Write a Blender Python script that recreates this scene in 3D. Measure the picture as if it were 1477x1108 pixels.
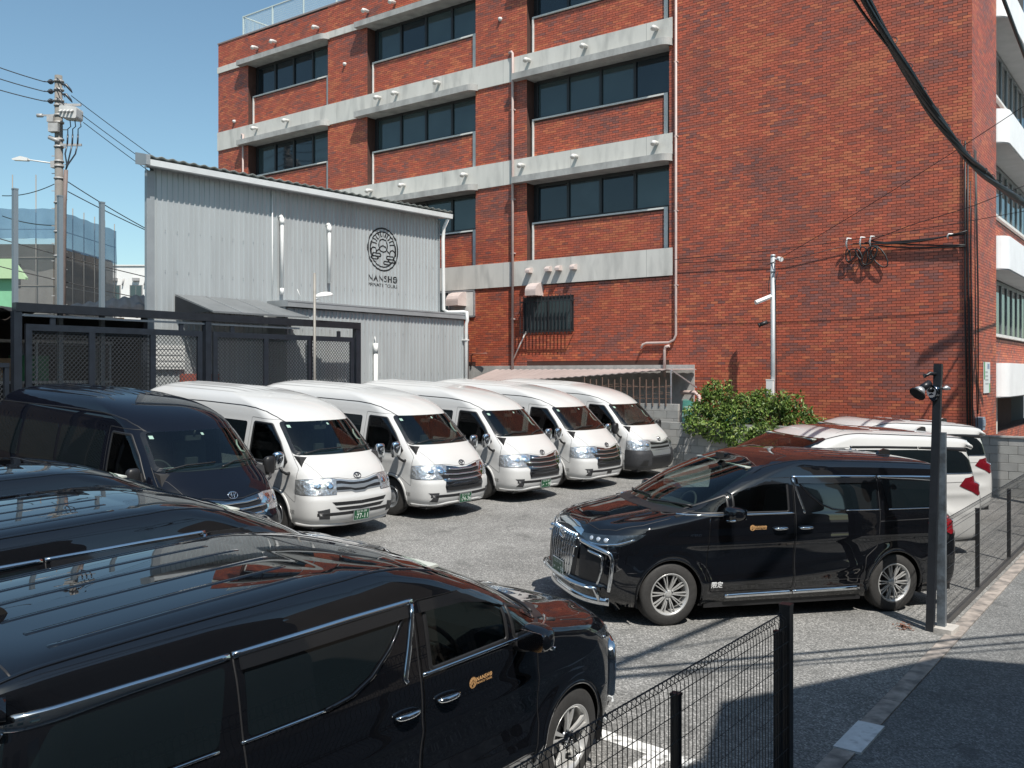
import bpy, bmesh, math, random
import numpy as np
from mathutils import Vector, Matrix
from mathutils.bvhtree import BVHTree

# ------------------------------------------------------------------ camera, light, exposure
# World grid: +X runs along the brick facade towards the street, +Y runs away across the lot
# (along the row of vans), Z is up.  The lot falls 4.5 % towards the street.
for o in list(bpy.data.objects):
    bpy.data.objects.remove(o)
SC = bpy.context.scene
COL = SC.collection
PHI = math.radians(36.75)
CAM_Z = 2.62
cam = bpy.data.cameras.new('camera')
cam.sensor_width = 36.0
cam.lens = 1330.0 / 1477.0 * 36.0
cam.shift_y = -16.0 / 1477.0
cam.clip_start = 0.05
cam.clip_end = 1500
cam_o = bpy.data.objects.new('camera', cam)
COL.objects.link(cam_o)
cam_o.location = (0, 0, CAM_Z)
cam_o.rotation_euler = (math.pi / 2, 0, PHI)
SC.camera = cam_o

SUN_AZ = (0.86, -0.51)            # horizontal direction towards the sun
SUN_EL = math.radians(57)
world = bpy.data.worlds.new('World')
SC.world = world
world.use_nodes = True
wn = world.node_tree
sky = wn.nodes.new('ShaderNodeTexSky')
sky.sky_type = 'NISHITA'
sky.sun_disc = False
sky.sun_elevation = SUN_EL
sky.sun_rotation = math.atan2(SUN_AZ[0], SUN_AZ[1])
sky.altitude = 50
sky.air_density = 1.0
sky.dust_density = 0.8
sky.ozone_density = 1.0
tint = wn.nodes.new('ShaderNodeMix'); tint.data_type = 'RGBA'; tint.blend_type = 'MULTIPLY'
tint.inputs[0].default_value = 1; tint.inputs[7].default_value = (0.84, 0.975, 0.915, 1)     # slightly cyan clear sky
wn.links.new(sky.outputs[0], tint.inputs[6])
wn.links.new(tint.outputs[2], wn.nodes['Background'].inputs[0])
wn.nodes['Background'].inputs[1].default_value = 0.092
sun = bpy.data.lights.new('sun', 'SUN')
sun.energy = 3.9
sun.angle = math.radians(0.5)
sun.color = (1.0, 0.95, 0.88)
sun_o = bpy.data.objects.new('sun', sun)
COL.objects.link(sun_o)
sd = Vector((SUN_AZ[0] * math.cos(SUN_EL), SUN_AZ[1] * math.cos(SUN_EL), math.sin(SUN_EL)))
sun_o.rotation_euler = sd.to_track_quat('Z', 'Y').to_euler()
sun_o.location = (10, -8, 25)
SC.view_settings.view_transform = 'Standard'
SC.view_settings.look = 'None'
SC.view_settings.gamma = 1
SC.view_settings.use_curve_mapping = False
SC.view_settings.exposure = 0.74
SC.render.engine = 'CYCLES'
SC.cycles.max_bounces = 8
SC.cycles.transparent_max_bounces = 16

# ------------------------------------------------------------------ helpers
SLOPE, U0 = 0.045, -11.25
def gz(u):
    """height of the ground at grid position u"""
    u = min(max(u, -18.5), 4.0)
    return -SLOPE * (u - U0)

def tag(o, label=None, cat=None, group=None, kind=None):
    if label: o['label'] = label
    if cat: o['category'] = cat
    if group: o['group'] = group
    if kind: o['kind'] = kind
    return o

def empty(name, loc=(0, 0, 0), rz=0.0, label=None, cat=None, group=None, kind=None):
    o = bpy.data.objects.new(name, None)
    o.empty_display_size = 0.2
    o.location = loc
    o.rotation_euler = (0, 0, rz)
    COL.objects.link(o)
    return tag(o, label, cat, group, kind)

def link(name, me, mat=None, parent=None):
    if mat is not None:
        if isinstance(mat, (list, tuple)):
            for m in mat: me.materials.append(m)
        else:
            me.materials.append(mat)
    o = bpy.data.objects.new(name, me)
    COL.objects.link(o)
    if parent is not None: o.parent = parent
    return o

class MB:
    """collects simple solids into one mesh"""
    def __init__(s):
        s.v, s.f, s.sm = [], [], []
    def add(s, vs, fs, smooth=False):
        b = len(s.v)
        s.v += [tuple(p) for p in vs]
        s.f += [tuple(b + i for i in f) for f in fs]
        s.sm += [smooth] * len(fs)
        return s
    def box(s, x0, x1, y0, y1, z0, z1):
        vs = [(x, y, z) for z in (z0, z1) for y in (y0, y1) for x in (x0, x1)]
        return s.add(vs, [(0, 2, 3, 1), (4, 5, 7, 6), (0, 1, 5, 4), (2, 6, 7, 3), (0, 4, 6, 2), (1, 3, 7, 5)])
    def bar(s, p0, p1, w, h=None, up=(0, 0, 1)):
        p0, p1 = Vector(p0), Vector(p1)
        h = w if h is None else h
        d = (p1 - p0).normalized()
        up = Vector(up)
        if abs(d.dot(up)) > 0.98: up = Vector((1, 0, 0))
        r = d.cross(up).normalized(); u = r.cross(d).normalized()
        vs = []
        for p in (p0, p1):
            for a, b in ((-1, -1), (1, -1), (1, 1), (-1, 1)):
                vs.append(p + r * (a * w / 2) + u * (b * h / 2))
        return s.add(vs, [(0, 1, 2, 3), (7, 6, 5, 4), (0, 4, 5, 1), (1, 5, 6, 2), (2, 6, 7, 3), (3, 7, 4, 0)])
    def tube(s, pts, r, n=8, closed=False, caps=True):
        pts = [Vector(p) for p in pts]
        rs = r if isinstance(r, (list, tuple)) else [r] * len(pts)
        N = len(pts); vs = []; prev = None
        for i, p in enumerate(pts):
            if closed: t = (pts[(i + 1) % N] - pts[i - 1]).normalized()
            else: t = (pts[min(i + 1, N - 1)] - pts[max(i - 1, 0)]).normalized()
            if prev is None:
                a = Vector((0, 0, 1)) if abs(t.z) < 0.9 else Vector((1, 0, 0))
                x = t.cross(a).normalized()
            else:
                x = (prev - t * prev.dot(t)).normalized()
            prev = x; y = t.cross(x)
            for k in range(n):
                a = 2 * math.pi * k / n
                vs.append(p + (x * math.cos(a) + y * math.sin(a)) * rs[i])
        fs = []
        M = N if closed else N - 1
        for i in range(M):
            j = (i + 1) % N
            for k in range(n):
                l = (k + 1) % n
                fs.append((i * n + k, i * n + l, j * n + l, j * n + k))
        s.add(vs, fs, True)
        if caps and not closed:
            b = len(s.v) - N * n
            s.f += [tuple(b + k for k in reversed(range(n))), tuple(b + (N - 1) * n + k for k in range(n))]
            s.sm += [False, False]
        return s
    def prism(s, poly, axis, a, b, smooth=False):
        """extrude a 2D polygon along an axis; poly coordinates follow the two other axes in order"""
        def P(p, t):
            q = list(p); q.insert(axis, t); return tuple(q)
        n = len(poly)
        vs = [P(p, a) for p in poly] + [P(p, b) for p in poly]
        fs = [(i, (i + 1) % n, n + (i + 1) % n, n + i) for i in range(n)]
        s.add(vs, fs, smooth)
        s.add([P(p, a) for p in poly], [tuple(reversed(range(n)))])
        s.add([P(p, b) for p in poly], [tuple(range(n))])
        return s
    def lathe(s, prof, n=32, axis='y', c=(0, 0, 0), a0=0.0, a1=2 * math.pi):
        """prof: list of (radius, position along axis)"""
        full = abs(a1 - a0 - 2 * math.pi) < 1e-6
        m = n if full else n + 1
        vs = []
        for r, t in prof:
            for k in range(m):
                a = a0 + (a1 - a0) * k / n
                p = {'y': (r * math.cos(a), t, r * math.sin(a)), 'z': (r * math.cos(a), r * math.sin(a), t),
                     'x': (t, r * math.cos(a), r * math.sin(a))}[axis]
                vs.append((p[0] + c[0], p[1] + c[1], p[2] + c[2]))
        fs = []
        for i in range(len(prof) - 1):
            for k in range(n):
                l = (k + 1) % m
                fs.append((i * m + k, i * m + l, (i + 1) * m + l, (i + 1) * m + k))
        return s.add(vs, fs, True)
    def mesh(s, name, fix=True):
        me = bpy.data.meshes.new(name)
        me.from_pydata(s.v, [], s.f)
        me.polygons.foreach_set('use_smooth', s.sm)
        if fix:
            bm = bmesh.new(); bm.from_mesh(me)
            bmesh.ops.recalc_face_normals(bm, faces=bm.faces)
            bm.to_mesh(me); bm.free()
        me.update()
        return me
    def obj(s, name, mat, parent=None, label=None, cat=None, group=None, kind=None, fix=True):
        o = link(name, s.mesh(name, fix), mat, parent)
        return tag(o, label, cat, group, kind)

# ---- materials
def nd(nt, t, **kw):
    n = nt.nodes.new(t)
    for k, v in kw.items():
        if k.startswith('i_'):
            n.inputs[int(k[2:])].default_value = v
        else: setattr(n, k, v)
    return n

MATS = {}
def pbr(name, col, rough=0.5, metal=0.0, coat=0.0, coat_rough=0.03, spec=0.5, noise=None, bump=None, attr=None,
        dirt=None, stretch=(1, 1, 1), two_side=None, flake=None):
    """principled material: noise=(scale, amount, detail) varies colour, bump=(scale, strength, distance),
    dirt=(colour, scale, lo, hi) blends in stains, attr=colour attribute name"""
    if name in MATS: return MATS[name]
    m = bpy.data.materials.new(name); m.use_nodes = True
    nt = m.node_tree; b = nt.nodes['Principled BSDF']
    b.inputs['Base Color'].default_value = (*col, 1)
    b.inputs['Roughness'].default_value = rough
    b.inputs['Metallic'].default_value = metal
    b.inputs['Coat Weight'].default_value = coat
    b.inputs['Coat Roughness'].default_value = coat_rough
    b.inputs['Specular IOR Level'].default_value = spec
    tc = nd(nt, 'ShaderNodeTexCoord')
    mp = nd(nt, 'ShaderNodeMapping'); mp.inputs['Scale'].default_value = stretch
    nt.links.new(tc.outputs['Object'], mp.inputs[0])
    src = None
    if attr:
        a = nd(nt, 'ShaderNodeAttribute', attribute_name=attr); src = a.outputs['Color']
    if noise:
        n = nd(nt, 'ShaderNodeTexNoise'); n.inputs['Scale'].default_value = noise[0]
        n.inputs['Detail'].default_value = noise[2] if len(noise) > 2 else 4
        n.inputs['Roughness'].default_value = 0.65
        nt.links.new(mp.outputs[0], n.inputs['Vector'])
        r = nd(nt, 'ShaderNodeMapRange'); r.inputs[1].default_value = 0.3; r.inputs[2].default_value = 0.7
        r.inputs[3].default_value = 1 - noise[1]; r.inputs[4].default_value = 1 + noise[1]
        nt.links.new(n.outputs[0], r.inputs[0])
        mx = nd(nt, 'ShaderNodeMix', data_type='RGBA', blend_type='MULTIPLY'); mx.inputs[0].default_value = 1
        if src is not None: nt.links.new(src, mx.inputs[6])
        else: mx.inputs[6].default_value = (*col, 1)
        nt.links.new(r.outputs[0], mx.inputs[7]); src = mx.outputs[2]
    if dirt:
        n = nd(nt, 'ShaderNodeTexNoise'); n.inputs['Scale'].default_value = dirt[1]; n.inputs['Detail'].default_value = 6
        nt.links.new(mp.outputs[0], n.inputs['Vector'])
        r = nd(nt, 'ShaderNodeMapRange'); r.inputs[1].default_value = dirt[2]; r.inputs[2].default_value = dirt[3]
        r.inputs[4].default_value = dirt[4] if len(dirt) > 4 else 1.0
        nt.links.new(n.outputs[0], r.inputs[0])
        mx = nd(nt, 'ShaderNodeMix', data_type='RGBA')
        nt.links.new(r.outputs[0], mx.inputs[0])
        if src is not None: nt.links.new(src, mx.inputs[6])
        else: mx.inputs[6].default_value = (*col, 1)
        mx.inputs[7].default_value = (*dirt[0], 1); src = mx.outputs[2]
    if two_side:
        g = nd(nt, 'ShaderNodeNewGeometry')
        mx = nd(nt, 'ShaderNodeMix', data_type='RGBA')
        nt.links.new(g.outputs['Backfacing'], mx.inputs[0])
        if src is not None: nt.links.new(src, mx.inputs[6])
        else: mx.inputs[6].default_value = (*col, 1)
        mx.inputs[7].default_value = (*two_side, 1); src = mx.outputs[2]
    if src is not None: nt.links.new(src, b.inputs['Base Color'])
    if bump:
        n = nd(nt, 'ShaderNodeTexNoise'); n.inputs['Scale'].default_value = bump[0]; n.inputs['Detail'].default_value = 3
        nt.links.new(mp.outputs[0], n.inputs['Vector'])
        bp = nd(nt, 'ShaderNodeBump'); bp.inputs['Strength'].default_value = bump[1]
        bp.inputs['Distance'].default_value = bump[2] if len(bump) > 2 else 0.01
        nt.links.new(n.outputs[0], bp.inputs['Height']); nt.links.new(bp.outputs[0], b.inputs['Normal'])
    MATS[name] = m
    return m

def glass(name, tint, rough=0.0, ior=1.5, f0=0.0):
    """thin pane: mirror reflection by Fresnel over a tinted see-through"""
    if name in MATS: return MATS[name]
    m = bpy.data.materials.new(name); m.use_nodes = True
    nt = m.node_tree; nt.nodes.remove(nt.nodes['Principled BSDF'])
    t = nd(nt, 'ShaderNodeBsdfTransparent'); t.inputs[0].default_value = (*tint, 1)
    g = nd(nt, 'ShaderNodeBsdfGlossy'); g.inputs['Roughness'].default_value = rough
    f = nd(nt, 'ShaderNodeLayerWeight'); f.inputs[0].default_value = 0.5
    # Schlick from the facing ratio, the same from both sides of the pane
    pw = nd(nt, 'ShaderNodeMath', operation='POWER'); pw.inputs[1].default_value = 4.0
    nt.links.new(f.outputs['Facing'], pw.inputs[0])
    r = nd(nt, 'ShaderNodeMapRange'); r.inputs[3].default_value = 0.07 + f0; r.inputs[4].default_value = 1.0
    nt.links.new(pw.outputs[0], r.inputs[0])
    mx = nd(nt, 'ShaderNodeMixShader')
    nt.links.new(r.outputs[0], mx.inputs[0]); nt.links.new(t.outputs[0], mx.inputs[1]); nt.links.new(g.outputs[0], mx.inputs[2])
    nt.links.new(mx.outputs[0], nt.nodes['Material Output'].inputs[0])
    MATS[name] = m
    return m

def emboss_text(s, size, align='CENTER', extrude=0.0, bold=False, spacing=1.0):
    """text as a plain mesh in its own XY plane (built-in font)"""
    cu = bpy.data.curves.new('lettering', 'FONT')
    cu.body = s; cu.size = size; cu.align_x = align; cu.align_y = 'CENTER'
    cu.extrude = extrude; cu.space_character = spacing; cu.resolution_u = 3
    if bold: cu.offset = size * 0.018
    o = bpy.data.objects.new('lettering', cu); COL.objects.link(o)
    dg = bpy.context.evaluated_depsgraph_get(); dg.update()
    me = bpy.data.meshes.new_from_object(o.evaluated_get(dg))
    bpy.data.objects.remove(o)
    return me
def mesh_data(me):
    return [tuple(v.co) for v in me.vertices], [tuple(p.vertices) for p in me.polygons]

random.seed(7)
rnd = random.Random(11)
BLACK_METAL = pbr('black painted metal', (0.012, 0.014, 0.018), 0.38, noise=(6, 0.25), bump=(60, 0.08))
WHITE_PLASTIC = pbr('white pvc', (0.72, 0.72, 0.70), 0.4, noise=(3, 0.06))
GALV = pbr('galvanised steel', (0.42, 0.44, 0.46), 0.45, 0.6, noise=(9, 0.15))
# ------------------------------------------------------------------ ground
ASPHALT = pbr('worn asphalt', (0.1, 0.1, 0.1), 0.85)
def asphalt(name, base, speck, amount, crackle=0.0):
    m = bpy.data.materials.new(name); m.use_nodes = True
    nt = m.node_tree; b = nt.nodes['Principled BSDF']; b.inputs['Roughness'].default_value = 0.82
    b.inputs['Specular IOR Level'].default_value = 0.35
    tc = nd(nt, 'ShaderNodeTexCoord')
    v = nd(nt, 'ShaderNodeTexVoronoi'); v.inputs['Scale'].default_value = 72
    nt.links.new(tc.outputs['Object'], v.inputs['Vector'])
    hs = nd(nt, 'ShaderNodeSeparateColor'); nt.links.new(v.outputs['Color'], hs.inputs[0])
    rp = nd(nt, 'ShaderNodeValToRGB'); e = rp.color_ramp.elements
    e[0].position = 0.0; e[0].color = (*[c * (1 - amount) for c in base], 1)
    e[1].position = 1.0; e[1].color = (*speck, 1)
    k = rp.color_ramp.elements.new(0.55); k.color = (*base, 1)
    k = rp.color_ramp.elements.new(0.82); k.color = (*[(a + 0.5 * c) / 1.5 for a, c in zip(base, speck)], 1)
    nt.links.new(hs.outputs[0], rp.inputs[0])
    n = nd(nt, 'ShaderNodeTexNoise'); n.inputs['Scale'].default_value = 0.7; n.inputs['Detail'].default_value = 7
    n.inputs['Roughness'].default_value = 0.62
    nt.links.new(tc.outputs['Object'], n.inputs['Vector'])
    r = nd(nt, 'ShaderNodeMapRange'); r.inputs[1].default_value = 0.3; r.inputs[2].default_value = 0.7
    r.inputs[3].default_value = 0.72; r.inputs[4].default_value = 1.2
    nt.links.new(n.outputs[0], r.inputs[0])
    mx = nd(nt, 'ShaderNodeMix', data_type='RGBA', blend_type='MULTIPLY'); mx.inputs[0].default_value = 1
    nt.links.new(rp.outputs[0], mx.inputs[6]); nt.links.new(r.outputs[0], mx.inputs[7])
    # oil spots
    n2 = nd(nt, 'ShaderNodeTexNoise'); n2.inputs['Scale'].default_value = 1.9; n2.inputs['Detail'].default_value = 5
    nt.links.new(tc.outputs['Object'], n2.inputs['Vector'])
    r2 = nd(nt, 'ShaderNodeMapRange'); r2.inputs[1].default_value = 0.60; r2.inputs[2].default_value = 0.69
    r2.inputs[4].default_value = 0.7
    nt.links.new(n2.outputs[0], r2.inputs[0])
    m2 = nd(nt, 'ShaderNodeMix', data_type='RGBA'); nt.links.new(r2.outputs[0], m2.inputs[0])
    nt.links.new(mx.outputs[2], m2.inputs[6]); m2.inputs[7].default_value = (*[c * 0.55 for c in base], 1)
    # hairline cracks
    dn = nd(nt, 'ShaderNodeTexNoise'); dn.inputs['Scale'].default_value = 1.3; dn.inputs['Detail'].default_value = 5
    nt.links.new(tc.outputs['Object'], dn.inputs['Vector'])
    va = nd(nt, 'ShaderNodeVectorMath', operation='MULTIPLY_ADD'); va.inputs[1].default_value = (1.1, 1.1, 0)
    nt.links.new(dn.outputs['Color'], va.inputs[0]); nt.links.new(tc.outputs['Object'], va.inputs[2])
    cr = nd(nt, 'ShaderNodeTexVoronoi', feature='DISTANCE_TO_EDGE'); cr.inputs['Scale'].default_value = 0.33
    nt.links.new(va.outputs[0], cr.inputs['Vector'])
    r3 = nd(nt, 'ShaderNodeMapRange'); r3.inputs[1].default_value = 0.0; r3.inputs[2].default_value = 0.004
    r3.inputs[3].default_value = 0.55; r3.inputs[4].default_value = 0.0
    nt.links.new(cr.outputs['Distance'], r3.inputs[0])
    m3 = nd(nt, 'ShaderNodeMix', data_type='RGBA'); nt.links.new(r3.outputs[0], m3.inputs[0])
    nt.links.new(m2.outputs[2], m3.inputs[6]); m3.inputs[7].default_value = (*[c * 0.35 for c in base], 1)
    nt.links.new(m3.outputs[2], b.inputs['Base Color'])
    bp = nd(nt, 'ShaderNodeBump'); bp.inputs['Strength'].default_value = 0.4; bp.inputs['Distance'].default_value = 0.006
    nt.links.new(v.outputs['Distance'], bp.inputs['Height']); nt.links.new(bp.outputs[0], b.inputs['Normal'])
    return m
LOT_ASPHALT = asphalt('parking lot asphalt', (0.180, 0.179, 0.171), (0.38, 0.37, 0.355), 0.45)
ROAD_ASPHALT = asphalt('street asphalt', (0.140, 0.143, 0.141), (0.28, 0.28, 0.275), 0.40)

def sheet(name, us, vs, mat, lift=0.0, kind='structure', parent=None):
    mb = MB(); pts = []
    for v in vs:
        for u in us: pts.append((u, v, gz(u) + lift))
    n = len(us)
    fs = [(j * n + i, j * n + i + 1, (j + 1) * n + i + 1, (j + 1) * n + i) for j in range(len(vs) - 1) for i in range(n - 1)]
    mb.add(pts, fs)
    return mb.obj(name, mat, parent, kind=kind)
sheet('ground', (-600, -60, -18.5, 4.0, 60, 600), (-600, -60, 0, 60, 600), pbr('far ground', (0.12, 0.12, 0.115), 0.9, noise=(0.5, 0.2)), -0.012)
sheet('parking_lot', (-18.4, -2.37), (-14, 24.75), LOT_ASPHALT)
sheet('street', (-2.195, 4.0, 6.0), (-40, 60), ROAD_ASPHALT)
# border strip between lot and street: short concrete lengths
bs = empty('boundary_strip', (-2.28, 8, gz(-2.28)), label='worn concrete edging strip along the street side of the parking lot', cat='edging', kind='structure')
def strip_piece(v0, v1, mat):
    mb = MB(); e = 0.006
    mb.box(-0.083, 0.083, v0 + e - 8, v1 - e - 8, -0.02, 0.010)
    return mb.obj('concrete_block', mat, bs)
STRIP = pbr('worn edging concrete', (0.31, 0.272, 0.242), 0.9, noise=(7, 0.28, 6), dirt=((0.10, 0.095, 0.09), 5, 0.45, 0.65, 0.8), bump=(40, 0.4))
WHITE_PAVE = pbr('white painted block', (0.62, 0.63, 0.63), 0.75, noise=(9, 0.12, 6), dirt=((0.3, 0.3, 0.3), 12, 0.55, 0.75, 0.7))
v = -6.0; i = 0
for v0, v1 in ((-6, -3.4), (-3.4, -1), (-1, 1.2), (1.2, 3.4), (3.4, 5.6), (5.6, 7.5), (8.2, 8.9), (8.9, 10.9), (10.9, 13.3), (13.3, 15.6), (15.6, 18), (18, 20.4), (20.4, 24)):
    strip_piece(v0, v1, STRIP)
mb = MB(); mb.box(-0.095, 0.125, 7.508 - 8, 8.192 - 8, -0.02, 0.016)
tag(mb.obj('white_block', WHITE_PAVE, bs), label='white painted block set in the edging strip')

# painted parking bay lines (white)
PAINT = pbr('white road paint', (0.66, 0.66, 0.64), 0.7, noise=(25, 0.15, 5), dirt=((0.13, 0.13, 0.125), 14, 0.50, 0.66, 0.9))
def paint(name, quad, lift=0.005):
    mb = MB(); mb.add([(u, v, gz(u) + lift) for u, v in quad], [(0, 1, 2, 3)])
    return mb.obj(name, PAINT, kind='structure')
paint('road_marking', [(-4.6, 6.38), (-3.12, 6.38), (-3.12, 6.55), (-4.6, 6.55)])
paint('road_marking', [(-3.45, 3.0), (-3.28, 3.0), (-3.28, 6.38), (-3.45, 6.38)], 0.007)

# ------------------------------------------------------------------ brick building
FV = 24.8                         # plane of the brick face
BL, BR, BTOP = -34.66, -4.48, 17.06
bld = empty('brick_building', (-19.6, FV + 5, 0), label='four storey red brick building with pale concrete bands and dark strip windows', cat='building')
OFF = Vector((-19.6, FV + 5, 0))
class LMB(MB):
    """mesh builder that takes world coordinates and stores them relative to an origin"""
    def __init__(s, off): super().__init__(); s.off = Vector(off)
    def mesh(s, name, fix=True):
        s.v = [(p[0] - s.off.x, p[1] - s.off.y, p[2] - s.off.z) for p in s.v]
        return super().mesh(name, fix)
MORTAR = pbr('dark brick mortar', (0.062, 0.028, 0.021), 0.95, noise=(3, 0.2))
CONC = pbr('pale painted concrete', (0.56, 0.545, 0.505), 0.85, noise=(1.2, 0.1, 6), dirt=((0.24, 0.24, 0.23), 3.0, 0.5, 0.75, 0.55), stretch=(1, 1, 0.25), bump=(30, 0.15))
CONC_ROUGH = pbr('weathered concrete ledge', (0.36, 0.355, 0.34), 0.9, noise=(5, 0.2, 6), dirt=((0.15, 0.15, 0.145), 2.5, 0.5, 0.7, 0.6), stretch=(1, 1, 0.5), bump=(40, 0.3))
TRIM = pbr('white trim', (0.62, 0.61, 0.58), 0.6, noise=(4, 0.1))
WIN_FRAME = pbr('dark bronze window frame', (0.018, 0.018, 0.02), 0.45)
WIN_GLASS = pbr('dark teal window glass', (0.042, 0.064, 0.069), 0.06, spec=0.6, coat=0.3, noise=(0.35, 0.25, 2))
GLASSES = [WIN_GLASS, pbr('dark teal window glass with blind', (0.032, 0.048, 0.055), 0.08, spec=0.6, coat=0.3, noise=(0.8, 0.3, 2)), pbr('near black window glass', (0.012, 0.020, 0.026), 0.05, spec=0.6, coat=0.3, noise=(0.4, 0.25, 2))]
bays = [(-32.57, -27.58), (-25.38, -20.09), (-17.9, -12.68)]
band_z = [(12.38, 13.18), (8.95, 9.75), (5.52, 6.34)]
BEND = -12.55
wall = LMB(OFF)
edges = [BL] + [x for b in bays for x in b] + [BR]
for a, b in zip(edges[0::2], edges[1::2]):
    wall.box(a, b, FV, FV + 0.6, -0.6, BTOP)
for (a, b) in bays:                                         # walls inside the bays
    for z0, z1 in ((-0.6, 6.34), (6.34, 7.60), (9.0, 11.03), (12.4, 14.43), (15.78, BTOP)):
        y = FV if z0 in (-0.6, 15.78) else FV + 0.2
        wall.box(a + 0.002, b - 0.002, y + 0.002, FV + 0.598, z0 + (0.004 if z0 > 0 else 0), z1)
wall.box(BL + 0.01, BR - 0.61, FV + 0.61, FV + 10, -0.6, BTOP - 0.4)     # body behind, flat roof
wall.box(BR - 0.6, BR, FV + 0.601, 28.12, -0.6, BTOP)                   # street side pier
wall.obj('wall', MORTAR, bld)

# bricks, one by one
def tone_at(a, z, seed):
    """clustered brick colours"""
    n = (np.sin(a * 1.9 + 1.3 * np.sin(z * 0.83 + seed)) + np.sin(z * 2.7 + 2 * np.sin(a * 0.9 + seed * 2)) +
         0.8 * np.sin(a * 4.6 - z * 6.1 + seed) + 0.7 * np.sin(a * 0.55 + z * 0.6 + seed * 3)) / 3.0
    return n
TONES = np.array([(0.520, 0.150, 0.066), (0.455, 0.098, 0.050), (0.360, 0.090, 0.054), (0.265, 0.088, 0.062), (0.195, 0.084, 0.074)])
TONES = (TONES * 0.76 + TONES.mean(0) * 0.24) * 0.96
rs = np.random.RandomState(5)
def brick_layout(a0, a1, z0, z1, seed, pitch=0.222, course=0.073):
    """list of (start, end, bottom, top, colour index, shade)"""
    out = []
    for r in range(int((z1 - z0) / course + 1e-6)):
        zb = z0 + r * course
        off = (0.5 if r % 2 else 0.0) * pitch
        x = a0 - off
        xs = np.arange(a0 - off, a1, pitch)
        n = tone_at(xs, np.full_like(xs, zb), seed) + rs.normal(0, 0.55, len(xs))
        ci = np.clip(np.digitize(n, (-0.70, 0.0, 0.60, 1.05)), 0, 4)
        sh = rs.uniform(0.87, 1.14, len(xs))
        for x, c, h in zip(xs, ci, sh):
            s, e = max(x + 0.005, a0 + 0.001), min(x + pitch - 0.005, a1 - 0.001)
            if e - s > 0.03: out.append((s, e, zb + 0.0045, zb + course - 0.0045, c, h))
    return out
def brick_mesh(name, items, place, proud=0.0045):
    """items from brick_layout; place(a, depth, z) -> 3D"""
    n = len(items)
    A = np.array([(i[0], i[1], i[2], i[3]) for i in items])
    C = np.array([TONES[i[4]] * i[5] for i in items])
    pr = proud + rs.uniform(-0.0012, 0.0012, n)
    bev = 0.0015
    V = np.zeros((n, 8, 3)); 
    for k, (ai, zi) in enumerate(((0, 2), (1, 2), (1, 3), (0, 3))):
        V[:, k] = np.stack([A[:, ai], np.full(n, -0.01), A[:, zi]], 1)
        V[:, 4 + k] = np.stack([A[:, ai] + (bev if ai == 0 else -bev), pr, A[:, zi] + (bev * .6 if zi == 2 else -bev * .6)], 1)
    V = place(V.reshape(-1, 3))
    base = np.array([(4, 5, 6, 7), (0, 1, 5, 4), (1, 2, 6, 5), (2, 3, 7, 6), (3, 0, 4, 7)])
    Fc = (base[None] + (np.arange(n) * 8)[:, None, None]).reshape(-1, 4)
    me = bpy.data.meshes.new(name)
    me.vertices.add(n * 8); me.vertices.foreach_set('co', V.reshape(-1))
    me.loops.add(n * 20); me.loops.foreach_set('vertex_index', Fc.reshape(-1))
    me.polygons.add(n * 5); me.polygons.foreach_set('loop_start', np.arange(n * 5) * 4)
    me.polygons.foreach_set('loop_total', np.full(n * 5, 4))
    me.polygons.foreach_set('use_smooth', np.zeros(n * 5, bool))
    at = me.attributes.new('tone', 'FLOAT_COLOR', 'POINT')
    cc = np.ones((n, 8, 4)); cc[:, :, :3] = C[:, None, :]
    at.data.foreach_set('color', cc.reshape(-1))
    me.update(); me.validate()
    return me
BRICK = pbr('glazed red brick', (0.3, 0.07, 0.03), 0.55, attr='tone', noise=(14, 0.14, 4), dirt=((0.10, 0.05, 0.04), 0.5, 0.52, 0.8, 0.25), bump=(90, 0.1))
def on_front(y):       # facing the lot: a = X, depth -> -Y
    return lambda V: np.stack([V[:, 0] - OFF.x, y - V[:, 1] - OFF.y, V[:, 2]], 1)
def on_side(x):        # facing the street: a = Y, depth -> +X
    return lambda V: np.stack([x + V[:, 1] - OFF.x, V[:, 0] - OFF.y, V[:, 2]], 1)
face_items = []
main = brick_layout(BEND - 0.13, BR, -0.5, BTOP, 1.0)
near = [b for b in main if b[0] > -6.05 and 1.9 < b[2]]
near = sorted(near, key=lambda b: b[2])[:296]
nearset = set(id(b) for b in near)
rest = [b for b in main if id(b) not in nearset]
bm_front = brick_mesh('brickwork', rest, on_front(FV))
# piers, spandrels and parapet of the window part
items_f, items_r = [], []
for a, b in ((BL, bays[0][0]), (bays[0][1], bays[1][0]), (bays[1][1], bays[2][0])):
    items_f += brick_layout(a, b, 1.0, BTOP, 2.0)
for a, b in bays:
    items_f += brick_layout(a, b, 3.0, 5.5, 2.5) + brick_layout(a, b, 16.05, BTOP, 2.5)
    for z0, z1 in ((6.34, 7.56), (9.75, 10.99), (13.18, 14.39)):
        items_r += brick_layout(a + 0.16, b - 0.26, z0, z1, 3.0)
tag(link('brickwork', bm_front, BRICK, bld), kind='stuff')
tag(link('brickwork', brick_mesh('brickwork_piers', items_f, on_front(FV)), BRICK, bld), kind='stuff')
tag(link('brickwork', brick_mesh('brickwork_panels', items_r, on_front(FV + 0.2)), BRICK, bld), kind='stuff')
tag(link('brickwork', brick_mesh('brickwork_street', brick_layout(FV, 28.12, -0.5, BTOP, 4.0), on_side(BR)), BRICK, bld), kind='stuff')
for b in near:
    link('brick', brick_mesh('brick', [(b[0] - (b[0] + b[1]) / 2, b[1] - (b[0] + b[1]) / 2, b[2] - (b[2] + b[3]) / 2, b[3] - (b[2] + b[3]) / 2, b[4], b[5])],
         lambda V: np.stack([V[:, 0], -V[:, 1], V[:, 2]], 1)), BRICK, bld).location = ((b[0] + b[1]) / 2 - OFF.x, FV - OFF.y, (b[2] + b[3]) / 2)

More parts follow.
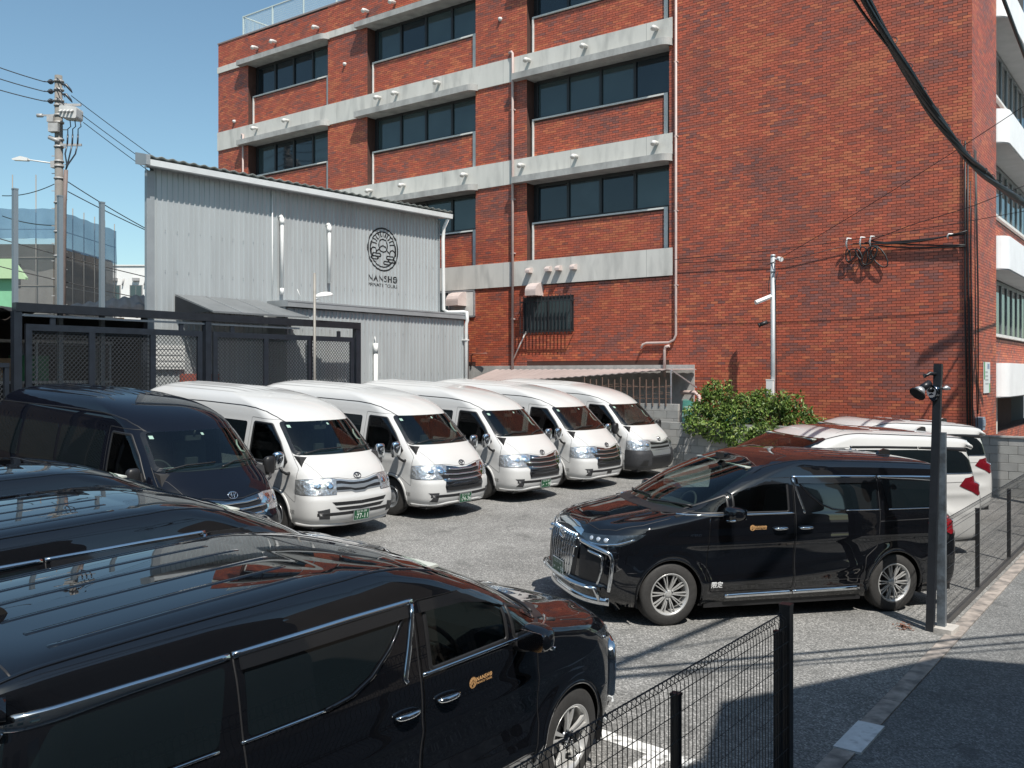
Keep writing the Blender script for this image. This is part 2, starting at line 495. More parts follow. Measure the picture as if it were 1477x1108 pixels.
# concrete bands, ledges, windows
for z0, z1 in band_z:
    mb = LMB(OFF); mb.box(BL - 0.01, BEND, FV - 0.05, FV + 0.55, z0, z1)
    for a, b in ((-30.2, 0), (-27.0, 0), (-23.5, 0), (-19.0, 0), (-15.3, 0)):
        pass
    mb.obj('concrete_band', CONC, bld)
    mb = LMB(OFF)                                            # shallow casting joints
    for a in np.arange(BL + 2.2, BEND - 0.5, 2.72): mb.box(a, a + 0.012, FV - 0.0515, FV - 0.04, z0 + 0.002, z1 - 0.002)
    mb.obj('band_joint', pbr('joint shadow line', (0.30, 0.30, 0.285), 0.9), bld)
mb = LMB(OFF); mb.box(BL - 0.01, bays[2][1], FV - 0.05, FV + 0.3, 15.78, 16.04); mb.obj('concrete_band', CONC, bld)
PITTED = CONC_ROUGH
ledge_rows = [(0, 15.74), (1, 15.74), (2, 15.74), (0, 12.34), (1, 12.34), (2, 12.34), (0, 8.91), (1, 8.91), (2, 8.91)]
def arc(cx, cy, r, a0, a1, n=6):
    return [(cx + r * math.cos(math.radians(a0 + (a1 - a0) * k / n)), cy + r * math.sin(math.radians(a0 + (a1 - a0) * k / n))) for k in range(n + 1)]
for bi, zb in ledge_rows:
    a, b = bays[bi]
    x0, x1 = a - 0.42, b + 0.13
    mb = LMB(OFF)
    d = 0.31
    poly = [(x0, FV - 0.052), (x0, FV - d)] + arc(x1 - 0.3, FV - d + 0.3, 0.3, -90, 0) + [(x1, FV - 0.052)]
    mb.prism(poly, 2, zb, zb + 0.21)
    mb.box(a + 0.003, b - 0.003, FV - 0.05, FV + 0.42, zb + 0.004, zb + 0.2)
    mb.obj('window_ledge', CONC_ROUGH, bld)
    # window strip under it
    wz0, wz1 = zb - 1.30, zb
    w = empty('window', ((a + b) / 2 - OFF.x, FV + 0.4 - OFF.y, wz0)); w.parent = bld
    L = b - a
    fr = MB()
    xl, xr = -L / 2 + 0.16, L / 2 - 0.12
    fr.box(xl, xr, -0.04, 0.06, 0.0, 0.09); fr.box(xl, xr, -0.04, 0.06, 1.2, 1.3)
    step = (xr - xl) / 4
    for k in range(5):
        x = xl + k * step
        fr.box(x - 0.045 + (0.045 if k == 0 else 0), x + 0.045 - (0.045 if k == 4 else 0), -0.055, 0.062, 0.003, 1.297)
    fr.box(-L / 2 + 0.003, xl, 0.0, 0.07, 0, 1.3); fr.box(xr, L / 2 - 0.003, 0.0, 0.07, 0, 1.3)
    fr.obj('frame', WIN_FRAME, w)
    for k in range(4):
        p = MB(); p.box(xl + k * step + 0.04, xl + (k + 1) * step - 0.04, 0.0, 0.02, 0.08, 1.21)
        p.obj('pane', GLASSES[rnd.choice((0, 0, 1, 2))], w)
    tr = LMB(OFF)                                           # white sill and side trims
    zs0 = {15.74: 13.18, 12.34: 9.75, 8.91: 6.34}[zb]
    tr.box(a + 0.10, b - 0.12, FV + 0.15, FV + 0.42, wz0 - 0.05, wz0)
    tr.box(a + 0.10, a + 0.155, FV + 0.15, FV + 0.2, zs0, wz0 - 0.052)
    tr.box(b - 0.25, b - 0.12, FV + 0.15, FV + 0.2, zs0, wz0 - 0.052)
    tr.obj('sill_trim', TRIM, bld)
# plinth
mb = LMB(OFF); mb.box(-20.6, -11.85, FV - 0.06, FV + 0.3, -0.4, 2.86); mb.obj('concrete_plinth', CONC_ROUGH, bld)
# vent caps
VENT = pbr('vent cap metal', (0.55, 0.54, 0.52), 0.5, noise=(8, 0.1))
def vent(u, z, r=0.074):
    mb = MB()
    mb.tube([(0, 0.02, 0), (0, -0.14, 0.0), (0, -0.24, -0.02), (0, -0.28, -0.09)], [r * .8, r * .85, r, r], 10)
    o = mb.obj('vent_cap', VENT, bld); o.location = (u - OFF.x, FV - 0.05 - OFF.y, z)
for u, z in ((-31.9, 16.33), (-30.7, 16.33), (-28.1, 16.33), (-25.3, 16.33), (-23.9, 16.33), (-20.5, 16.33),
             (-31.9, 12.93), (-29.9, 12.93), (-24.65, 12.93), (-23.75, 12.93), (-21.7, 12.93), (-17.75, 12.93), (-15.55, 12.93), (-13.05, 12.93),
             (-25.1, 9.5), (-23.4, 9.5), (-20.45, 9.5), (-18.0, 9.5), (-15.9, 9.5), (-13.05, 9.5), (-17.6, 13.0)):
    if (u, z) != (-17.6, 13.0): vent(u, z)
BOXV = pbr('pinkish metal hood', (0.50, 0.42, 0.39), 0.5, noise=(5, 0.1))
def hood(u, z, w, h, d, parent=bld, y=FV - 0.05):
    prof = [(0.0, 0.0), (0.0, h)] + [(-d * math.sin(math.radians(t)), h * 0.35 + h * 0.65 * math.cos(math.radians(t))) for t in (20, 40, 60, 80, 90)] + [(-d, 0)]
    mb = MB(); mb.prism(prof, 0, -w / 2, w / 2)
    o = mb.obj('vent_hood', BOXV, parent); o.location = (u - OFF.x, y - OFF.y, z - h / 2); return o
for u in (-17.72, -16.95, -16.55, -15.98): hood(u, 6.0, 0.17, 0.17, 0.2)
hood(-17.45, 5.36, 0.42, 0.44, 0.45, y=FV)
hood(-20.75, 5.2, 0.55, 0.5, 0.5, y=FV)
# little lights / anchors on the piers
for u, z in ((-33.5, 13.5), (-26.6, 14.6), (-19.0, 14.6)):
    mb = MB(); mb.lathe([(0.0, -0.1), (0.05, -0.09), (0.07, -0.03), (0.075, 0.0)], 12, 'y')
    o = mb.obj('wall_light', VENT, bld); o.location = (u - OFF.x, FV - OFF.y, z)
# ground floor windows
def small_window(u0, u1, z0, z1, split=2, light_right=False):
    w = empty('window', ((u0 + u1) / 2 - OFF.x, FV - OFF.y, z0)); w.parent = bld
    L, H = u1 - u0, z1 - z0
    fr = MB()
    fr.box(-L / 2, L / 2, -0.05, 0.0, 0, 0.05); fr.box(-L / 2, L / 2, -0.05, 0.0, H - 0.05, H)
    for x in (-L / 2, -0.025, L / 2 - 0.05): fr.box(x, x + 0.05, -0.052, 0.0, 0.002, H - 0.002)
    fr.obj('frame', WIN_FRAME if not light_right else GALV, w)
    for k in range(2):
        p = MB(); p.box(-L / 2 + 0.04 + k * L / 2, -0.02 + k * L / 2, -0.025, -0.012, 0.04, H - 0.04)
        p.obj('pane', WIN_GLASS, w)
    return w, L, H
w, L, H = small_window(-18.0, -16.05, 3.98, 5.12)
g = MB()
for k in range(15):
    x = -L / 2 - 0.02 + (L + 0.04) * k / 14
    g.bar((x, -0.22, -0.1), (x, -0.22, H + 0.02), 0.022)
for z in (-0.02, H * 0.85):
    g.bar((-L / 2 - 0.05, -0.21, z), (L / 2 + 0.05, -0.21, z), 0.03)
    for s in (-1, 1): g.bar((s * (L / 2 + 0.04), -0.21, z), (s * (L / 2 + 0.04), -0.04, z), 0.025)
g.obj('window_grille', pbr('dark grille', (0.03, 0.03, 0.033), 0.4), w)
w, L, H = small_window(-22.3, -20.1, 4.55, 5.5, light_right=True)
p = MB(); p.box(-0.1, L / 2 - 0.06, -0.04, -0.03, 0.06, H - 0.06); p.obj('panel', TRIM, w)
# pipes on the facade
PIPE = pbr('pinkish painted pipe', (0.46, 0.36, 0.33), 0.5, noise=(4, 0.1))
RUSTY = pbr('brown pipe', (0.26, 0.10, 0.07), 0.5)
mb = LMB(OFF); mb.tube([(-18.42, FV - 0.1, 2.7), (-18.42, FV - 0.1, 13.3), (-18.47, FV - 0.1, 13.36), (-18.6, FV - 0.05, 13.36)], 0.045, 10)
for z in (4.4, 6.6, 8.4, 11.4): mb.box(-18.48, -18.36, FV - 0.12, FV, z, z + 0.04)
mb.obj('drain_pipe', PIPE, bld)
mb = LMB(OFF); mb.tube([(-32.8, FV - 0.1, 6), (-32.8, FV - 0.1, 12.8), (-32.95, FV - 0.05, 12.85)], 0.04, 8); mb.obj('drain_pipe', PIPE, bld)
mb = LMB(OFF); mb.tube([(-12.42, FV - 0.07, 16.9), (-12.42, FV - 0.07, 3.75), (-12.48, FV - 0.07, 3.6), (-12.65, FV - 0.07, 3.52), (-13.4, FV - 0.07, 3.52), (-13.52, FV - 0.09, 3.48), (-13.56, FV - 0.12, 3.36)], 0.038, 8)
for z in (5.2, 7.4, 9.6, 11.8): mb.box(-12.47, -12.37, FV - 0.1, FV, z, z + 0.03)
mb.obj('drain_pipe', PIPE, bld)
mb = LMB(OFF); mb.tube([(-12.62, FV - 0.1, 3.42), (-12.74, FV - 0.1, 3.40), (-12.78, FV - 0.1, 3.3), (-12.78, FV - 0.1, 2.5)], 0.045, 8); mb.obj('drain_pipe', PIPE, bld)
mb = LMB(OFF); mb.tube([(-12.2, FV - 0.2, 2.05), (-11.75, FV - 0.2, 2.05), (-11.62, FV - 0.2, 1.95), (-11.6, FV - 0.2, 0.6)], 0.06, 8); mb.tube([(-12.1, FV - 0.2, 1.6), (-11.85, FV - 0.2, 1.6), (-11.8, FV - 0.2, 1.5)], 0.05, 8); mb.obj('drain_pipe', PIPE, bld)
mb = LMB(OFF); mb.tube([(-20.2, FV - 0.1, 2.86), (-20.2, FV - 0.1, 3.2), (-20.1, FV - 0.15, 3.28), (-19.4, FV - 0.25, 3.28)], 0.025, 6); mb.obj('drain_pipe', RUSTY, bld)
mb = LMB(OFF); mb.tube([(-18.38, FV - 0.1, 3.1), (-17.85, FV - 0.12, 3.98)], 0.022, 6); mb.obj('drain_pipe', TRIM, bld)
# roof railing
ra = empty('railing', (-29 - OFF.x, FV + 0.15 - OFF.y, BTOP)); ra.parent = bld
RAIL = pbr('pale green railing paint', (0.50, 0.58, 0.57), 0.5)
mb = MB()
mb.bar((-4.1, 0, 0.92), (8, 0, 0.92), 0.05); mb.bar((-4.1, 0, 0.12), (8, 0, 0.12), 0.03)
mb.bar((-4.1, 0, 0.92), (-4.1, 3, 0.92), 0.05); mb.bar((-4.1, 0, 0.12), (-4.1, 3, 0.12), 0.03)
mb.obj('rail', RAIL, ra)
for x in (-4.1, -2.15, -0.2, 1.75, 3.7, 5.65):
    mb = MB(); mb.bar((x, 0, 0), (x, 0, 0.95), 0.055); mb.obj('post', RAIL, ra)
mb = MB()
for k in range(200):
    x = -4.1 + 0.06 * k
    mb.bar((x, 0, 0.12), (x, 0, 0.92), 0.007)
for k in range(50):
    mb.bar((-4.1, 0.06 * k, 0.12), (-4.1, 0.06 * k, 0.92), 0.007)
for k in range(8): mb.bar((-4.1, 0.001, 0.2 + k * 0.09), (8, 0.001, 0.2 + k * 0.09), 0.006)
mb.obj('railing_mesh', RAIL, ra, kind='stuff')
mb = LMB(OFF); mb.box(BL - 0.02, BR + 0.02, FV - 0.03, FV + 0.62, BTOP, BTOP + 0.06); mb.obj('coping', pbr('grey coping', (0.25, 0.2, 0.19), 0.7), bld)

# street front: balconies with rounded white fronts, windows between
WHITE_WALL = pbr('white rendered balcony', (0.74, 0.75, 0.75), 0.7, noise=(1.5, 0.05, 5))
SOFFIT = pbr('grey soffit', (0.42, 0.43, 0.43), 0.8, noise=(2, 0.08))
CURT = pbr('pale curtain', (0.45, 0.45, 0.43), 0.9, noise=(4, 0.1), stretch=(1, 6, 0.2))
for zb, zt, last in ((1.97, 2.89, 1), (5.48, 6.38, 0), (8.95, 9.86, 0), (12.4, 13.3, 0)):
    # rounded white balcony front
    x1 = BR + 0.28
    def plan(d, rr):
        return [(BR - 0.9, 28.14), (x1 - d - rr, 28.14)] + arc(x1 - d - rr, 28.14 + rr, rr, -90, 0, 7) + [(x1 - d, 29.0), (x1 - d, 40), (BR - 0.9, 40)]
    mb = LMB(OFF)
    mb.prism(plan(0.0, 0.45), 2, zb, zt)
    tag(mb.obj('balcony_front', WHITE_WALL, bld))
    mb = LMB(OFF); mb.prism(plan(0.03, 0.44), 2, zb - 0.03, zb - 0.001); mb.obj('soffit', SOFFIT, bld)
    if not last:
        w = empty('window', (BR - 0.5 - OFF.x, 33 - OFF.y, zb - 1.72)); w.parent = bld
        fr = MB()
        for y in (-4.85, -4.0, -3.0, -2.0, -1, 0, 1, 2, 3, 4): fr.box(-0.04, 0.04, y - 0.05, y + 0.05, 0, 1.6)
        fr.box(-0.038, 0.038, -4.85, 5, 0, 0.06); fr.box(-0.038, 0.038, -4.85, 5, 1.55, 1.65)
        fr.obj('frame', pbr('grey alu frame', (0.22, 0.24, 0.25), 0.4, 0.5), w)
        for y in (-4.8, -3.95, -2.95, -1.95, -0.95, 0.05, 1.05, 2.05, 3.05):
            p = MB(); p.box(-0.005, 0.005, y + 0.0, y + 0.9, 0.05, 1.56); p.obj('pane', glass('street window glass', (0.6, 0.66, 0.66), 0.0), w)
        p = MB()
        for k in range(60):
            y = -4.7 + k * 0.12
            if 8 < k < 18 or 30 < k < 44: continue
            p.box(-0.22 + 0.02 * (k % 2), -0.2 + 0.02 * (k % 2), y, y + 0.12, 0.02, 1.6)
        p.obj('curtain', CURT, w)
        mb = LMB(OFF); mb.box(BR - 0.9, BR - 0.25, 28.3, 40, zb - 1.80, zb - 1.72); mb.obj('sill_trim', TRIM, bld)
    zlow = {1.97: -0.5, 5.48: 2.89, 8.95: 6.38, 12.4: 9.86}[zb]
    top = zb - 1.80 if not last else 0.9
    mb = LMB(OFF); mb.box(BR - 0.9, BR - 0.35, 28.14, 40, zlow + 0.003, top); mb.obj('wall', MORTAR, bld)
    tag(link('brickwork', brick_mesh('brickwork_spandrel', brick_layout(28.6, 36, zlow, top, 5.0), on_side(BR - 0.35)), BRICK, bld), kind='stuff')
    tag(link('brickwork', brick_mesh('brickwork_return', brick_layout(BR - 0.9, BR - 0.35, zlow, top, 5.0), on_front(28.14)), BRICK, bld), kind='stuff')
mb = LMB(OFF); mb.box(BR - 3.5, BR - 0.95, 28.15, 40, -0.5, BTOP); mb.obj('inner_wall', pbr('dark room', (0.05, 0.05, 0.05), 0.9), bld)
mb = LMB(OFF); mb.box(BR - 0.3, BR - 0.12, 28.9, 29.1, 0.9, 1.95); mb.obj('column', CONC, bld)

# poster and meter box on the pier
pn = MB(); pn.box(0, 0.02, -0.42, 0.42, 0, 0.8)
o = pn.obj('notice_board', pbr('white notice board', (0.62, 0.66, 0.66), 0.4), None, 'small white notice with green and blue print fixed to the brick pier', 'notice')
o.location = (BR + 0.015, 26.6, 2.1)
NGREEN = pbr('notice green', (0.05, 0.30, 0.10), 0.5); NBLUE = pbr('notice blue', (0.05, 0.12, 0.3), 0.5); NGREY = pbr('notice grey', (0.35, 0.37, 0.38), 0.5)
p = MB(); p.box(0.021, 0.023, -0.42, -0.30, 0.35, 0.8); p.box(0.021, 0.023, 0.3, 0.42, 0, 0.25); p.obj('printed_block', NGREEN, o)
p = MB()
for k in range(3): p.box(0.021, 0.023, 0.05 + k * 0.1, 0.1 + k * 0.1, 0.62, 0.76)
p.obj('printed_block', NBLUE, o)
p = MB()
for k in range(4): p.box(0.021, 0.023, -0.25, 0.2 - 0.04 * k, 0.22 + 0.1 * k, 0.26 + 0.1 * k)
p.obj('printed_line', NGREY, o)
mb = MB(); mb.box(0, 0.16, -0.17, 0.17, 0, 0.32); mb.box(0.155, 0.18, -0.13, 0.13, 0.1, 0.26)
o = mb.obj('meter_box', pbr('grey meter box', (0.22, 0.27, 0.33), 0.5), None, 'small grey meter box low on the brick pier beside the white car', 'meter box'); o.location = (BR + 0.012, 25.35, 1.2)
# ------------------------------------------------------------------ vehicle toolkit
def pchip(xs, ys, xq):
    """monotone cubic interpolation, columns of ys"""
    xs = np.asarray(xs, float); ys = np.asarray(ys, float)
    h = np.diff(xs)[:, None]; d = np.diff(ys, axis=0) / h
    m = np.zeros_like(ys)
    with np.errstate(divide='ignore', invalid='ignore'):
        hm = np.where(d[:-1] * d[1:] > 0, 2 * d[:-1] * d[1:] / (d[:-1] + d[1:]), 0.0)
    m[1:-1] = hm; m[0] = d[0]; m[-1] = d[-1]
    k = np.clip(np.searchsorted(xs, xq, side='right') - 1, 0, len(xs) - 2)
    t = ((xq - xs[k]) / (xs[k + 1] - xs[k]))[:, None]; H = (xs[k + 1] - xs[k])[:, None]
    return ((1 + 2 * t) * (1 - t) ** 2 * ys[k] + t * (1 - t) ** 2 * H * m[k] + t * t * (3 - 2 * t) * ys[k + 1] + t * t * (t - 1) * H * m[k + 1])

def in_poly(px, py, poly):
    c = np.zeros(len(px), bool); n = len(poly)
    for i in range(n):
        x0, y0 = poly[i]; x1, y1 = poly[(i + 1) % n]
        if y0 == y1: continue
        hit = ((y0 > py) != (y1 > py)) & (px < (x1 - x0) * (py - y0) / (y1 - y0) + x0)
        c ^= hit
    return c

def smooth_poly(pts, r=0.03, n=3):
    """round the corners of a polygon"""
    out = []; N = len(pts)
    for i in range(N):
        p0, p, p1 = (Vector((*pts[i - 1], 0)), Vector((*pts[i], 0)), Vector((*pts[(i + 1) % N], 0)))
        a = min(r, (p0 - p).length * 0.45); b = min(r, (p1 - p).length * 0.45)
        A = p + (p0 - p).normalized() * a; B = p + (p1 - p).normalized() * b
        for k in range(n + 1):
            t = k / n
            q = A * (1 - t) ** 2 + p * 2 * t * (1 - t) + B * t * t
            out.append((q.x, q.y))
    return out

class Vehicle:
    """body lofted from horizontal outlines; panels, glass and trim are cast onto it.
    Vehicle space: +X forward, +Y to the vehicle's left, Z up, origin on the ground in the middle."""
    def __init__(s, table, length, per=6, nF=26, nS=110, nR=18, taper=0.03, deform=None):
        s.half = length / 2
        T = np.array(table, float)
        q = np.linspace(0, len(T) - 1, (len(T) - 1) * per + 1)
        R = pchip(np.arange(len(T)), T, q)
        loops = []
        for z, xf, xr, w, Lf, nf, Lr, nr in R:
            xf, xr = s.half - xf, s.half - xr
            w = max(w, 0.0005)
            th = np.linspace(0, math.pi / 2, 240)
            def quarter(L, n):
                x = L * np.cos(th) ** (2 / n); y = w * np.sin(th) ** (2 / n)
                c = np.r_[0, np.cumsum(np.hypot(np.diff(x), np.diff(y)))]
                return x, y, c
            fx, fy, c = quarter(Lf, nf); g = np.linspace(0, c[-1], nF)
            F = np.stack([xf - Lf + np.interp(g, c, fx), np.interp(g, c, fy)], 1)
            bx, by, c = quarter(Lr, nr); g = np.linspace(0, c[-1], nR)
            B = np.stack([xr + Lr - np.interp(g, c, bx), np.interp(g, c, by)], 1)[::-1]
            sx = np.linspace(xf - Lf, xr + Lr, nS)[1:-1]
            S_ = np.stack([sx, np.full_like(sx, w)], 1)
            P = np.vstack([F, S_, B])
            u = (P[:, 0] - 0.1) / s.half
            P[:, 1] *= 1 - taper * np.abs(u) ** 3
            loops.append(np.c_[P, np.full(len(P), z)])
        P = np.array(loops)
        if deform is not None: P = deform(P.reshape(-1, 3), s.half).reshape(P.shape)
        nl, m = P.shape[:2]
        M = P[:, 1:-1][:, ::-1].copy(); M[:, :, 1] *= -1
        full = np.concatenate([P, M], 1); k = full.shape[1]
        vs = full.reshape(-1, 3)
        fs = []
        for i in range(nl - 1):
            a = i * k
            for j in range(k):
                l = (j + 1) % k
                fs.append((a + j, a + l, a + k + l, a + k + j))
        s.bm = bmesh.new()
        bv = [s.bm.verts.new(v) for v in vs]
        for f in fs: s.bm.faces.new([bv[i] for i in f])
        bmesh.ops.remove_doubles(s.bm, verts=s.bm.verts, dist=0.0008)
        s.bm.normal_update()
        s.bm.verts.ensure_lookup_table(); s.bm.faces.ensure_lookup_table()
        cen = Vector((0, 0, 0.9))
        if sum((f.calc_center_median() - cen).dot(f.normal) * f.calc_area() for f in s.bm.faces) < 0:
            bmesh.ops.reverse_faces(s.bm, faces=s.bm.faces); s.bm.normal_update()
        s.bvh = BVHTree.FromBMesh(s.bm)
        s.ref_f = [[(v.co.copy(), v.normal.copy()) for v in f.verts] for f in s.bm.faces]
        s.root = None

    # -- normals taken from the unbroken surface
    def normal_at(s, p):
        loc, n, i, d = s.bvh.find_nearest(p)
        vs = s.ref_f[i]
        ws = [1.0 / ((loc - c).length_squared + 1e-7) for c, _ in vs]
        t = Vector((0, 0, 0))
        for (c, nn), w in zip(vs, ws): t += nn * w
        return t.normalized()
    def set_normals(s, me, lim=0.03):
        ns = []
        me.update()
        for v in me.vertices:
            loc, n, i, d = s.bvh.find_nearest(v.co)
            ns.append(s.normal_at(v.co))
        me.polygons.foreach_set('use_smooth', [True] * len(me.polygons))
        me.normals_split_custom_set_from_vertices(ns)

    # -- projection
    def cast(s, a, b, mode):
        if mode == 'L': o, d = Vector((a, 4, b)), Vector((0, -1, 0))
        elif mode == 'R': o, d = Vector((a, -4, b)), Vector((0, 1, 0))
        elif mode == 'F': o, d = Vector((6, a, b)), Vector((-1, 0, 0))
        elif mode == 'B': o, d = Vector((-6, a, b)), Vector((1, 0, 0))
        elif mode == 'T': o, d = Vector((a, b, 5)), Vector((0, 0, -1))
        elif mode == 'W':                              # around the nose: a = degrees from straight ahead to the left
            t = math.radians(a); c = Vector((s.half - 1.0, 0, b)); d = -Vector((math.cos(t), math.sin(t), 0)); o = c - d * 6
        elif mode == 'WB':                             # around the tail
            t = math.radians(a); c = Vector((-s.half + 1.0, 0, b)); d = -Vector((-math.cos(t), math.sin(t), 0)); o = c - d * 6
        hit, n, i, dist = s.bvh.ray_cast(o, d)
        if hit is None:
            hit, n, i, dist = s.bvh.find_nearest(o + d * 3.2)
        return hit, s.normal_at(hit)

    # -- exact cutting of the body
    def cut(s, poly, mode, remove=True, name=None):
        bm = s.bm
        ax = {'L': (0, 2), 'R': (0, 2), 'F': (1, 2), 'B': (1, 2), 'T': (0, 1)}[mode]
        view = {'L': Vector((0, 1, 0)), 'R': Vector((0, -1, 0)), 'F': Vector((1, 0, 0)), 'B': Vector((-1, 0, 0)), 'T': Vector((0, 0, 1))}[mode]
        xs = [p[0] for p in poly]; ys = [p[1] for p in poly]
        lo0, hi0, lo1, hi1 = min(xs) - .05, max(xs) + .05, min(ys) - .05, max(ys) + .05
        def facing(f): return f.normal.dot(view) > 0.05 and (mode not in 'LR' or f.calc_center_median().y * view.y > 0)
        cand = []
        for f in bm.faces:
            c = f.calc_center_median()
            if lo0 < c[ax[0]] < hi0 and lo1 < c[ax[1]] < hi1 and facing(f): cand.append(f)
        cand = set(cand)
        n = len(poly)
        for i in range(n):
            p, q = poly[i], poly[(i + 1) % n]
            dx, dy = q[0] - p[0], q[1] - p[1]
            if math.hypot(dx, dy) < 1e-5: continue
            no = Vector((0, 0, 0)); no[ax[0]] = -dy; no[ax[1]] = dx; no.normalize()
            co = Vector((0, 0, 0)); co[ax[0]] = p[0]; co[ax[1]] = p[1]
            b0, b1 = min(p[0], q[0]) - 1e-4, max(p[0], q[0]) + 1e-4
            c0, c1 = min(p[1], q[1]) - 1e-4, max(p[1], q[1]) + 1e-4
            sel = []
            for f in cand:
                X = [v.co[ax[0]] for v in f.verts]; Y = [v.co[ax[1]] for v in f.verts]
                if max(X) < b0 or min(X) > b1 or max(Y) < c0 or min(Y) > c1: continue
                ds = [(v.co - co).dot(no) for v in f.verts]
                if min(ds) < -1e-6 and max(ds) > 1e-6: sel.append(f)
            if not sel: continue
            es = {e for f in sel for e in f.edges}; vv = {v for f in sel for v in f.verts}
            before = set(sel)
            r = bmesh.ops.bisect_plane(bm, geom=sel + list(es) + list(vv), dist=1e-6, plane_co=co, plane_no=no)
            newf = [g for g in r['geom'] if isinstance(g, bmesh.types.BMFace)]
            cand = {f for f in cand if f.is_valid} | set(newf)
        ins = [f for f in cand if f.is_valid]
        C = np.array([f.calc_center_median() for f in ins])
        ok = in_poly(C[:, ax[0]], C[:, ax[1]], poly)
        ins = [f for f, k in zip(ins, ok) if k]
        me = None
        if name:
            idx = {}; vs = []; fs = []
            for f in ins:
                t = []
                for v in f.verts:
                    if v not in idx: idx[v] = len(vs); vs.append(tuple(v.co))
                    t.append(idx[v])
                fs.append(t)
            me = bpy.data.meshes.new(name); me.from_pydata(vs, [], fs); me.update()
            s.set_normals(me)
        if remove: bmesh.ops.delete(bm, geom=ins, context='FACES')
        return me

    # -- pieces laid on the body
    def panel(s, poly, mode, off=0.003, step=0.05, skirt=0.015, dome=0.0):
        bm = bmesh.new()
        f = bm.faces.new([bm.verts.new((p[0], p[1], 0)) for p in poly])
        k = 25.0 if mode in ('W', 'WB') else 1.0
        xs = [p[0] for p in poly]; ys = [p[1] for p in poly]
        stx = step * (57 if mode in ('W', 'WB') else 1)
        for ax, (lo, hi), st in ((0, (min(xs), max(xs)), stx), (1, (min(ys), max(ys)), step)):
            nn = max(1, int((hi - lo) / st))
            for i in range(1, nn):
                co = Vector((0, 0, 0)); co[ax] = lo + (hi - lo) * i / nn + 1e-5
                no = Vector((0, 0, 0)); no[ax] = 1
                bmesh.ops.bisect_plane(bm, geom=bm.faces[:] + bm.edges[:] + bm.verts[:], dist=1e-6, plane_co=co, plane_no=no)
        bm.verts.ensure_lookup_table(); bm.verts.index_update()
        bound = {v for e in bm.edges if e.is_boundary for v in e.verts}
        vs, ns = [], []
        for v in bm.verts:
            h, n = s.cast(v.co.x, v.co.y, mode)
            vs.append(h + n * (off + (dome if v not in bound else 0))); ns.append(n)
        fs = [[v.index for v in f.verts] for f in bm.faces]
        # face direction
        p = [vs[i] for i in fs[0][:3]]
        if (p[1] - p[0]).cross(p[2] - p[1]).dot(ns[fs[0][0]]) < 0: fs = [list(reversed(f)) for f in fs]
        if skirt:
            be = []
            have = set()
            for f in fs:
                for a, b in zip(f, f[1:] + f[:1]): have.add((a, b))
            idx = {}
            for a, b in list(have):
                if (b, a) not in have:
                    for t in (a, b):
                        if t not in idx:
                            idx[t] = len(vs); vs.append(vs[t] - ns[t] * skirt); ns.append(ns[t])
                    be.append([b, a, idx[a], idx[b]])
            fs += be
        bm.free()
        me = bpy.data.meshes.new('panel'); me.from_pydata([tuple(v) for v in vs], [], fs)
        me.polygons.foreach_set('use_smooth', [True] * len(fs)); me.update()
        nb = [tuple(n) for n in ns]
        me.normals_split_custom_set_from_vertices(nb)
        return me
    def strip(s, path, width, mode, off=0.002, high=0.008, step=0.04, widths=None):
        pts = []
        for i in range(len(path) - 1):
            a, b = path[i], path[i + 1]
            L = math.hypot(b[0] - a[0], b[1] - a[1]) if mode not in ('W', 'WB') else math.hypot((b[0] - a[0]) / 57, b[1] - a[1])
            k = max(1, int(L / step))
            for t in range(k): pts.append((a[0] + (b[0] - a[0]) * t / k, a[1] + (b[1] - a[1]) * t / k, (i + t / k) / (len(path) - 1)))
        pts.append((*path[-1], 1.0))
        P = []
        for a, b, t in pts:
            h, n = s.cast(a, b, mode); P.append((h, n, t))
        vs, fs = [], []
        N = len(P)
        for i, (h, n, t) in enumerate(P):
            d = (P[min(i + 1, N - 1)][0] - P[max(i - 1, 0)][0]).normalized()
            side = n.cross(d).normalized()
            w = width if widths is None else widths[0] + (widths[1] - widths[0]) * t
            for k, (a, o) in enumerate(((-.5, -0.01), (-.5, off), (-.3, high), (.3, high), (.5, off), (.5, -0.01))):
                vs.append(tuple(h + side * (w * a) + n * o))
        for i in range(N - 1):
            for k in range(5):
                a = i * 6 + k; fs.append((a, a + 1, a + 7, a + 6))
        fs.append((0, 5, 4, 3, 2, 1)); e = (N - 1) * 6; fs.append((e, e + 1, e + 2, e + 3, e + 4, e + 5))
        me = bpy.data.meshes.new('strip'); me.from_pydata(vs, [], fs); me.update()
        bm = bmesh.new(); bm.from_mesh(me); bmesh.ops.recalc_face_normals(bm, faces=bm.faces); bm.to_mesh(me); bm.free()
        me.polygons.foreach_set('use_smooth', [True] * len(fs))
        return me
    def decal(s, mesh2d, a0, b0, mode, off=0.004, flip=1, rot=0.0):
        """lay flat lettering (plain XY mesh) on the body"""
        vs, fs = mesh_data(mesh2d)
        out = []
        for x, y, z in vs:
            h, n = s.cast(a0 + flip * x, b0 + y, mode); out.append(tuple(h + n * off))
        me = bpy.data.meshes.new('decal'); me.from_pydata(out, [], fs); me.update()
        return me

def mirrored(me):
    """copy of a mesh mirrored in Y"""
    vs = [(v.co.x, -v.co.y, v.co.z) for v in me.vertices]
    fs = [tuple(reversed(p.vertices)) for p in me.polygons]
    m = bpy.data.meshes.new(me.name); m.from_pydata(vs, [], fs)
    m.polygons.foreach_set('use_smooth', [p.use_smooth for p in me.polygons]); m.update()
    if me.has_custom_normals:
        ns = [Vector((0, 0, 0)) for _ in vs]
        for l, cn in zip(me.loops, me.corner_normals):
            ns[l.vertex_index] = Vector((cn.vector.x, -cn.vector.y, cn.vector.z))
        m.normals_split_custom_set_from_vertices(ns)
    return m

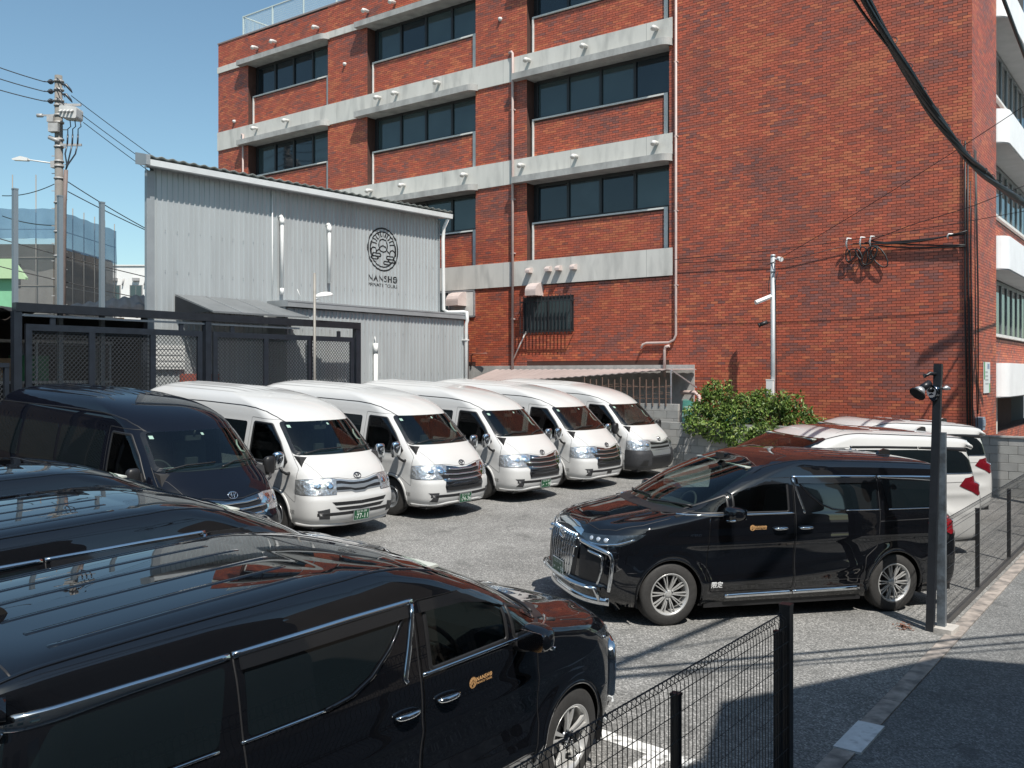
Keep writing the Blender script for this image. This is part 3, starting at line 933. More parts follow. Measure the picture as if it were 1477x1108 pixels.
def copy_tree(o, parent=None):
    c = o.copy(); COL.objects.link(c)
    if parent is not None: c.parent = parent
    for ch in list(o.children): copy_tree(ch, c)
    return c
def place_vehicle(o, u, v, heading, scale=1.0, dz=0.0, slope=SLOPE, rise=0.0):
    """stand a vehicle on the sloping lot; heading in degrees from +X"""
    h = math.radians(heading)
    n = Vector((slope, -rise, 1)).normalized()
    f = Vector((math.cos(h), math.sin(h), 0)); f = (f - n * f.dot(n)).normalized()
    l = n.cross(f)
    M = Matrix((f, l, n)).transposed()
    o.rotation_euler = M.to_euler(); o.location = (u, v, gz(u) + dz); o.scale = (scale,) * 3

# ---- vehicle materials
def paint_mat(name, col, rough, metal, inside):
    m = pbr(name, col, rough, metal, coat=1.0, coat_rough=0.012, spec=0.0 if max(col) < 0.1 else 0.3, two_side=inside)
    m.node_tree.nodes['Principled BSDF'].inputs['Coat IOR'].default_value = 1.75 if 'black car' in name else 1.45
    return m
P_BLACK = paint_mat('black car paint', (0.0035, 0.004, 0.0055), 0.30, 0.0, (0.02, 0.02, 0.02))
P_NAVY = paint_mat('dark blue black van paint', (0.004, 0.005, 0.009), 0.28, 0.0, (0.02, 0.02, 0.02))
P_WHITE = paint_mat('white van paint', (0.50, 0.50, 0.49), 0.35, 0.0, (0.03, 0.03, 0.03))
P_PEARL = paint_mat('pearl white paint', (0.50, 0.50, 0.49), 0.3, 0.0, (0.03, 0.03, 0.03))
CHROME = pbr('chrome trim', (0.72, 0.74, 0.76), 0.06, 1.0)
SILVER = pbr('silver painted plastic', (0.42, 0.44, 0.46), 0.3, 0.7, coat=0.5)
DARKCHROME = pbr('smoked chrome', (0.22, 0.23, 0.25), 0.12, 1.0)
BLACK_PLASTIC = pbr('black trim plastic', (0.012, 0.012, 0.013), 0.45, noise=(20, 0.2))
GREY_PLASTIC = pbr('dark grey bumper plastic', (0.03, 0.031, 0.034), 0.55, noise=(25, 0.2))
RUBBER = pbr('tyre rubber', (0.028, 0.027, 0.026), 0.75, noise=(18, 0.25), bump=(80, 0.2))
SEAM = pbr('panel gap shadow', (0.012, 0.012, 0.013), 0.6)
SEAM_W = pbr('panel gap grey', (0.16, 0.16, 0.16), 0.6)
PRIVACY = pbr('privacy glass', (0.005, 0.008, 0.010), 0.02, coat=0.3, spec=0.6)
SCREEN = glass('windscreen glass', (0.62, 0.74, 0.68))
DOORGLASS = glass('smoked door glass', (0.22, 0.25, 0.25))
FRIT = pbr('black glass border', (0.008, 0.008, 0.009), 0.15, coat=0.6)
LAMP = pbr('headlamp lens', (0.55, 0.57, 0.58), 0.1, 0.75, coat=1.0, noise=(16, 0.5, 2), bump=(26, 0.9, 0.02))
LAMP_DARK = pbr('dark headlamp', (0.045, 0.06, 0.075), 0.08, 0.5, coat=1.0, noise=(12, 0.4), bump=(14, 0.4, 0.02))
RED_LENS = pbr('red lamp lens', (0.32, 0.006, 0.014), 0.12, coat=1.0, bump=(30, 0.2))
ALLOY = pbr('machined alloy', (0.48, 0.48, 0.47), 0.3, 0.45)
ALLOY_DARK = pbr('dark alloy', (0.03, 0.03, 0.033), 0.3, 0.5)
CABIN = pbr('dark cabin trim', (0.020, 0.020, 0.021), 0.75, noise=(10, 0.2))
SEAT_GREY = pbr('grey seat cloth', (0.055, 0.055, 0.058), 0.9, noise=(14, 0.15))
SEAT_PALE = pbr('pale beige leather', (0.30, 0.27, 0.23), 0.6, noise=(8, 0.1))
PLATE_GREEN = pbr('green number plate', (0.008, 0.075, 0.03), 0.4)
PLATE_WHITE = pbr('white plate characters', (0.70, 0.75, 0.70), 0.5)
PAPER = pbr('white sticker', (0.75, 0.76, 0.76), 0.6)
GOLD = pbr('gold lettering', (0.62, 0.36, 0.16), 0.45)
LOGO_BLACK = pbr('black lettering', (0.014, 0.016, 0.018), 0.6)

# ---- the operator's round emblem and name as flat line work
def ring2d(mb, cx, cy, r, w, n=40, a0=0, a1=360):
    pts = []
    m = max(4, int(n * (a1 - a0) / 360))
    for k in range(m + 1):
        a = math.radians(a0 + (a1 - a0) * k / m)
        pts.append((cx + r * math.cos(a), cy + r * math.sin(a)))
    line2d(mb, pts, w)
def line2d(mb, pts, w):
    for (x0, y0), (x1, y1) in zip(pts[:-1], pts[1:]):
        d = math.hypot(x1 - x0, y1 - y0)
        if d < 1e-6: continue
        nx, ny = -(y1 - y0) / d * w / 2, (x1 - x0) / d * w / 2
        ex, ey = (x1 - x0) / d * w * 0.3, (y1 - y0) / d * w * 0.3
        mb.add([(x0 - nx - ex, y0 - ny - ey, 0), (x0 + nx - ex, y0 + ny - ey, 0), (x1 + nx + ex, y1 + ny + ey, 0), (x1 - nx + ex, y1 - ny + ey, 0)], [(0, 3, 2, 1)])
def capsule(mb, x0, x1, y, h, w, gap=None):
    r = h / 2
    pts = [(x0 + r, y + r), (x1 - r, y + r)] + [(x1 - r + r * math.cos(math.radians(t)), y + r * math.sin(math.radians(t))) for t in (60, 30, 0, -30, -60)] + \
          [(x1 - r, y - r), (x0 + r, y - r)] + [(x0 + r - r * math.cos(math.radians(t)), y - r * math.sin(math.radians(t))) for t in (60, 30, 0, -30, -60)] + [(x0 + r, y + r)]
    line2d(mb, pts, w)
def emblem2d(w=0.045):
    """unit radius: sun with rays behind two hills and clouds in a double ring"""
    mb = MB()
    ring2d(mb, 0, 0, 1.0, w * 1.2, 56)
    ring2d(mb, 0, 0, 0.83, w, 48, -38, 212)
    ring2d(mb, 0, 0, 0.83, w, 48, 222, 318)
    ring2d(mb, 0, 0.18, 0.30, w, 28)
    for k in range(11):
        a = math.radians(8 + 164 * k / 10)
        r1 = 0.43
        for r2 in np.linspace(1.0, 0.5, 60):
            if math.hypot(r2 * math.cos(a), 0.18 + r2 * math.sin(a)) <= 0.82: break
        line2d(mb, [(r1 * math.cos(a), 0.18 + r1 * math.sin(a)), (r2 * math.cos(a), 0.18 + r2 * math.sin(a))], w)
    line2d(mb, [(-0.46, -0.16), (-0.12, 0.14), (0, 0.19), (0.12, 0.14), (0.46, -0.22)], w)
    ring2d(mb, -0.62, -0.14, 0.19, w, 24, 0, 200)
    ring2d(mb, 0.64, -0.18, 0.19, w, 24, -20, 180)
    for x0, x1, y in ((-0.68, -0.14, -0.28), (-0.78, -0.34, -0.42), (0.24, 0.72, -0.36), (0.36, 0.80, -0.50), (0.06, 0.46, -0.62)):
        capsule(mb, x0, x1, y, 0.14, w)
    return mb
def name2d(h):
    """NANSHO wordmark (the O a filled disc with a cloud) above PRIVATE TOURS; h = capital height"""
    mb = MB()
    v, f = mesh_data(emboss_text('NANSH', h * 1.38, 'LEFT', bold=True, spacing=1.16))
    mb.add(v, f)
    x1 = max(p[0] for p in v); x0 = min(p[0] for p in v)
    c = x1 + h * 0.72
    n = 20
    cy = sum((min(p[1] for p in v), max(p[1] for p in v))) / 2
    # disc with a cloud-shaped opening
    ring2d(mb, c, cy, h * 0.42, h * 0.20, 24)
    line2d(mb, [(c - h * 0.3, cy + h * 0.10), (c + h * 0.12, cy + h * 0.10)], h * 0.13)
    line2d(mb, [(c - h * 0.05, cy - h * 0.14), (c + h * 0.3, cy - h * 0.14)], h * 0.13)
    X1 = c + h * 0.5
    v2, f2 = mesh_data(emboss_text('PRIVATE TOURS', h * 0.70, 'LEFT', bold=True, spacing=1.12))
    a0, a1 = min(p[0] for p in v2), max(p[0] for p in v2)
    k = (X1 - x0) / (a1 - a0)
    y2 = min(p[1] for p in v) - h * 0.55
    mb.add([(x0 + (p[0] - a0) * k, y2 + p[1], 0) for p in v2], f2)
    mid = (x0 + X1) / 2
    mb.v = [(p[0] - mid, p[1], 0) for p in mb.v]
    return mb, X1 - x0
def plain(mb, scale=1.0, dx=0.0, dy=0.0):
    me = bpy.data.meshes.new('lettering')
    me.from_pydata([(p[0] * scale + dx, p[1] * scale + dy, 0) for p in mb.v], [], mb.f); me.update()
    return me
def door_logo():
    """emblem with the name to its right, about 0.32 m wide"""
    mb = MB(); e = emblem2d(0.10)
    mb.add([(p[0] * 0.047 - 0.13, p[1] * 0.047, 0) for p in e.v], e.f)
    n, w = name2d(0.036)
    mb.add([(p[0] + 0.035, p[1] + 0.014, 0) for p in n.v], n.f)
    mb.v = [(p[0] * .66, p[1] * .66, 0) for p in mb.v]
    return mb

# ---- shared small parts
def ellipse_ring(mb, cy, cz, ry, rz, w, x=0.0, n=28):
    pts = [(x, cy + ry * math.cos(2 * math.pi * k / n), cz + rz * math.sin(2 * math.pi * k / n)) for k in range(n)]
    mb.tube(pts, w, 6, closed=True)
def oval_badge(name, mat, parent, r=0.07):
    """three interlocking ovals"""
    mb = MB()
    ellipse_ring(mb, 0, 0, r * 1.0, r * 0.68, r * 0.085)
    ellipse_ring(mb, 0, r * 0.02, r * 0.30, r * 0.62, r * 0.075)
    ellipse_ring(mb, 0, r * 0.30, r * 0.66, r * 0.30, r * 0.075)
    return mb.obj(name, mat, parent)
def number_plate(parent, big, kana='う', top='なにわ 330'):
    pl = MB(); pl.box(-0.004, 0.004, -0.165, 0.165, -0.0825, 0.0825)
    o = pl.obj('number_plate', PLATE_GREEN, parent)
    fr = MB()
    for z in (-0.0825, 0.0825): fr.bar((0.002, -0.168, z), (0.002, 0.168, z), 0.012, 0.006)
    for y in (-0.165, 0.165): fr.bar((0.0021, y, -0.08), (0.0021, y, 0.08), 0.012, 0.006)
    fr.obj('plate_frame', SILVER, o)
    mb = MB()
    def put(txt, size, y, z, bold=False, sp=1.0):
        v, f = mesh_data(emboss_text(txt, size, 'CENTER', bold=bold, spacing=sp))
        mb.add([(0.0062, y + p[0], z + p[1]) for p in v], f)
    put(top, 0.047, 0.0, 0.050)
    put(kana, 0.045, -0.125, -0.035)
    put(big, 0.112, 0.025, -0.028, False, 1.02)
    mb.obj('plate_number', PLATE_WHITE, o, fix=False)
    return o

def wheel(parent, loc, side, R, style, rimr, width=0.23, name='wheel'):
    """wheel axis along Y, outer face towards side (+1 left, -1 right)"""
    w = empty(name, loc); w.parent = parent
    if side < 0: w.rotation_euler = (0, 0, math.pi)
    h = width / 2
    ty = MB()
    prof = [(rimr - 0.012, -h * 0.7), (rimr, -h * 0.95), (rimr + 0.035, -h), (R - 0.03, -h * 0.93), (R - 0.008, -h * 0.8), (R, -h * 0.55)]
    n = 4
    prof += [(R, -h * 0.30), (R - 0.009, -h * 0.29), (R - 0.009, -h * 0.22), (R, -h * 0.21), (R, h * 0.21), (R - 0.009, h * 0.22), (R - 0.009, h * 0.29), (R, h * 0.30)]
    prof += [(R, h * 0.55), (R - 0.008, h * 0.8), (R - 0.03, h * 0.93), (rimr + 0.035, h), (rimr + 0.012, h * 0.985), (rimr, h * 0.95), (rimr - 0.012, h * 0.7)]
    ty.lathe(prof, 56)
    ty.obj('tyre', RUBBER, w)
    rm = MB()
    rm.lathe([(rimr - 0.012, h * 0.90), (rimr + 0.004, h * 0.965), (rimr - 0.004, h * 0.97), (rimr - 0.02, h * 0.88), (rimr - 0.03, h * 0.3), (rimr - 0.035, -h * 0.6)], 56)
    def spoke(ang, r0, r1, w0, w1, y0, y1, t=0.02):
        ca, sa = math.cos(ang), math.sin(ang)
        vs = []
        for r, ww, y in ((r0, w0, y0), ((r0 + r1) / 2, (w0 + w1) / 2, (y0 + y1) / 2 + 0.006), (r1, w1, y1)):
            for s_, yy in ((-1, y - t), (-0.75, y), (0.75, y), (1, y - t)):
                vs.append((ca * r - sa * s_ * ww / 2, yy, sa * r + ca * s_ * ww / 2))
        fs = []
        for i in (0, 1):
            b = i * 4
            for k in range(3): fs.append((b + k, b + k + 1, b + k + 5, b + k + 4))
            fs.append((b + 3, b, b + 4, b + 7))
        rm.add(vs, fs)
    if style == 'multi':
        for k in range(10):
            a = 2 * math.pi * k / 10
            spoke(a - 0.06, 0.045, rimr - 0.012, 0.016, 0.012, h * 0.62, h * 0.84)
            spoke(a + 0.13, 0.045, rimr - 0.012, 0.016, 0.012, h * 0.62, h * 0.84)
    elif style == 'five':
        for k in range(5):
            a = 2 * math.pi * k / 5 + 0.3
            spoke(a - 0.17, 0.05, rimr - 0.01, 0.018, 0.040, h * 0.66, h * 0.86)
            spoke(a + 0.17, 0.05, rimr - 0.01, 0.018, 0.040, h * 0.66, h * 0.86)
    else:                                     # pressed steel wheel
        rm.lathe([(rimr - 0.02, h * 0.5), (rimr - 0.05, h * 0.62), (0.13, h * 0.45), (0.10, h * 0.7), (0.075, h * 0.78), (0.0, h * 0.80)], 40)
    rm.obj('rim', ALLOY if style != 'steel' else SILVER, w)
    hb = MB()
    hb.lathe([(0.05, h * 0.45), (0.042, h * 0.66), (0.03, h * 0.72), (0.0, h * 0.725)], 24)
    for k in range(5):
        a = 2 * math.pi * k / 5
        hb.tube([(0.055 * math.cos(a), h * 0.68, 0.055 * math.sin(a)), (0.055 * math.cos(a), h * 0.78, 0.055 * math.sin(a))], 0.01, 6)
    hb.obj('hub', ALLOY if style != 'five' else DARKCHROME, w)
    br = MB()
    br.lathe([(0.0, -h * 0.15), (rimr - 0.04, -h * 0.15), (rimr - 0.04, -h * 0.05), (0.06, 0.0)], 32)
    br.obj('brake_disc', ALLOY_DARK, w)
    return w

def seat(parent, x, y, z, mat, w=0.52, back=0.62, rake=0.16):
    o = empty('seat', (x, y, z)); o.parent = parent
    def pad(cx, cz, dx, dz, dy, rot):
        """rounded cushion"""
        bm = bmesh.new(); bmesh.ops.create_cube(bm, size=1)
        bmesh.ops.scale(bm, vec=(dx, dy, dz), verts=bm.verts)
        bmesh.ops.bevel(bm, geom=bm.edges[:], offset=min(dx, dz) * 0.35, segments=3, affect='EDGES', profile=0.5)
        bmesh.ops.rotate(bm, cent=(0, 0, 0), matrix=Matrix.Rotation(rot, 3, 'Y'), verts=bm.verts)
        bmesh.ops.translate(bm, vec=(cx, 0, cz), verts=bm.verts)
        me = bpy.data.meshes.new('pad'); bm.to_mesh(me); bm.free()
        me.polygons.foreach_set('use_smooth', [True] * len(me.polygons))
        return me
    link('cushion', pad(0.05, 0.05, 0.5, 0.16, w, 0.08), mat, o)
    link('backrest', pad(-0.25, 0.1 + back / 2, 0.14, back, w, -rake), mat, o)
    link('headrest', pad(-0.36, 0.24 + back, 0.10, 0.2, w * 0.52, -rake), mat, o)
    return o
def steering(parent, loc):
    mb = MB(); n = 24
    tilt = math.radians(28)
    def P(a, r): return (loc[0] - math.sin(tilt) * r * math.sin(a) , loc[1] + r * math.cos(a), loc[2] + math.cos(tilt) * r * math.sin(a))
    mb.tube([P(2 * math.pi * k / n, 0.19) for k in range(n)], 0.016, 6, closed=True)
    for a in (0, math.pi, -math.pi / 2): mb.tube([P(a, 0.19), (loc[0] + 0.03, loc[1], loc[2])], 0.014, 6)
    mb.tube([loc, (loc[0] + 0.35, loc[1], loc[2] - 0.18)], 0.035, 8)
    return mb.obj('steering_wheel', CABIN, parent)
# ------------------------------------------------------------------ vehicle kits (meshes shared between alike vehicles)
class Kit:
    def __init__(s): s.c = {}
    def part(s, key, name, mat, parent, fn, label=None):
        if key not in s.c: s.c[key] = (fn(), {})
        me, by = s.c[key]
        if mat.name not in by:
            m2 = me.copy(); m2.name = name; m2.materials.clear(); m2.materials.append(mat); by[mat.name] = m2
        o = bpy.data.objects.new(name, by[mat.name]); COL.objects.link(o); o.parent = parent
        if label: o['label'] = label
        return o
    def pair(s, key, name, mat, parent, fn, label=None):
        """the same piece on the left and mirrored on the right"""
        a = s.part(key + '|L', name, mat, parent, fn, label)
        b = s.part(key + '|R', name, mat, parent, lambda: mirrored(s.c[key + '|L'][0]), label)
        return a, b
def circle(cx, cz, r, n=40):
    return [(cx + r * math.cos(2 * math.pi * k / n), cz + r * math.sin(2 * math.pi * k / n)) for k in range(n)]
def arch_poly(cx, cz, r, n=30, zb=-0.2):
    return [(cx + r * math.cos(math.radians(-12 + 204 * k / n)), cz + r * math.sin(math.radians(-12 + 204 * k / n))) for k in range(n + 1)] + [(cx - r, zb), (cx + r, zb)]
def arch_lip(veh, cx, cz, r, w, off, high):
    path = [(cx + r * math.cos(math.radians(-10 + 200 * k / 24)), cz + r * math.sin(math.radians(-10 + 200 * k / 24))) for k in range(25)]
    return veh.strip(path, w, 'L', off, high)
def liner(cx, cz, r, y0, y1):
    mb = MB()
    n = 20
    pts = [(cx + r * math.cos(math.radians(-20 + 220 * k / n)), cz + r * math.sin(math.radians(-20 + 220 * k / n))) for k in range(n + 1)]
    vs = [(x, y0, z) for x, z in pts] + [(x, y1, z) for x, z in pts]
    mb.add(vs, [(i, i + 1, n + 2 + i, n + 1 + i) for i in range(n)], True)
    mb.add([(x, y0, z) for x, z in pts], [tuple(range(n + 1))])
    return mb.mesh('liner')

# ================= high roof van
VAN_T = [(.22, .16, 5.26, .83, .5, 3.2, .25, 4), (.30, .05, 5.32, .90, .5, 3.4, .25, 4), (.40, .01, 5.36, .93, .5, 3.4, .25, 4),
         (.52, .00, 5.38, .94, .5, 3.4, .25, 4), (.64, .005, 5.38, .942, .5, 3.3, .25, 4), (.73, .035, 5.375, .942, .52, 3.2, .25, 4),
         (.86, .065, 5.37, .942, .55, 3.0, .25, 4), (1.0, .125, 5.36, .94, .58, 2.9, .25, 4), (1.10, .20, 5.355, .938, .58, 2.8, .25, 4),
         (1.20, .31, 5.345, .935, .56, 2.7, .25, 4), (1.30, .42, 5.335, .925, .54, 2.6, .25, 4), (1.50, .645, 5.31, .897, .5, 2.6, .25, 4),
         (1.70, .88, 5.28, .862, .46, 2.6, .25, 4), (1.80, 1.005, 5.265, .843, .44, 2.6, .25, 4), (1.89, 1.11, 5.25, .830, .46, 2.6, .25, 3.5),
         (1.98, 1.25, 5.22, .812, .5, 2.5, .3, 3), (2.06, 1.43, 5.18, .785, .55, 2.4, .35, 3), (2.13, 1.66, 5.12, .745, .6, 2.3, .4, 2.6),
         (2.185, 1.93, 5.03, .680, .62, 2.2, .45, 2.4), (2.225, 2.22, 4.92, .585, .58, 2, .45, 2), (2.255, 2.52, 4.78, .44, .48, 2, .4, 2),
         (2.275, 2.8, 4.62, .25, .3, 2, .3, 2), (2.285, 3.0, 4.5, 0.0, .2, 2, .2, 2)]
def van_deform(P, half):
    x = half - P[:, 0]; y, z = P[:, 1], P[:, 2]
    # faint shoulder crease and lower tuck
    P[:, 1] += np.sign(y) * (0.006 * np.exp(-((z - 1.02) / 0.05) ** 2) - 0.008 * np.exp(-((z - 0.78) / 0.14) ** 2)) * (np.abs(y) > 0.6) * (x > 0.5)
    # roof stiffening ribs
    rib = np.zeros_like(z)
    top = (z > 2.19) & (x > 2.3) & (x < 5.0)
    rib[top] = 0.008 * np.cos(np.abs(y[top]) * 2 * math.pi / 0.17)
    P[:, 2] += rib * np.clip((x - 2.3) / 0.3, 0, 1)
    return P
VK = Kit()
VH = 5.38 / 2
def vx(xb): return VH - xb                          # metres behind the nose -> vehicle X
VAN = Vehicle(VAN_T, 5.38, per=6, nF=28, nS=110, nR=14, taper=0.02, deform=van_deform)
V_FA, V_RA, V_R = vx(1.03), vx(1.03 + 3.11), 0.345
def poly_x(pts): return [(vx(a), b) for a, b in pts]
VAN_WS = smooth_poly([(-.835, 1.315), (.835, 1.315), (.745, 1.805), (-.745, 1.805)], 0.07)
VAN_FD = smooth_poly(poly_x([(0.73, 1.20), (0.97, 1.50), (1.24, 1.765), (1.66, 1.775), (1.66, 1.17), (0.86, 1.17)]), 0.03)   # front door glass
VAN_DOOR = smooth_poly(poly_x([(0.50, 1.12), (0.62, 1.24), (0.90, 1.54), (1.17, 1.83), (1.74, 1.85), (1.74, 0.36), (1.44, 0.36), (1.42, 0.55), (1.34, 0.68), (1.2, 0.76), (0.98, 0.79), (0.80, 0.76), (0.62, 0.66), (0.50, 0.60)]), 0.03)
VAN.cut(VAN_WS, 'F')
_m = {}
for side in 'LR':
    VAN.cut(VAN_FD, side)
    VAN.cut(arch_poly(V_FA, V_R, 0.40), side); VAN.cut(arch_poly(V_RA, V_R, 0.40), side)
    _m['door' + side] = VAN.cut(VAN_DOOR, side, True, 'front_door')
_bm = bpy.data.meshes.new('body'); VAN.bm.to_mesh(_bm); _bm.update(); VAN.set_normals(_bm); _m['body'] = _bm
VAN_SL = [(1.84, 1.20), (1.84, 1.77), (3.02, 1.77), (3.02, 1.20)]
VAN_SL2 = [(3.10, 1.20), (3.10, 1.77), (4.12, 1.77), (4.12, 1.20)]
VAN_Q = [(4.20, 1.22), (4.20, 1.77), (5.05, 1.76), (5.08, 1.25)]

def make_van(paint, label, grade='new', plate=None, mirror_mat=None, seam=None, sticker=True, glassy=SCREEN):
    seam = seam or SEAM_W
    r = empty('high_roof_van', label=label, cat='van', group='vans parked in a row nose to the lot')
    K = VK
    K.part('body', 'body', paint, r, lambda: _m['body'])
    dR = K.part('doorR', 'front_door', paint, r, lambda: _m['doorR'])
    dL = K.part('doorL', 'front_door', paint, r, lambda: _m['doorL'])
    # glass
    ws = K.part('ws', 'windscreen', glassy, r, lambda: VAN.panel(VAN_WS, 'F', 0.004, 0.06, 0))
    def frit():
        inner = [(a * 0.945, 1.575 + (b - 1.56) * 0.88) for a, b in VAN_WS]
        vs, fs = [], []
        n = len(VAN_WS)
        for k in range(n):
            for t in (0, 0.5, 1):
                a = VAN_WS[k][0] * 1.012 * (1 - t) + inner[k][0] * t; b = (1.56 + (VAN_WS[k][1] - 1.56) * 1.012) * (1 - t) + inner[k][1] * t
                h, nn = VAN.cast(a, b, 'F'); vs.append(tuple(h + nn * 0.007))
        for k in range(n):
            l = (k + 1) % n
            for t in range(2): fs.append((k * 3 + t, l * 3 + t, l * 3 + t + 1, k * 3 + t + 1))
        me = bpy.data.meshes.new('frit'); me.from_pydata(vs, [], fs); me.update(); return me
    K.part('frit', 'windscreen_seal', FRIT, ws, frit)
    K.pair('fd', 'side_window', DOORGLASS, r, lambda: VAN.panel(VAN_FD, 'L', 0.003, 0.06, 0))
    K.pair('fdseal', 'window_seal', BLACK_PLASTIC, r, lambda: VAN.strip(VAN_FD + VAN_FD[:1], 0.035, 'L', 0.003, 0.010))
    for i, q in enumerate((VAN_SL, VAN_SL2, VAN_Q)):
        K.pair('sw%d' % i, 'side_window', PRIVACY, r, lambda q=q: VAN.panel(smooth_poly(poly_x(q), 0.05), 'L', 0.004, 0.08, 0.012))
    K.part('bw', 'rear_window', PRIVACY, r, lambda: VAN.panel(smooth_poly([(-.72, 1.2), (.72, 1.2), (.66, 1.75), (-.66, 1.75)], 0.06), 'B', 0.004, 0.1))
    # gaps, gutter line
    K.pair('gutter', 'roof_seam', BLACK_PLASTIC, r, lambda: VAN.strip(poly_x([(1.10, 1.79), (1.26, 1.875), (1.46, 1.95), (1.7, 1.995), (2.0, 2.015), (3, 2.02), (5.05, 2.0)]), 0.018, 'L', 0.001, 0.004))
    K.pair('gap1', 'panel_gap', seam, r, lambda: VAN.strip(VAN_DOOR + VAN_DOOR[:1], 0.010, 'L', 0.0008, 0.002))
    K.part('slide', 'panel_gap', seam, r, lambda: VAN.strip(poly_x([(1.78, 1.83), (1.78, .40), (3.06, .40), (3.06, 1.83), (1.78, 1.83)]), 0.010, 'L', 0.0008, 0.002))
    K.part('rail', 'slide_rail', BLACK_PLASTIC, r, lambda: VAN.strip(poly_x([(3.1, 1.06), (4.5, 1.06)]), 0.02, 'L', 0.001, 0.004))
    K.part('hood', 'panel_gap', seam, r, lambda: VAN.strip([(-.86, 1.26), (-.76, 1.20), (-.67, 1.04), (-.64, .99), (-.40, .985), (-.16, .945), (.16, .945), (.40, .985), (.64, .99), (.67, 1.04), (.76, 1.20), (.86, 1.26)], 0.009, 'F', 0.0008, 0.002))
    # arches, under-body, wheels
    for k, cx in (('f', V_FA), ('r', V_RA)):
        K.pair('lip' + k, 'wheel_arch', paint, r, lambda cx=cx: arch_lip(VAN, cx, V_R, 0.412, 0.05, 0.0, 0.012))
        K.pair('lin' + k, 'arch_liner', BLACK_PLASTIC, r, lambda cx=cx: liner(cx, V_R, 0.42, 0.62, 0.935))
    K.part('under', 'underbody', BLACK_PLASTIC, r, lambda: MB().box(-2.45, 2.4, -.60, .60, .19, .42).box(-1.2, V_FA - .5, -.88, .88, .2, .34).box(-2.45, V_RA - .45, -.88, .88, .24, .36).box(V_FA + 0.42, 2.46, -.8, .8, .20, .3).mesh('under'))
    for s in (1, -1):
        for cx in (V_FA, V_RA): wheel(r, (cx, s * 0.80, V_R), s, V_R, 'steel', 0.20, 0.20)
    # handles
    for d, sg in ((dL, 'L'), (dR, 'R')):
        def h(sg=sg):
            mb = MB(); hh, n = VAN.cast(vx(1.58), 1.03, sg)
            y = hh.y; s_ = 1 if sg == 'L' else -1
            mb.tube([(vx(1.48), y, 1.03), (vx(1.50), y + s_ * .03, 1.03), (vx(1.66), y + s_ * .03, 1.03), (vx(1.68), y, 1.03)], 0.014, 6)
            return mb.mesh('handle')
        K.part('hnd' + sg, 'handle', paint, d, h)
    # lamps
    hl = [(27.0, .735), (26.0, .965), (33, .985), (43, .982), (56, .965), (62, .95), (62, .755), (56, .735)]
    for a in K.pair('hl', 'headlight', LAMP, r, lambda: VAN.panel(smooth_poly(hl, .02), 'W', 0.006, 0.03, 0.02, dome=0.006)): pass
    def hl_in(a, b, rr):
        m = MB(); m.lathe([(0.0, 0.012), (rr * .5, 0.016), (rr * .85, 0.012), (rr, 0.004)], 16, 'x')
        h, n = VAN.cast(a, b, 'W'); rot = n.to_track_quat('X', 'Z').to_matrix(); mb = MB()
        mb.add([h + n * 0.008 + rot @ Vector(p) for p in m.v], m.f, True)
        return mb.mesh('reflector')
    for k, q in enumerate(((33, .86, .062), (43, .865, .058))):
        K.pair('hlin%d' % k, 'lamp_reflector', CHROME, r, lambda q=q: hl_in(*q))
    K.pair('hlgap', 'panel_gap', SEAM, r, lambda: VAN.strip(hl + hl[:1], 0.012, 'W', 0.002, 0.006))
    # emblem
    def badge(z):
        b = oval_badge('emblem', DARKCHROME if paint is not P_NAVY else CHROME, r, 0.075)
        h, n = VAN.cast(0, z, 'F'); b.location = h + n * 0.008; b.rotation_euler = (0, -math.atan2(n.z, n.x), 0)
        return b
    badge(.99)
    bumper = paint if grade != 'dark' else GREY_PLASTIC
    def fpan(key, name, mat, pts, off=0.004, dome=0.0, mode='F', skirt=0.02, mirror=False):
        if mirror: return K.pair(key, name, mat, r, lambda: VAN.panel(pts, mode, off, 0.05, skirt, dome))
        return K.part(key, name, mat, r, lambda: VAN.panel(pts, mode, off, 0.05, skirt, dome))
    def sym(half): return half + [(-a, b) for a, b in reversed(half)]
    if grade == 'old':
        fpan('g0', 'grille', SILVER, sym([(0.0, .735), (.10, .735), (.17, .765), (.5, .775), (.57, .80), (.60, .965), (.40, .968), (.20, .935), (.10, .925), (0, .925)]), 0.006)
        fpan('g1', 'grille_slot', BLACK_PLASTIC, sym([(0, .895), (.10, .895), (.20, .905), (.38, .938), (.56, .94), (.55, .895), (.36, .892), (.20, .868), (.10, .862), (0, .862)]), 0.009)
        fpan('g2', 'grille_slot', BLACK_PLASTIC, sym([(0, .765), (.10, .765), (.18, .79), (.5, .80), (.51, .845), (.34, .842), (.20, .822), (.10, .800), (0, .800)]), 0.009)
        fpan('l1', 'air_intake', BLACK_PLASTIC, sym([(0, .555), (.52, .57), (.58, .625), (0, .605)]), 0.004)
        fpan('l2', 'air_intake', BLACK_PLASTIC, sym([(0, .475), (.44, .49), (.52, .54), (0, .525)]), 0.004)
        fpan('fg', 'fog_recess', GREY_PLASTIC, [(.60, .36), (.76, .37), (.80, .50), (.62, .53)], 0.004, mirror=True)
        K.part('lipo', 'bumper_lip', paint, r, lambda: VAN.strip([(-62, .27), (-40, .27), (-25, .255), (-14, .235), (14, .235), (25, .255), (40, .27), (62, .27)], 0.05, 'W', 0.01, 0.03))
        zpl = .40
    else:
        chrome_top = [(0.0, .915), (.10, .915), (.20, .935), (.42, .962), (.66, .962), (.67, .90), (.62, .80), (0, .80)]
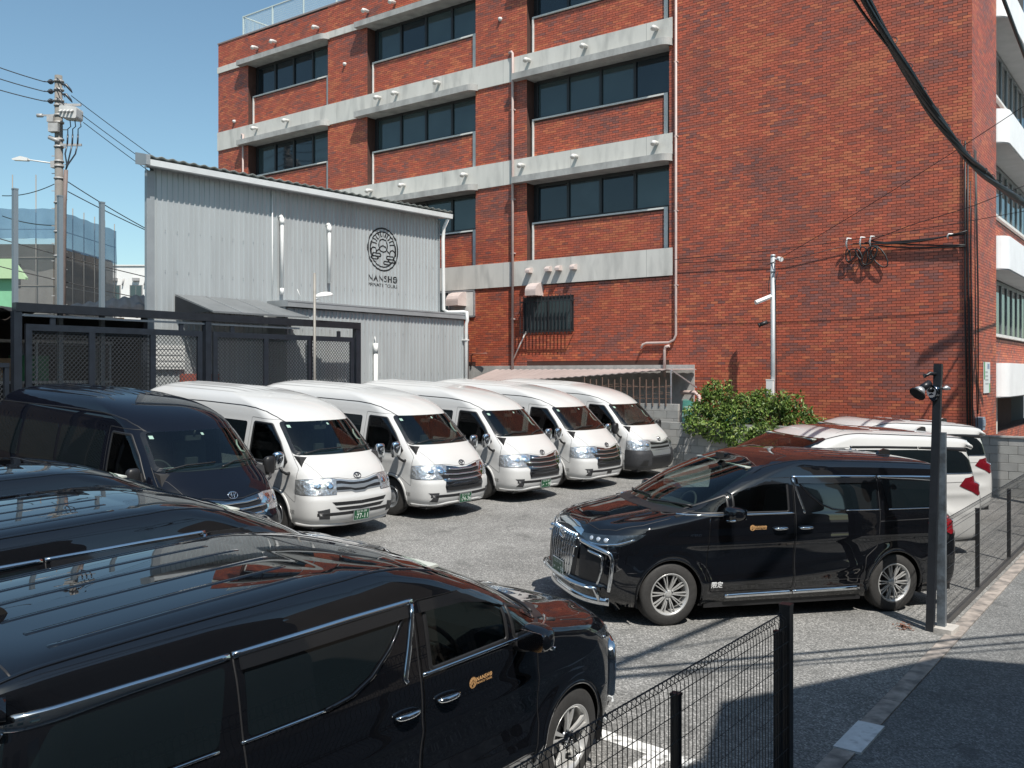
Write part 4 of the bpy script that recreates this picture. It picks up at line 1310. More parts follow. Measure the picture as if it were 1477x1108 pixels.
        if grade == 'new':
            fpan('n0', 'grille', DARKCHROME, sym([(0, .50), (.50, .50), (.53, .60), (.50, .70), (.62, .80), (.67, .955), (.42, .965), (.20, .935), (.10, .915), (0, .915)]), 0.006)
            def slats():
                mb = None; ms = []
                for z, w in ((.885, .40), (.80, .52), (.705, .46)):
                    ms.append(VAN.strip([(-w, z + .02), (-.2, z), (.2, z), (w, z + .02)], 0.035, 'F', 0.008, 0.03))
                mm = MB()
                for m in ms:
                    v, f = mesh_data(m); mm.add(v, f, True)
                return mm.mesh('slats')
            K.part('n1', 'grille_bars', CHROME, r, slats)
            for i, (z0, z1, w) in enumerate(((.82, .875, .44), (.725, .785, .46), (.60, .675, .44), (.515, .575, .46))):
                fpan('n2%d' % i, 'grille_slot', BLACK_PLASTIC, sym([(0, z0), (w, z0 + .012), (w + .03, z1 + .012), (0, z1)]), 0.0085)
            K.pair('n3', 'grille_corner', CHROME, r, lambda: VAN.panel([(.40, .80), (.52, .70), (.60, .80), (.66, .955), (.56, .955)], 'F', 0.012, 0.04, 0.02, 0.006))
            fpan('nf', 'fog_recess', GREY_PLASTIC, [(.66, .33), (.80, .34), (.76, .42), (.84, .50), (.66, .50)], 0.004, mirror=True)
            K.part('nl', 'bumper_lip', paint, r, lambda: VAN.strip([(-62, .27), (-36, .275), (-24, .295), (24, .295), (36, .275), (62, .27)], 0.06, 'W', 0.008, 0.02))
            fpan('nb', 'lower_intake', BLACK_PLASTIC, sym([(0, .235), (.44, .235), (.5, .285), (0, .285)]), 0.006)
            zpl = .385
        else:
            fpan('d0', 'grille', SILVER, sym([(0, .735), (.52, .745), (.60, .80), (.66, .955), (.42, .965), (.20, .935), (.10, .915), (0, .915)]), 0.006)
            fpan('d1', 'grille_slot', BLACK_PLASTIC, sym([(0, .855), (.40, .865), (.56, .90), (.58, .93), (.40, .93), (.20, .905), (0, .885)]), 0.009)
            fpan('d2', 'grille_slot', BLACK_PLASTIC, sym([(0, .765), (.46, .775), (.50, .82), (0, .815)]), 0.009)
            fpan('d3', 'bumper', GREY_PLASTIC, [(-63, .245), (63, .245), (63, .735), (40, .735), (27, .73), (-27, .73), (-40, .735), (-63, .735)], 0.010, 0.004, 'W')
            fpan('d5', 'bumper_band', SILVER, [(-24, .60), (24, .60), (27, .72), (-27, .72)], 0.016, 0.0, 'W')
            fpan('d4', 'fog_recess', BLACK_PLASTIC, [(.62, .36), (.82, .38), (.76, .50), (.62, .50)], 0.017, mirror=True)
            fpan('d6', 'lower_intake', BLACK_PLASTIC, sym([(0, .36), (.46, .36), (.50, .56), (0, .56)]), 0.017)
            zpl = .43
    K.part('skirt', 'lower_intake', BLACK_PLASTIC, r, lambda: VAN.strip([(-40, .215), (40, .215)], 0.05, 'W', 0.002, 0.006))
    if plate:
        p = number_plate(r, plate[0], plate[1])
        h, n = VAN.cast(-0.02, zpl, 'F'); p.location = (h.x + 0.02, 0.0, zpl - 0.02); p.rotation_euler = (0, 0.06, 0)
    elif grade == 'new':
        K.part('npl', 'plate_bracket', BLACK_PLASTIC, r, lambda: VAN.panel([(-.10, .35), (.10, .35), (.10, .43), (-.10, .43)], 'F', 0.006, 0.05))
    # mirrors
    mm = mirror_mat or CHROME
    def mirror_shell():
        bm = bmesh.new(); bmesh.ops.create_uvsphere(bm, u_segments=16, v_segments=10, radius=1)
        for v in bm.verts:
            x, y, z = v.co
            def q(t): return math.copysign(abs(t) ** 0.6, t)
            v.co = (0.055 * q(x) + 0.02 * (1 - y * y), 0.10 * q(y), 0.135 * q(z))
        bmesh.ops.translate(bm, vec=(vx(0.74), 1.10, 1.25), verts=bm.verts)
        me = bpy.data.meshes.new('shell'); bm.to_mesh(me); bm.free()
        me.polygons.foreach_set('use_smooth', [True] * len(me.polygons)); return me
    a, b = K.pair('mir', 'door_mirror', mm, r, mirror_shell)
    def arm():
        mb = MB()
        mb.tube([(vx(.66), .90, 1.04), (vx(.64), 1.0, 1.04), (vx(.66), 1.07, 1.08), (vx(.70), 1.09, 1.16)], [.03, .024, .022, .024], 8)
        mb.add(*(lambda m: (m.v, m.f))(MB().prism(smooth_poly([(vx(.74), 1.165), (vx(.83), 1.30), (vx(.98), 1.20), (vx(.98), 1.155)], .02), 1, .915, .948)))
        return mb.mesh('arm')
    def glassf():
        return MB().prism(smooth_poly([(1.02, 1.10), (1.18, 1.10), (1.18, 1.33), (1.02, 1.33)], .03), 0, vx(.70) - .058, vx(.70) - .05).mesh('mg')
    for o, s_ in ((a, '|L'), (b, '|R')):
        K.part('arm' + s_, 'mirror_arm', BLACK_PLASTIC, o, arm if s_ == '|L' else (lambda: mirrored(VK.c['arm|L'][0])))
        K.part('mg' + s_, 'mirror_glass', DARKCHROME, o, glassf if s_ == '|L' else (lambda: mirrored(VK.c['mg|L'][0])))
    # wipers
    def wip():
        mb = MB()
        for pts in (((-.72, 1.325), (-.45, 1.375), (-.02, 1.385)), ((.05, 1.325), (.3, 1.375), (.70, 1.385))):
            P = []
            for i in range(len(pts) - 1):
                for t in np.linspace(0, 1, 6)[:-1]: P.append([pts[i][0] * (1 - t) + pts[i + 1][0] * t, pts[i][1] * (1 - t) + pts[i + 1][1] * t])
            P.append(pts[-1]); Q = []
            for p in P:
                h, n = VAN.cast(p[0], p[1], 'F'); Q.append(h + n * 0.03)
            mb.tube(Q, 0.011, 5)
        return mb.mesh('wip')
    K.part('wip', 'wiper', BLACK_PLASTIC, r, wip)
    if sticker:
        K.part('st1', 'sticker', PAPER, ws, lambda: VAN.panel([(-.685, 1.72), (-.635, 1.72), (-.63, 1.76), (-.68, 1.76)], 'F', -0.006, 0.05, 0))
        K.part('st2', 'sticker', PAPER, ws, lambda: VAN.panel([(.07, 1.745), (.11, 1.745), (.11, 1.775), (.07, 1.775)], 'F', -0.006, 0.05, 0))
    K.part('card', 'dash_card', PAPER, r, lambda: MB().box(vx(.86), vx(.76), -.60, -.42, 1.322, 1.328).mesh('c'))
    # small door lettering near the sill (right side: worn marking)
    def mark():
        me = emboss_text('限定', 0.075, 'CENTER'); 
        v, f = mesh_data(me); m2 = bpy.data.meshes.new('t'); m2.from_pydata(v, [], f)
        d = VAN.decal(m2, vx(0.58), .445, 'R', 0.004, flip=1); return d
    K.part('mark', 'door_marking', LOGO_BLACK, r, mark)
    # cabin
    def dash():
        mb = MB()
        prof = [(vx(.42), 1.0), (vx(.53), 1.29), (vx(.70), 1.315), (vx(.92), 1.315), (vx(1.02), 1.25), (vx(1.04), .85), (vx(.85), .7), (vx(.6), .7)]
        mb.prism(prof, 1, -.84, .84)
        mb.box(vx(4.9), vx(.9), -.85, .85, .42, .60)
        mb.tube([(vx(1.02), -.02, 1.2), (vx(1.02), -.02, 1.38)], .02, 6); mb.box(vx(1.05), vx(1.0), -.12, .06, 1.30, 1.42)
        return mb.mesh('dash')
    K.part('dash', 'dashboard', CABIN, r, dash)
    K.part('liner', 'cabin_lining', CABIN, r, lambda: MB().box(vx(2.0), vx(1.96), -.8, .8, .6, 1.35).mesh('l'))
    seat(r, vx(1.5), -.45, .86, SEAT_GREY); seat(r, vx(1.5), .45, .86, SEAT_GREY)
    steering(r, (vx(1.12), -.45, 1.22))
    K.part('rv', 'inner_mirror', CABIN, r, lambda: MB().box(vx(1.06), vx(1.03), -.12, .12, 1.66, 1.73).tube([(vx(1.03), 0, 1.72), (vx(1.0), 0, 1.80)], .012, 6).mesh('rv'))
    def grab():
        mb = MB()
        mb.tube([(vx(.86), .755, 1.46), (vx(.90), .71, 1.48), (vx(.98), .70, 1.56), (vx(1.04), .735, 1.62)], .014, 6)
        return mb.mesh('grab')
    K.part('grab', 'grab_handle', pbr('pale grab handle', (.4, .42, .4), .5), r, grab)
    return r

# ================= luxury minivan
MPV_T = [(.20, .12, 4.900, .84, .8, 2.8, .32, 3.8), (.30, .04, 4.980, .90, .80, 3.2, .32, 3.8), (.45, .0, 5.010, .92, .82, 3.3, .32, 3.8),
         (.60, .0, 5.010, .925, .82, 3.3, .32, 3.8), (.75, .01, 5.000, .925, .82, 3.3, .32, 3.8), (.88, .03, 4.985, .922, .82, 3.2, .32, 3.8),
         (.98, .065, 4.945, .920, .82, 3.0, .32, 3.8), (1.06, .14, 4.940, .918, .85, 2.6, .32, 3.8), (1.115, .34, 4.905, .914, .8, 2.6, .4, 3.2),
         (1.16, .58, 4.90, .908, .75, 2.6, .4, 3.2), (1.20, .79, 4.895, .902, .72, 2.6, .4, 3.2), (1.235, .96, 4.89, .893, .68, 2.5, .4, 3.2),
         (1.31, 1.10, 4.875, .878, .62, 2.4, .4, 3.2), (1.44, 1.34, 4.85, .852, .55, 2.4, .4, 3.2), (1.57, 1.60, 4.82, .822, .5, 2.4, .38, 3.2),
         (1.68, 1.85, 4.79, .792, .46, 2.4, .36, 3.2), (1.76, 2.04, 4.83, .770, .45, 2.4, .35, 3.2), (1.81, 2.17, 4.87, .752, .45, 2.4, .33, 3.2),
         (1.85, 2.27, 4.87, .728, .45, 2.4, .33, 3.0), (1.88, 2.37, 4.82, .696, .45, 2.3, .33, 2.8), (1.902, 2.47, 4.76, .652, .45, 2.2, .33, 2.6),
         (1.917, 2.57, 4.70, .588, .42, 2.2, .33, 2.4), (1.926, 2.67, 4.62, .488, .4, 2.1, .3, 2.2), (1.932, 2.78, 4.5, .34, .35, 2.1, .28, 2.1),
         (1.936, 2.9, 4.35, .16, .25, 2, .2, 2), (1.937, 3.0, 4.2, 0, .2, 2, .15, 2)]
MH = 4.95 / 2
def mx_(xb): return MH - xb
def fz(z):
    """heights of the side graphics"""
    return float(np.interp(z, (0, .95, 1.085, 1.125, 1.60, 1.69, 1.76, 1.9), (0, .95, 1.20, 1.235, 1.54, 1.585, 1.63, 1.85)))
def poly_m(pts): return [(mx_(a), fz(b)) for a, b in pts]
def mpv_deform(P, half):
    x = half - P[:, 0]; y, z = P[:, 1].copy(), P[:, 2].copy()
    P[:, 2] = z = np.where(z > 1.5, 1.5 + (z - 1.5) * 0.875, z)
    # roof falls towards the tail
    P[:, 2] = z = np.where(z > 1.5, z - 0.035 * np.clip((x - 2.2) / 0.7, 0, 1) * np.clip((z - 1.5) / 0.25, 0, 1), z)
    t = np.clip((x - 2.9) / 2.0, 0, 1)
    P[:, 2] = np.where(z > 1.1, 1.1 + (z - 1.1) * (1 - 0.105 * t ** 1.6), z)
    # body side sculpture: shoulder crease, hollow under it, swelling above the sills, wheel arch flares
    sidew = np.clip((np.abs(y) - 0.6) / 0.2, 0, 1) * np.clip((x - 0.5) / 0.5, 0, 1) * np.clip((4.85 - x) / 0.3, 0, 1)
    cz = 0.90 + 0.03 * np.clip((x - 1.0) / 3.0, 0, 1)
    lower = 0.46 + 0.20 * np.clip((x - 1.4) / 2.6, 0, 1) ** 2
    d = 0.010 * np.exp(-((z - cz) / 0.05) ** 2) - 0.014 * np.exp(-((z - (cz + lower) / 2 - 0.02) / 0.13) ** 2) + 0.012 * np.exp(-((z - lower) / 0.06) ** 2)
    for cx in (.93, 3.93):
        rr = np.hypot(x - cx, z - 0.36)
        d += 0.020 * np.exp(-((rr - 0.42) / 0.07) ** 2)
    P[:, 1] += np.sign(y) * d * sidew
    # hood: two creases running to the grille, hollow centre
    hood = np.clip((1.05 - x) / 0.2, 0, 1) * (z > 1.0)
    P[:, 2] += hood * (0.014 * np.exp(-((np.abs(y) - (0.52 - 0.14 * (1 - x))) / 0.06) ** 2))
    # roof grooves
    top = np.clip((z - 1.84) / 0.03, 0, 1) * np.clip((x - 2.75) / 0.25, 0, 1) * np.clip((4.45 - x) / 0.12, 0, 1)
    g = np.zeros_like(z)
    return P
MPV = Vehicle(MPV_T, 4.95, per=7, nF=30, nS=110, nR=20, taper=0.05, deform=mpv_deform)
M_FA, M_RA, M_R = mx_(.93), mx_(3.93), 0.352
MK = Kit()
MPV_WS = smooth_poly([(-.80, 1.25), (.80, 1.25), (.67, 1.727), (-.67, 1.727)], 0.06)
MPV_FDG = smooth_poly(poly_m([(1.70, 1.125), (1.70, 1.475), (1.86, 1.585), (2.04, 1.66), (2.22, 1.695), (2.42, 1.705), (2.42, 1.125)]), 0.03)
MPV_QG = smooth_poly(poly_m([(1.12, 1.125), (1.30, 1.235), (1.63, 1.425), (1.63, 1.125)]), 0.025)
MPV_SDG = smooth_poly(poly_m([(2.62, 1.69), (2.63, 1.60), (2.75, 1.42), (2.90, 1.26), (3.04, 1.18), (3.2, 1.15), (3.66, 1.15), (3.64, 1.69)]), 0.03)
MPV_RQG = smooth_poly(poly_m([(3.74, 1.68), (3.82, 1.15), (4.70, 1.16), (4.62, 1.40), (4.52, 1.62)]), 0.03)
MPV_FD = smooth_poly(poly_m([(1.40, 1.10), (1.66, 1.46), (1.86, 1.62), (2.1, 1.725), (2.49, 1.745), (2.49, .36), (1.42, .36), (1.36, .6)]), 0.03)
MPV_SD = smooth_poly(poly_m([(2.51, 1.745), (3.69, 1.735), (3.69, 1.1), (3.66, .80), (3.50, .68), (3.44, .36), (2.51, .36)]), 0.03)
MPV.cut(MPV_WS, 'F')
_a = {}
for side in 'LR':
    MPV.cut(MPV_FDG, side); MPV.cut(MPV_QG, side)
    MPV.cut(arch_poly(M_FA, M_R, 0.385), side); MPV.cut(arch_poly(M_RA, M_R, 0.385), side)
    _a['fd' + side] = MPV.cut(MPV_FD, side, True, 'front_door')
    _a['sd' + side] = MPV.cut(MPV_SD, side, True, 'sliding_door')
_bm = bpy.data.meshes.new('body'); MPV.bm.to_mesh(_bm); _bm.update(); MPV.set_normals(_bm); _a['body'] = _bm

def make_mpv(paint, label, rims='multi', front=True, plate=None, logo=True, group=None, floating=False, aerial=False, visor=True):
    r = empty('minivan', label=label, cat='minivan', group=group)
    K = MK
    blk = paint is P_BLACK
    seam = SEAM if blk else SEAM_W
    K.part('body', 'body', paint, r, lambda: _a['body'])
    D = {}
    for s in 'LR':
        D['f' + s] = K.part('fd' + s, 'front_door', paint, r, lambda s=s: _a['fd' + s])
        D['s' + s] = K.part('sd' + s, 'sliding_door', paint, r, lambda s=s: _a['sd' + s])
    ws = K.part('ws', 'windscreen', SCREEN, r, lambda: MPV.panel(MPV_WS, 'F', 0.004, 0.06, 0))
    def frit():
        vs, fs = [], []
        n = len(MPV_WS)
        for k in range(n):
            for t in (0, 0.5, 1):
                a0, b0 = MPV_WS[k]
                a = a0 * (1.012 - .06 * t); b = 1.50 + (b0 - 1.50) * (1.012 - .10 * t)
                h, nn = MPV.cast(a, b, 'F'); vs.append(tuple(h + nn * 0.0065))
        for k in range(n):
            l = (k + 1) % n
            for t in range(2): fs.append((k * 3 + t, l * 3 + t, l * 3 + t + 1, k * 3 + t + 1))
        me = bpy.data.meshes.new('frit'); me.from_pydata(vs, [], fs); me.update(); return me
    K.part('frit', 'windscreen_seal', FRIT, ws, frit)
    K.pair('fdg', 'side_window', DOORGLASS, r, lambda: MPV.panel(MPV_FDG, 'L', 0.003, 0.06, 0))
    K.pair('qg', 'quarter_window', DOORGLASS, r, lambda: MPV.panel(MPV_QG, 'L', 0.003, 0.06, 0))
    for k, p in (('fdgs', MPV_FDG), ('qgs', MPV_QG)):
        K.pair(k, 'window_seal', BLACK_PLASTIC, r, lambda p=p: MPV.strip(p + p[:1], 0.03, 'L', 0.003, 0.008))
    K.pair('sdg', 'side_window', PRIVACY, r, lambda: MPV.panel(MPV_SDG, 'L', 0.004, 0.05, 0.012))
    K.pair('rqg', 'quarter_window', PRIVACY, r, lambda: MPV.panel(MPV_RQG, 'L', 0.004, 0.05, 0.012))
    K.part('bwin', 'rear_window', PRIVACY, r, lambda: MPV.panel(smooth_poly([(-46, 1.20), (46, 1.20), (45, 1.60), (-45, 1.60)], 0.05), 'WB', 0.004, 0.06, 0.012))
    if visor:     # smoked wind deflectors over the side glass
        VIS = pbr('smoked deflector', (0.010, 0.011, 0.013), 0.08, coat=0.8)
        K.pair('visf', 'window_visor', VIS, r, lambda: MPV.panel(poly_m([(1.70, 1.43), (1.88, 1.53), (2.1, 1.605), (2.46, 1.63), (2.46, 1.735), (2.1, 1.722), (1.86, 1.625), (1.66, 1.475)]), 'L', 0.022, 0.06, 0.02))
        K.pair('viss', 'window_visor', VIS, r, lambda: MPV.panel(poly_m([(2.56, 1.62), (3.66, 1.615), (3.66, 1.715), (2.56, 1.728)]), 'L', 0.022, 0.06, 0.02))
    # chrome outline
    K.pair('ct1', 'chrome_trim', BLACK_PLASTIC if floating else CHROME, r, lambda: MPV.strip(poly_m([(2.50, 1.752), (3.0, 1.752), (3.69, 1.738)]), 0.034, 'L', 0.004, 0.014))
    K.pair('ct2', 'chrome_trim', BLACK_PLASTIC if floating else CHROME, r, lambda: MPV.strip(poly_m([(3.71, 1.737), (4.2, 1.716), (4.55, 1.69), (4.80, 1.655)]), 0.03, 'L', 0.004, 0.014, widths=(.034, .085)))
    K.pair('ct3', 'chrome_trim', CHROME, r, lambda: MPV.strip(poly_m([(1.06, 1.098), (1.6, 1.102), (2.49, 1.112)]), 0.022, 'L', 0.004, 0.013))
    K.pair('ct4', 'chrome_trim', CHROME, r, lambda: MPV.strip(poly_m([(2.50, 1.725), (2.535, 1.55), (2.575, 1.36), (2.63, 1.13), (2.62, 1.105)]), 0.03, 'L', 0.004, 0.014))
    K.pair('ct5', 'chrome_trim', CHROME, r, lambda: MPV.strip(poly_m([(3.20, 1.128), (3.70, 1.128)]), 0.014, 'L', 0.004, 0.010))
    K.pair('ct6', 'chrome_trim', CHROME, r, lambda: MPV.strip(poly_m([(3.82, 1.128), (4.72, 1.132)]), 0.014, 'L', 0.004, 0.010))
    K.pair('ct7', 'window_trim', P_BLACK, r, lambda: MPV.strip(poly_m([(2.585, 1.70), (2.60, 1.60), (2.72, 1.41), (2.87, 1.245), (3.02, 1.16), (3.2, 1.13)]), 0.022, 'L', 0.004, 0.012))
    K.pair('sill', 'sill_trim', CHROME, r, lambda: MPV.strip(poly_m([(1.62, .300), (1.8, .305), (2.49, .312)]), 0.05, 'L', 0.006, 0.020))
    K.pair('sill2', 'sill_trim', CHROME, r, lambda: MPV.strip(poly_m([(2.51, .312), (3.2, .318), (3.42, .322)]), 0.05, 'L', 0.006, 0.020))
    # gaps
    for k, p in (('gf', MPV_FD), ('gs', MPV_SD)):
        K.pair(k, 'panel_gap', seam, r, lambda p=p: MPV.strip(p + p[:1], 0.009, 'L', 0.0008, 0.002))
    K.pair('railgap', 'panel_gap', seam, r, lambda: MPV.strip(poly_m([(3.69, 1.03), (4.62, 1.04)]), 0.012, 'L', 0.0008, 0.002))
    K.pair('bodyline', 'panel_gap', seam, r, lambda: MPV.strip(poly_m([(1.42, .43), (3.45, .43)]), 0.006, 'L', 0.0008, 0.002))
    K.pair('bumpgap', 'panel_gap', seam, r, lambda: MPV.strip(poly_m([(.42, .60), (.52, .60)]), 0.008, 'L', 0.0008, 0.002))
    K.part('roofgap', 'panel_gap', seam, r, lambda: MPV.strip([(mx_(2.42), -.58), (mx_(2.62), -.50), (mx_(2.68), 0), (mx_(2.62), .50), (mx_(2.42), .58)], 0.010, 'T', 0.0008, 0.002))
    K.pair('rooftrim', 'roof_moulding', BLACK_PLASTIC if not blk else P_BLACK, r, lambda: MPV.strip([(mx_(2.12), .655), (mx_(2.6), .685), (mx_(3.5), .69), (mx_(4.7), .66)], 0.020, 'T', 0.001, 0.006))
    for i, c in enumerate((.13, .35, .55)):
        K.pair('rib%d' % i, 'roof_rib', paint, r, lambda c=c: MPV.strip([(mx_(2.95 + .25 * c), c), (mx_(3.2), c + .004), (mx_(4.2), c), (mx_(4.42), c - .004)], .04, 'T', -.003, .0035))
    K.part('tailgap', 'panel_gap', seam, r, lambda: MPV.strip([(mx_(4.62), -.66), (mx_(4.60), 0), (mx_(4.62), .66)], 0.010, 'T', 0.0008, 0.002))
    for s in (1, -1):
        K.part('tg%d' % s, 'panel_gap', seam, r, lambda s=s: MPV.strip(poly_m([(4.66, 1.63), (4.78, 1.30), (4.82, 1.10), (4.84, .80), (4.84, .60)]), 0.010, 'L' if s > 0 else 'R', 0.0008, 0.002))
    # lamps, tail
    TL = RED_LENS if not floating else pbr('smoked red lens', (0.13, 0.006, 0.012), 0.12, coat=1.0, bump=(30, 0.2))
    K.pair('tl', 'taillight', TL, r, lambda: MPV.panel([(63, 1.06), (57, 1.17), (48, 1.195), (40, 1.20), (40, .95), (47, .91), (52, .97)], 'WB', 0.009, 0.03, 0.02))
    K.part('tlb', 'taillight', TL, r, lambda: MPV.panel([(-40, .96), (40, .96), (40, 1.19), (-40, 1.19)], 'WB', 0.007, 0.05, 0.02))
    K.part('tlc', 'tail_chrome', CHROME, r, lambda: MPV.strip([(-44, 1.06), (44, 1.06)], 0.05, 'WB', 0.009, 0.014))
    K.part('spl', 'roof_spoiler', paint, r, lambda: MPV.strip([(-45, 1.655), (-20, 1.665), (20, 1.665), (45, 1.655)], 0.06, 'WB', 0.02, 0.09))
    if floating:
        K.pair('dp', 'pillar_panel', PRIVACY, r, lambda: MPV.panel(smooth_poly(poly_m([(3.60, 1.145), (4.76, 1.145), (4.86, 1.13), (4.80, 1.30), (4.74, 1.40), (4.66, 1.42), (4.52, 1.60), (4.40, 1.66), (3.60, 1.69)]), .02), 'L', 0.006, 0.05, 0.012))
        ROOFGL = pbr('dark roof glass', (0.010, 0.009, 0.009), 0.03, coat=1.0)
        K.part('sunr', 'roof_window', ROOFGL, r, lambda: MPV.panel(smooth_poly([(mx_(2.62), -.44), (mx_(2.55), 0), (mx_(2.62), .44), (mx_(3.15), .44), (mx_(3.15), -.44)], .05), 'T', 0.004, 0.06, 0.01))
        K.part('sunr2', 'roof_window', ROOFGL, r, lambda: MPV.panel(smooth_poly([(mx_(3.35), -.40), (mx_(3.35), .40), (mx_(4.0), .40), (mx_(4.0), -.40)], .05), 'T', 0.004, 0.06, 0.01))
    K.part('fin', 'roof_aerial', paint, r, lambda: MB().prism(smooth_poly([(mx_(4.30), 1.74), (mx_(4.36), 1.83), (mx_(4.45), 1.865), (mx_(4.52), 1.855), (mx_(4.54), 1.72)], .02), 1, -.022, .022).mesh('fin'))
    # wheels, arches, floor
    for k, cx in (('f', M_FA), ('r', M_RA)):
        K.pair('lip' + k, 'wheel_arch', paint, r, lambda cx=cx: arch_lip(MPV, cx, M_R, 0.392, 0.03, 0.0, 0.006))
        K.pair('lin' + k, 'arch_liner', BLACK_PLASTIC, r, lambda cx=cx: liner(cx, M_R, 0.41, 0.60, 0.915))
    K.part('under', 'underbody', BLACK_PLASTIC, r, lambda: MB().box(-2.3, 2.1, -.58, .58, .17, .42).box(M_RA + .45, M_FA - .45, -.86, .86, .17, .32).box(-2.35, M_RA - .42, -.84, .84, .22, .36).mesh('under'))
    for s in (1, -1):
        for cx in (M_FA, M_RA): wheel(r, (cx, s * 0.802, M_R), s, M_R, rims, 0.232, 0.22)
    # handles
    for s in 'LR':
        for nm, xb, d in (('a', 2.30, 'f'), ('b', 2.64, 's')):
            def h(xb=xb, s=s):
                mb = MB(); sg = 1 if s == 'L' else -1
                P = []
                for k in range(9):
                    xx = mx_(xb - .10 + .20 * k / 8); hh, n = MPV.cast(xx, 1.055, s)
                    P.append((xx, hh.y + sg * (0.004 + 0.034 * math.sin(math.pi * k / 8) ** 0.4), 1.055 + .004 * k / 8))
                mb.tube(P, [.006, .014, .016, .017, .017, .017, .017, .015, .008], 8)
                return mb.mesh('h')
            K.part('hd' + s + nm, 'handle', CHROME, D[d + s], h)
    # mirrors
    def shell():
        bm = bmesh.new(); bmesh.ops.create_uvsphere(bm, u_segments=18, v_segments=12, radius=1)
        for v in bm.verts:
            x, y, z = v.co
            q = lambda t, e=0.7: math.copysign(abs(t) ** e, t)
            v.co = (0.085 * q(x) + 0.03 * (1 - y * y) - .02 * y, 0.125 * q(y), (0.085 - 0.012 * y) * q(z) + .01 * y)
        bmesh.ops.translate(bm, vec=(mx_(1.62), 1.055, 1.255), verts=bm.verts)
        me = bpy.data.meshes.new('shell'); bm.to_mesh(me); bm.free()
        me.polygons.foreach_set('use_smooth', [True] * len(me.polygons)); return me
    a, b = K.pair('mir', 'door_mirror', paint, r, shell)
    def arm(): return MB().tube([(mx_(1.62), .88, 1.18), (mx_(1.62), .95, 1.18), (mx_(1.62), 1.0, 1.205)], [.035, .03, .04], 8).mesh('arm')
    def mtrim(): return MB().tube([(mx_(1.54), .955, 1.19), (mx_(1.535), 1.05, 1.18), (mx_(1.56), 1.17, 1.205)], [.016, .018, .01], 6).mesh('mt')
    def mg(): return MB().prism(smooth_poly([(.97, 1.195), (1.16, 1.205), (1.165, 1.32), (.97, 1.32)], .03), 0, mx_(1.62) - .078, mx_(1.62) - .07).mesh('mg')
    for o, s_ in ((a, '|L'), (b, '|R')):
        for key, nm, mt, fn in (('arm', 'mirror_arm', BLACK_PLASTIC, arm), ('mt', 'mirror_trim', CHROME, mtrim), ('mg', 'mirror_glass', DARKCHROME, mg)):
            K.part(key + s_, nm, mt, o, fn if s_ == '|L' else (lambda key=key: mirrored(MK.c[key + '|L'][0])))
    # wipers
    def wip():
        mb = MB()
        for pts in (((-.72, 1.26), (-.3, 1.31), (.05, 1.30)), ((.12, 1.26), (.45, 1.295), (.72, 1.285))):
            Q = []
            for t in np.linspace(0, 1, 10):
                p = [(1 - t) ** 2 * pts[0][i] + 2 * t * (1 - t) * pts[1][i] + t * t * pts[2][i] for i in (0, 1)]
                h, n = MPV.cast(p[0], p[1], 'F'); Q.append(h + n * .02)
            mb.tube(Q, .012, 5)
        return mb.mesh('wip')
    K.part('wip', 'wiper', BLACK_PLASTIC, r, wip)
    K.part('cowl', 'cowl', BLACK_PLASTIC, r, lambda: MPV.panel([(-.74, 1.215), (.74, 1.215), (.78, 1.255), (-.78, 1.255)], 'F', 0.004, 0.06, 0.01))
    K.part('hoodgap', 'panel_gap', seam, r, lambda: MPV.strip([(mx_(.96), -.80), (mx_(.62), -.80), (mx_(.34), -.72), (mx_(.20), -.58), (mx_(.13), -.30), (mx_(.12), 0), (mx_(.13), .30), (mx_(.20), .58), (mx_(.34), .72), (mx_(.62), .80), (mx_(.96), .80)], 0.010, 'T', 0.0008, 0.003))
    # front end
    hl = [(21, .92), (24, .965), (40, .985), (56, 1.005), (67, 1.02), (60, .94), (52, .885), (40, .865), (30, .88)]
    K.pair('hl', 'headlight', LAMP_DARK, r, lambda: MPV.panel(smooth_poly(hl, .015), 'W', 0.004, 0.025, 0.02, 0.004))
    K.pair('hlc', 'lamp_trim', CHROME, r, lambda: MPV.strip([(22, .90), (30, .887), (40, .882), (50, .905), (60, .96)], 0.022, 'W', 0.009, 0.015))
    def eyes(t):
        mb = MB()
        if t:
            h, n = MPV.cast(t, .935, 'W'); m = MB(); m.lathe([(0, .010), (.018, .012), (.026, .006)], 12, 'x')
            rot = n.to_track_quat('X', 'Z').to_matrix(); mb.add([h + n * .006 + rot @ Vector(p) for p in m.v], m.f, True)
        return mb.mesh('eyes')
    for t in (33, 38, 43): K.pair('eyes%d' % t, 'lamp_lens', pbr('bright lamp lens', (.7, .75, .8), .1, .6, coat=1), r, lambda t=t: eyes(t))
    if front:
        def sym(half): return half + [(-a, b) for a, b in reversed(half)]
        K.part('gr', 'grille', BLACK_PLASTIC, r, lambda: MPV.panel(sym([(0, .33), (17, .34), (21, .55), (23, .80), (22, .985), (12, 1.02), (0, 1.03)]), 'W', 0.003, 0.05, 0.02))
        K.part('grt', 'grille_top', CHROME, r, lambda: MPV.panel(sym([(0, .985), (6, .98), (15, .96), (23, .93), (23.5, .99), (14, 1.035), (0, 1.05)]), 'W', 0.012, 0.04, 0.03, 0.006))
        for i, t in enumerate((2.6, 6.4, 10.2, 14, 17.8)):
            K.pair('gv%d' % i, 'grille_bar', CHROME, r, lambda t=t: MPV.strip([(t * .82, .36), (t * .95, .6), (t * 1.02, .80), (t * 1.05, .94)], 0.022, 'W', 0.006, 0.034))
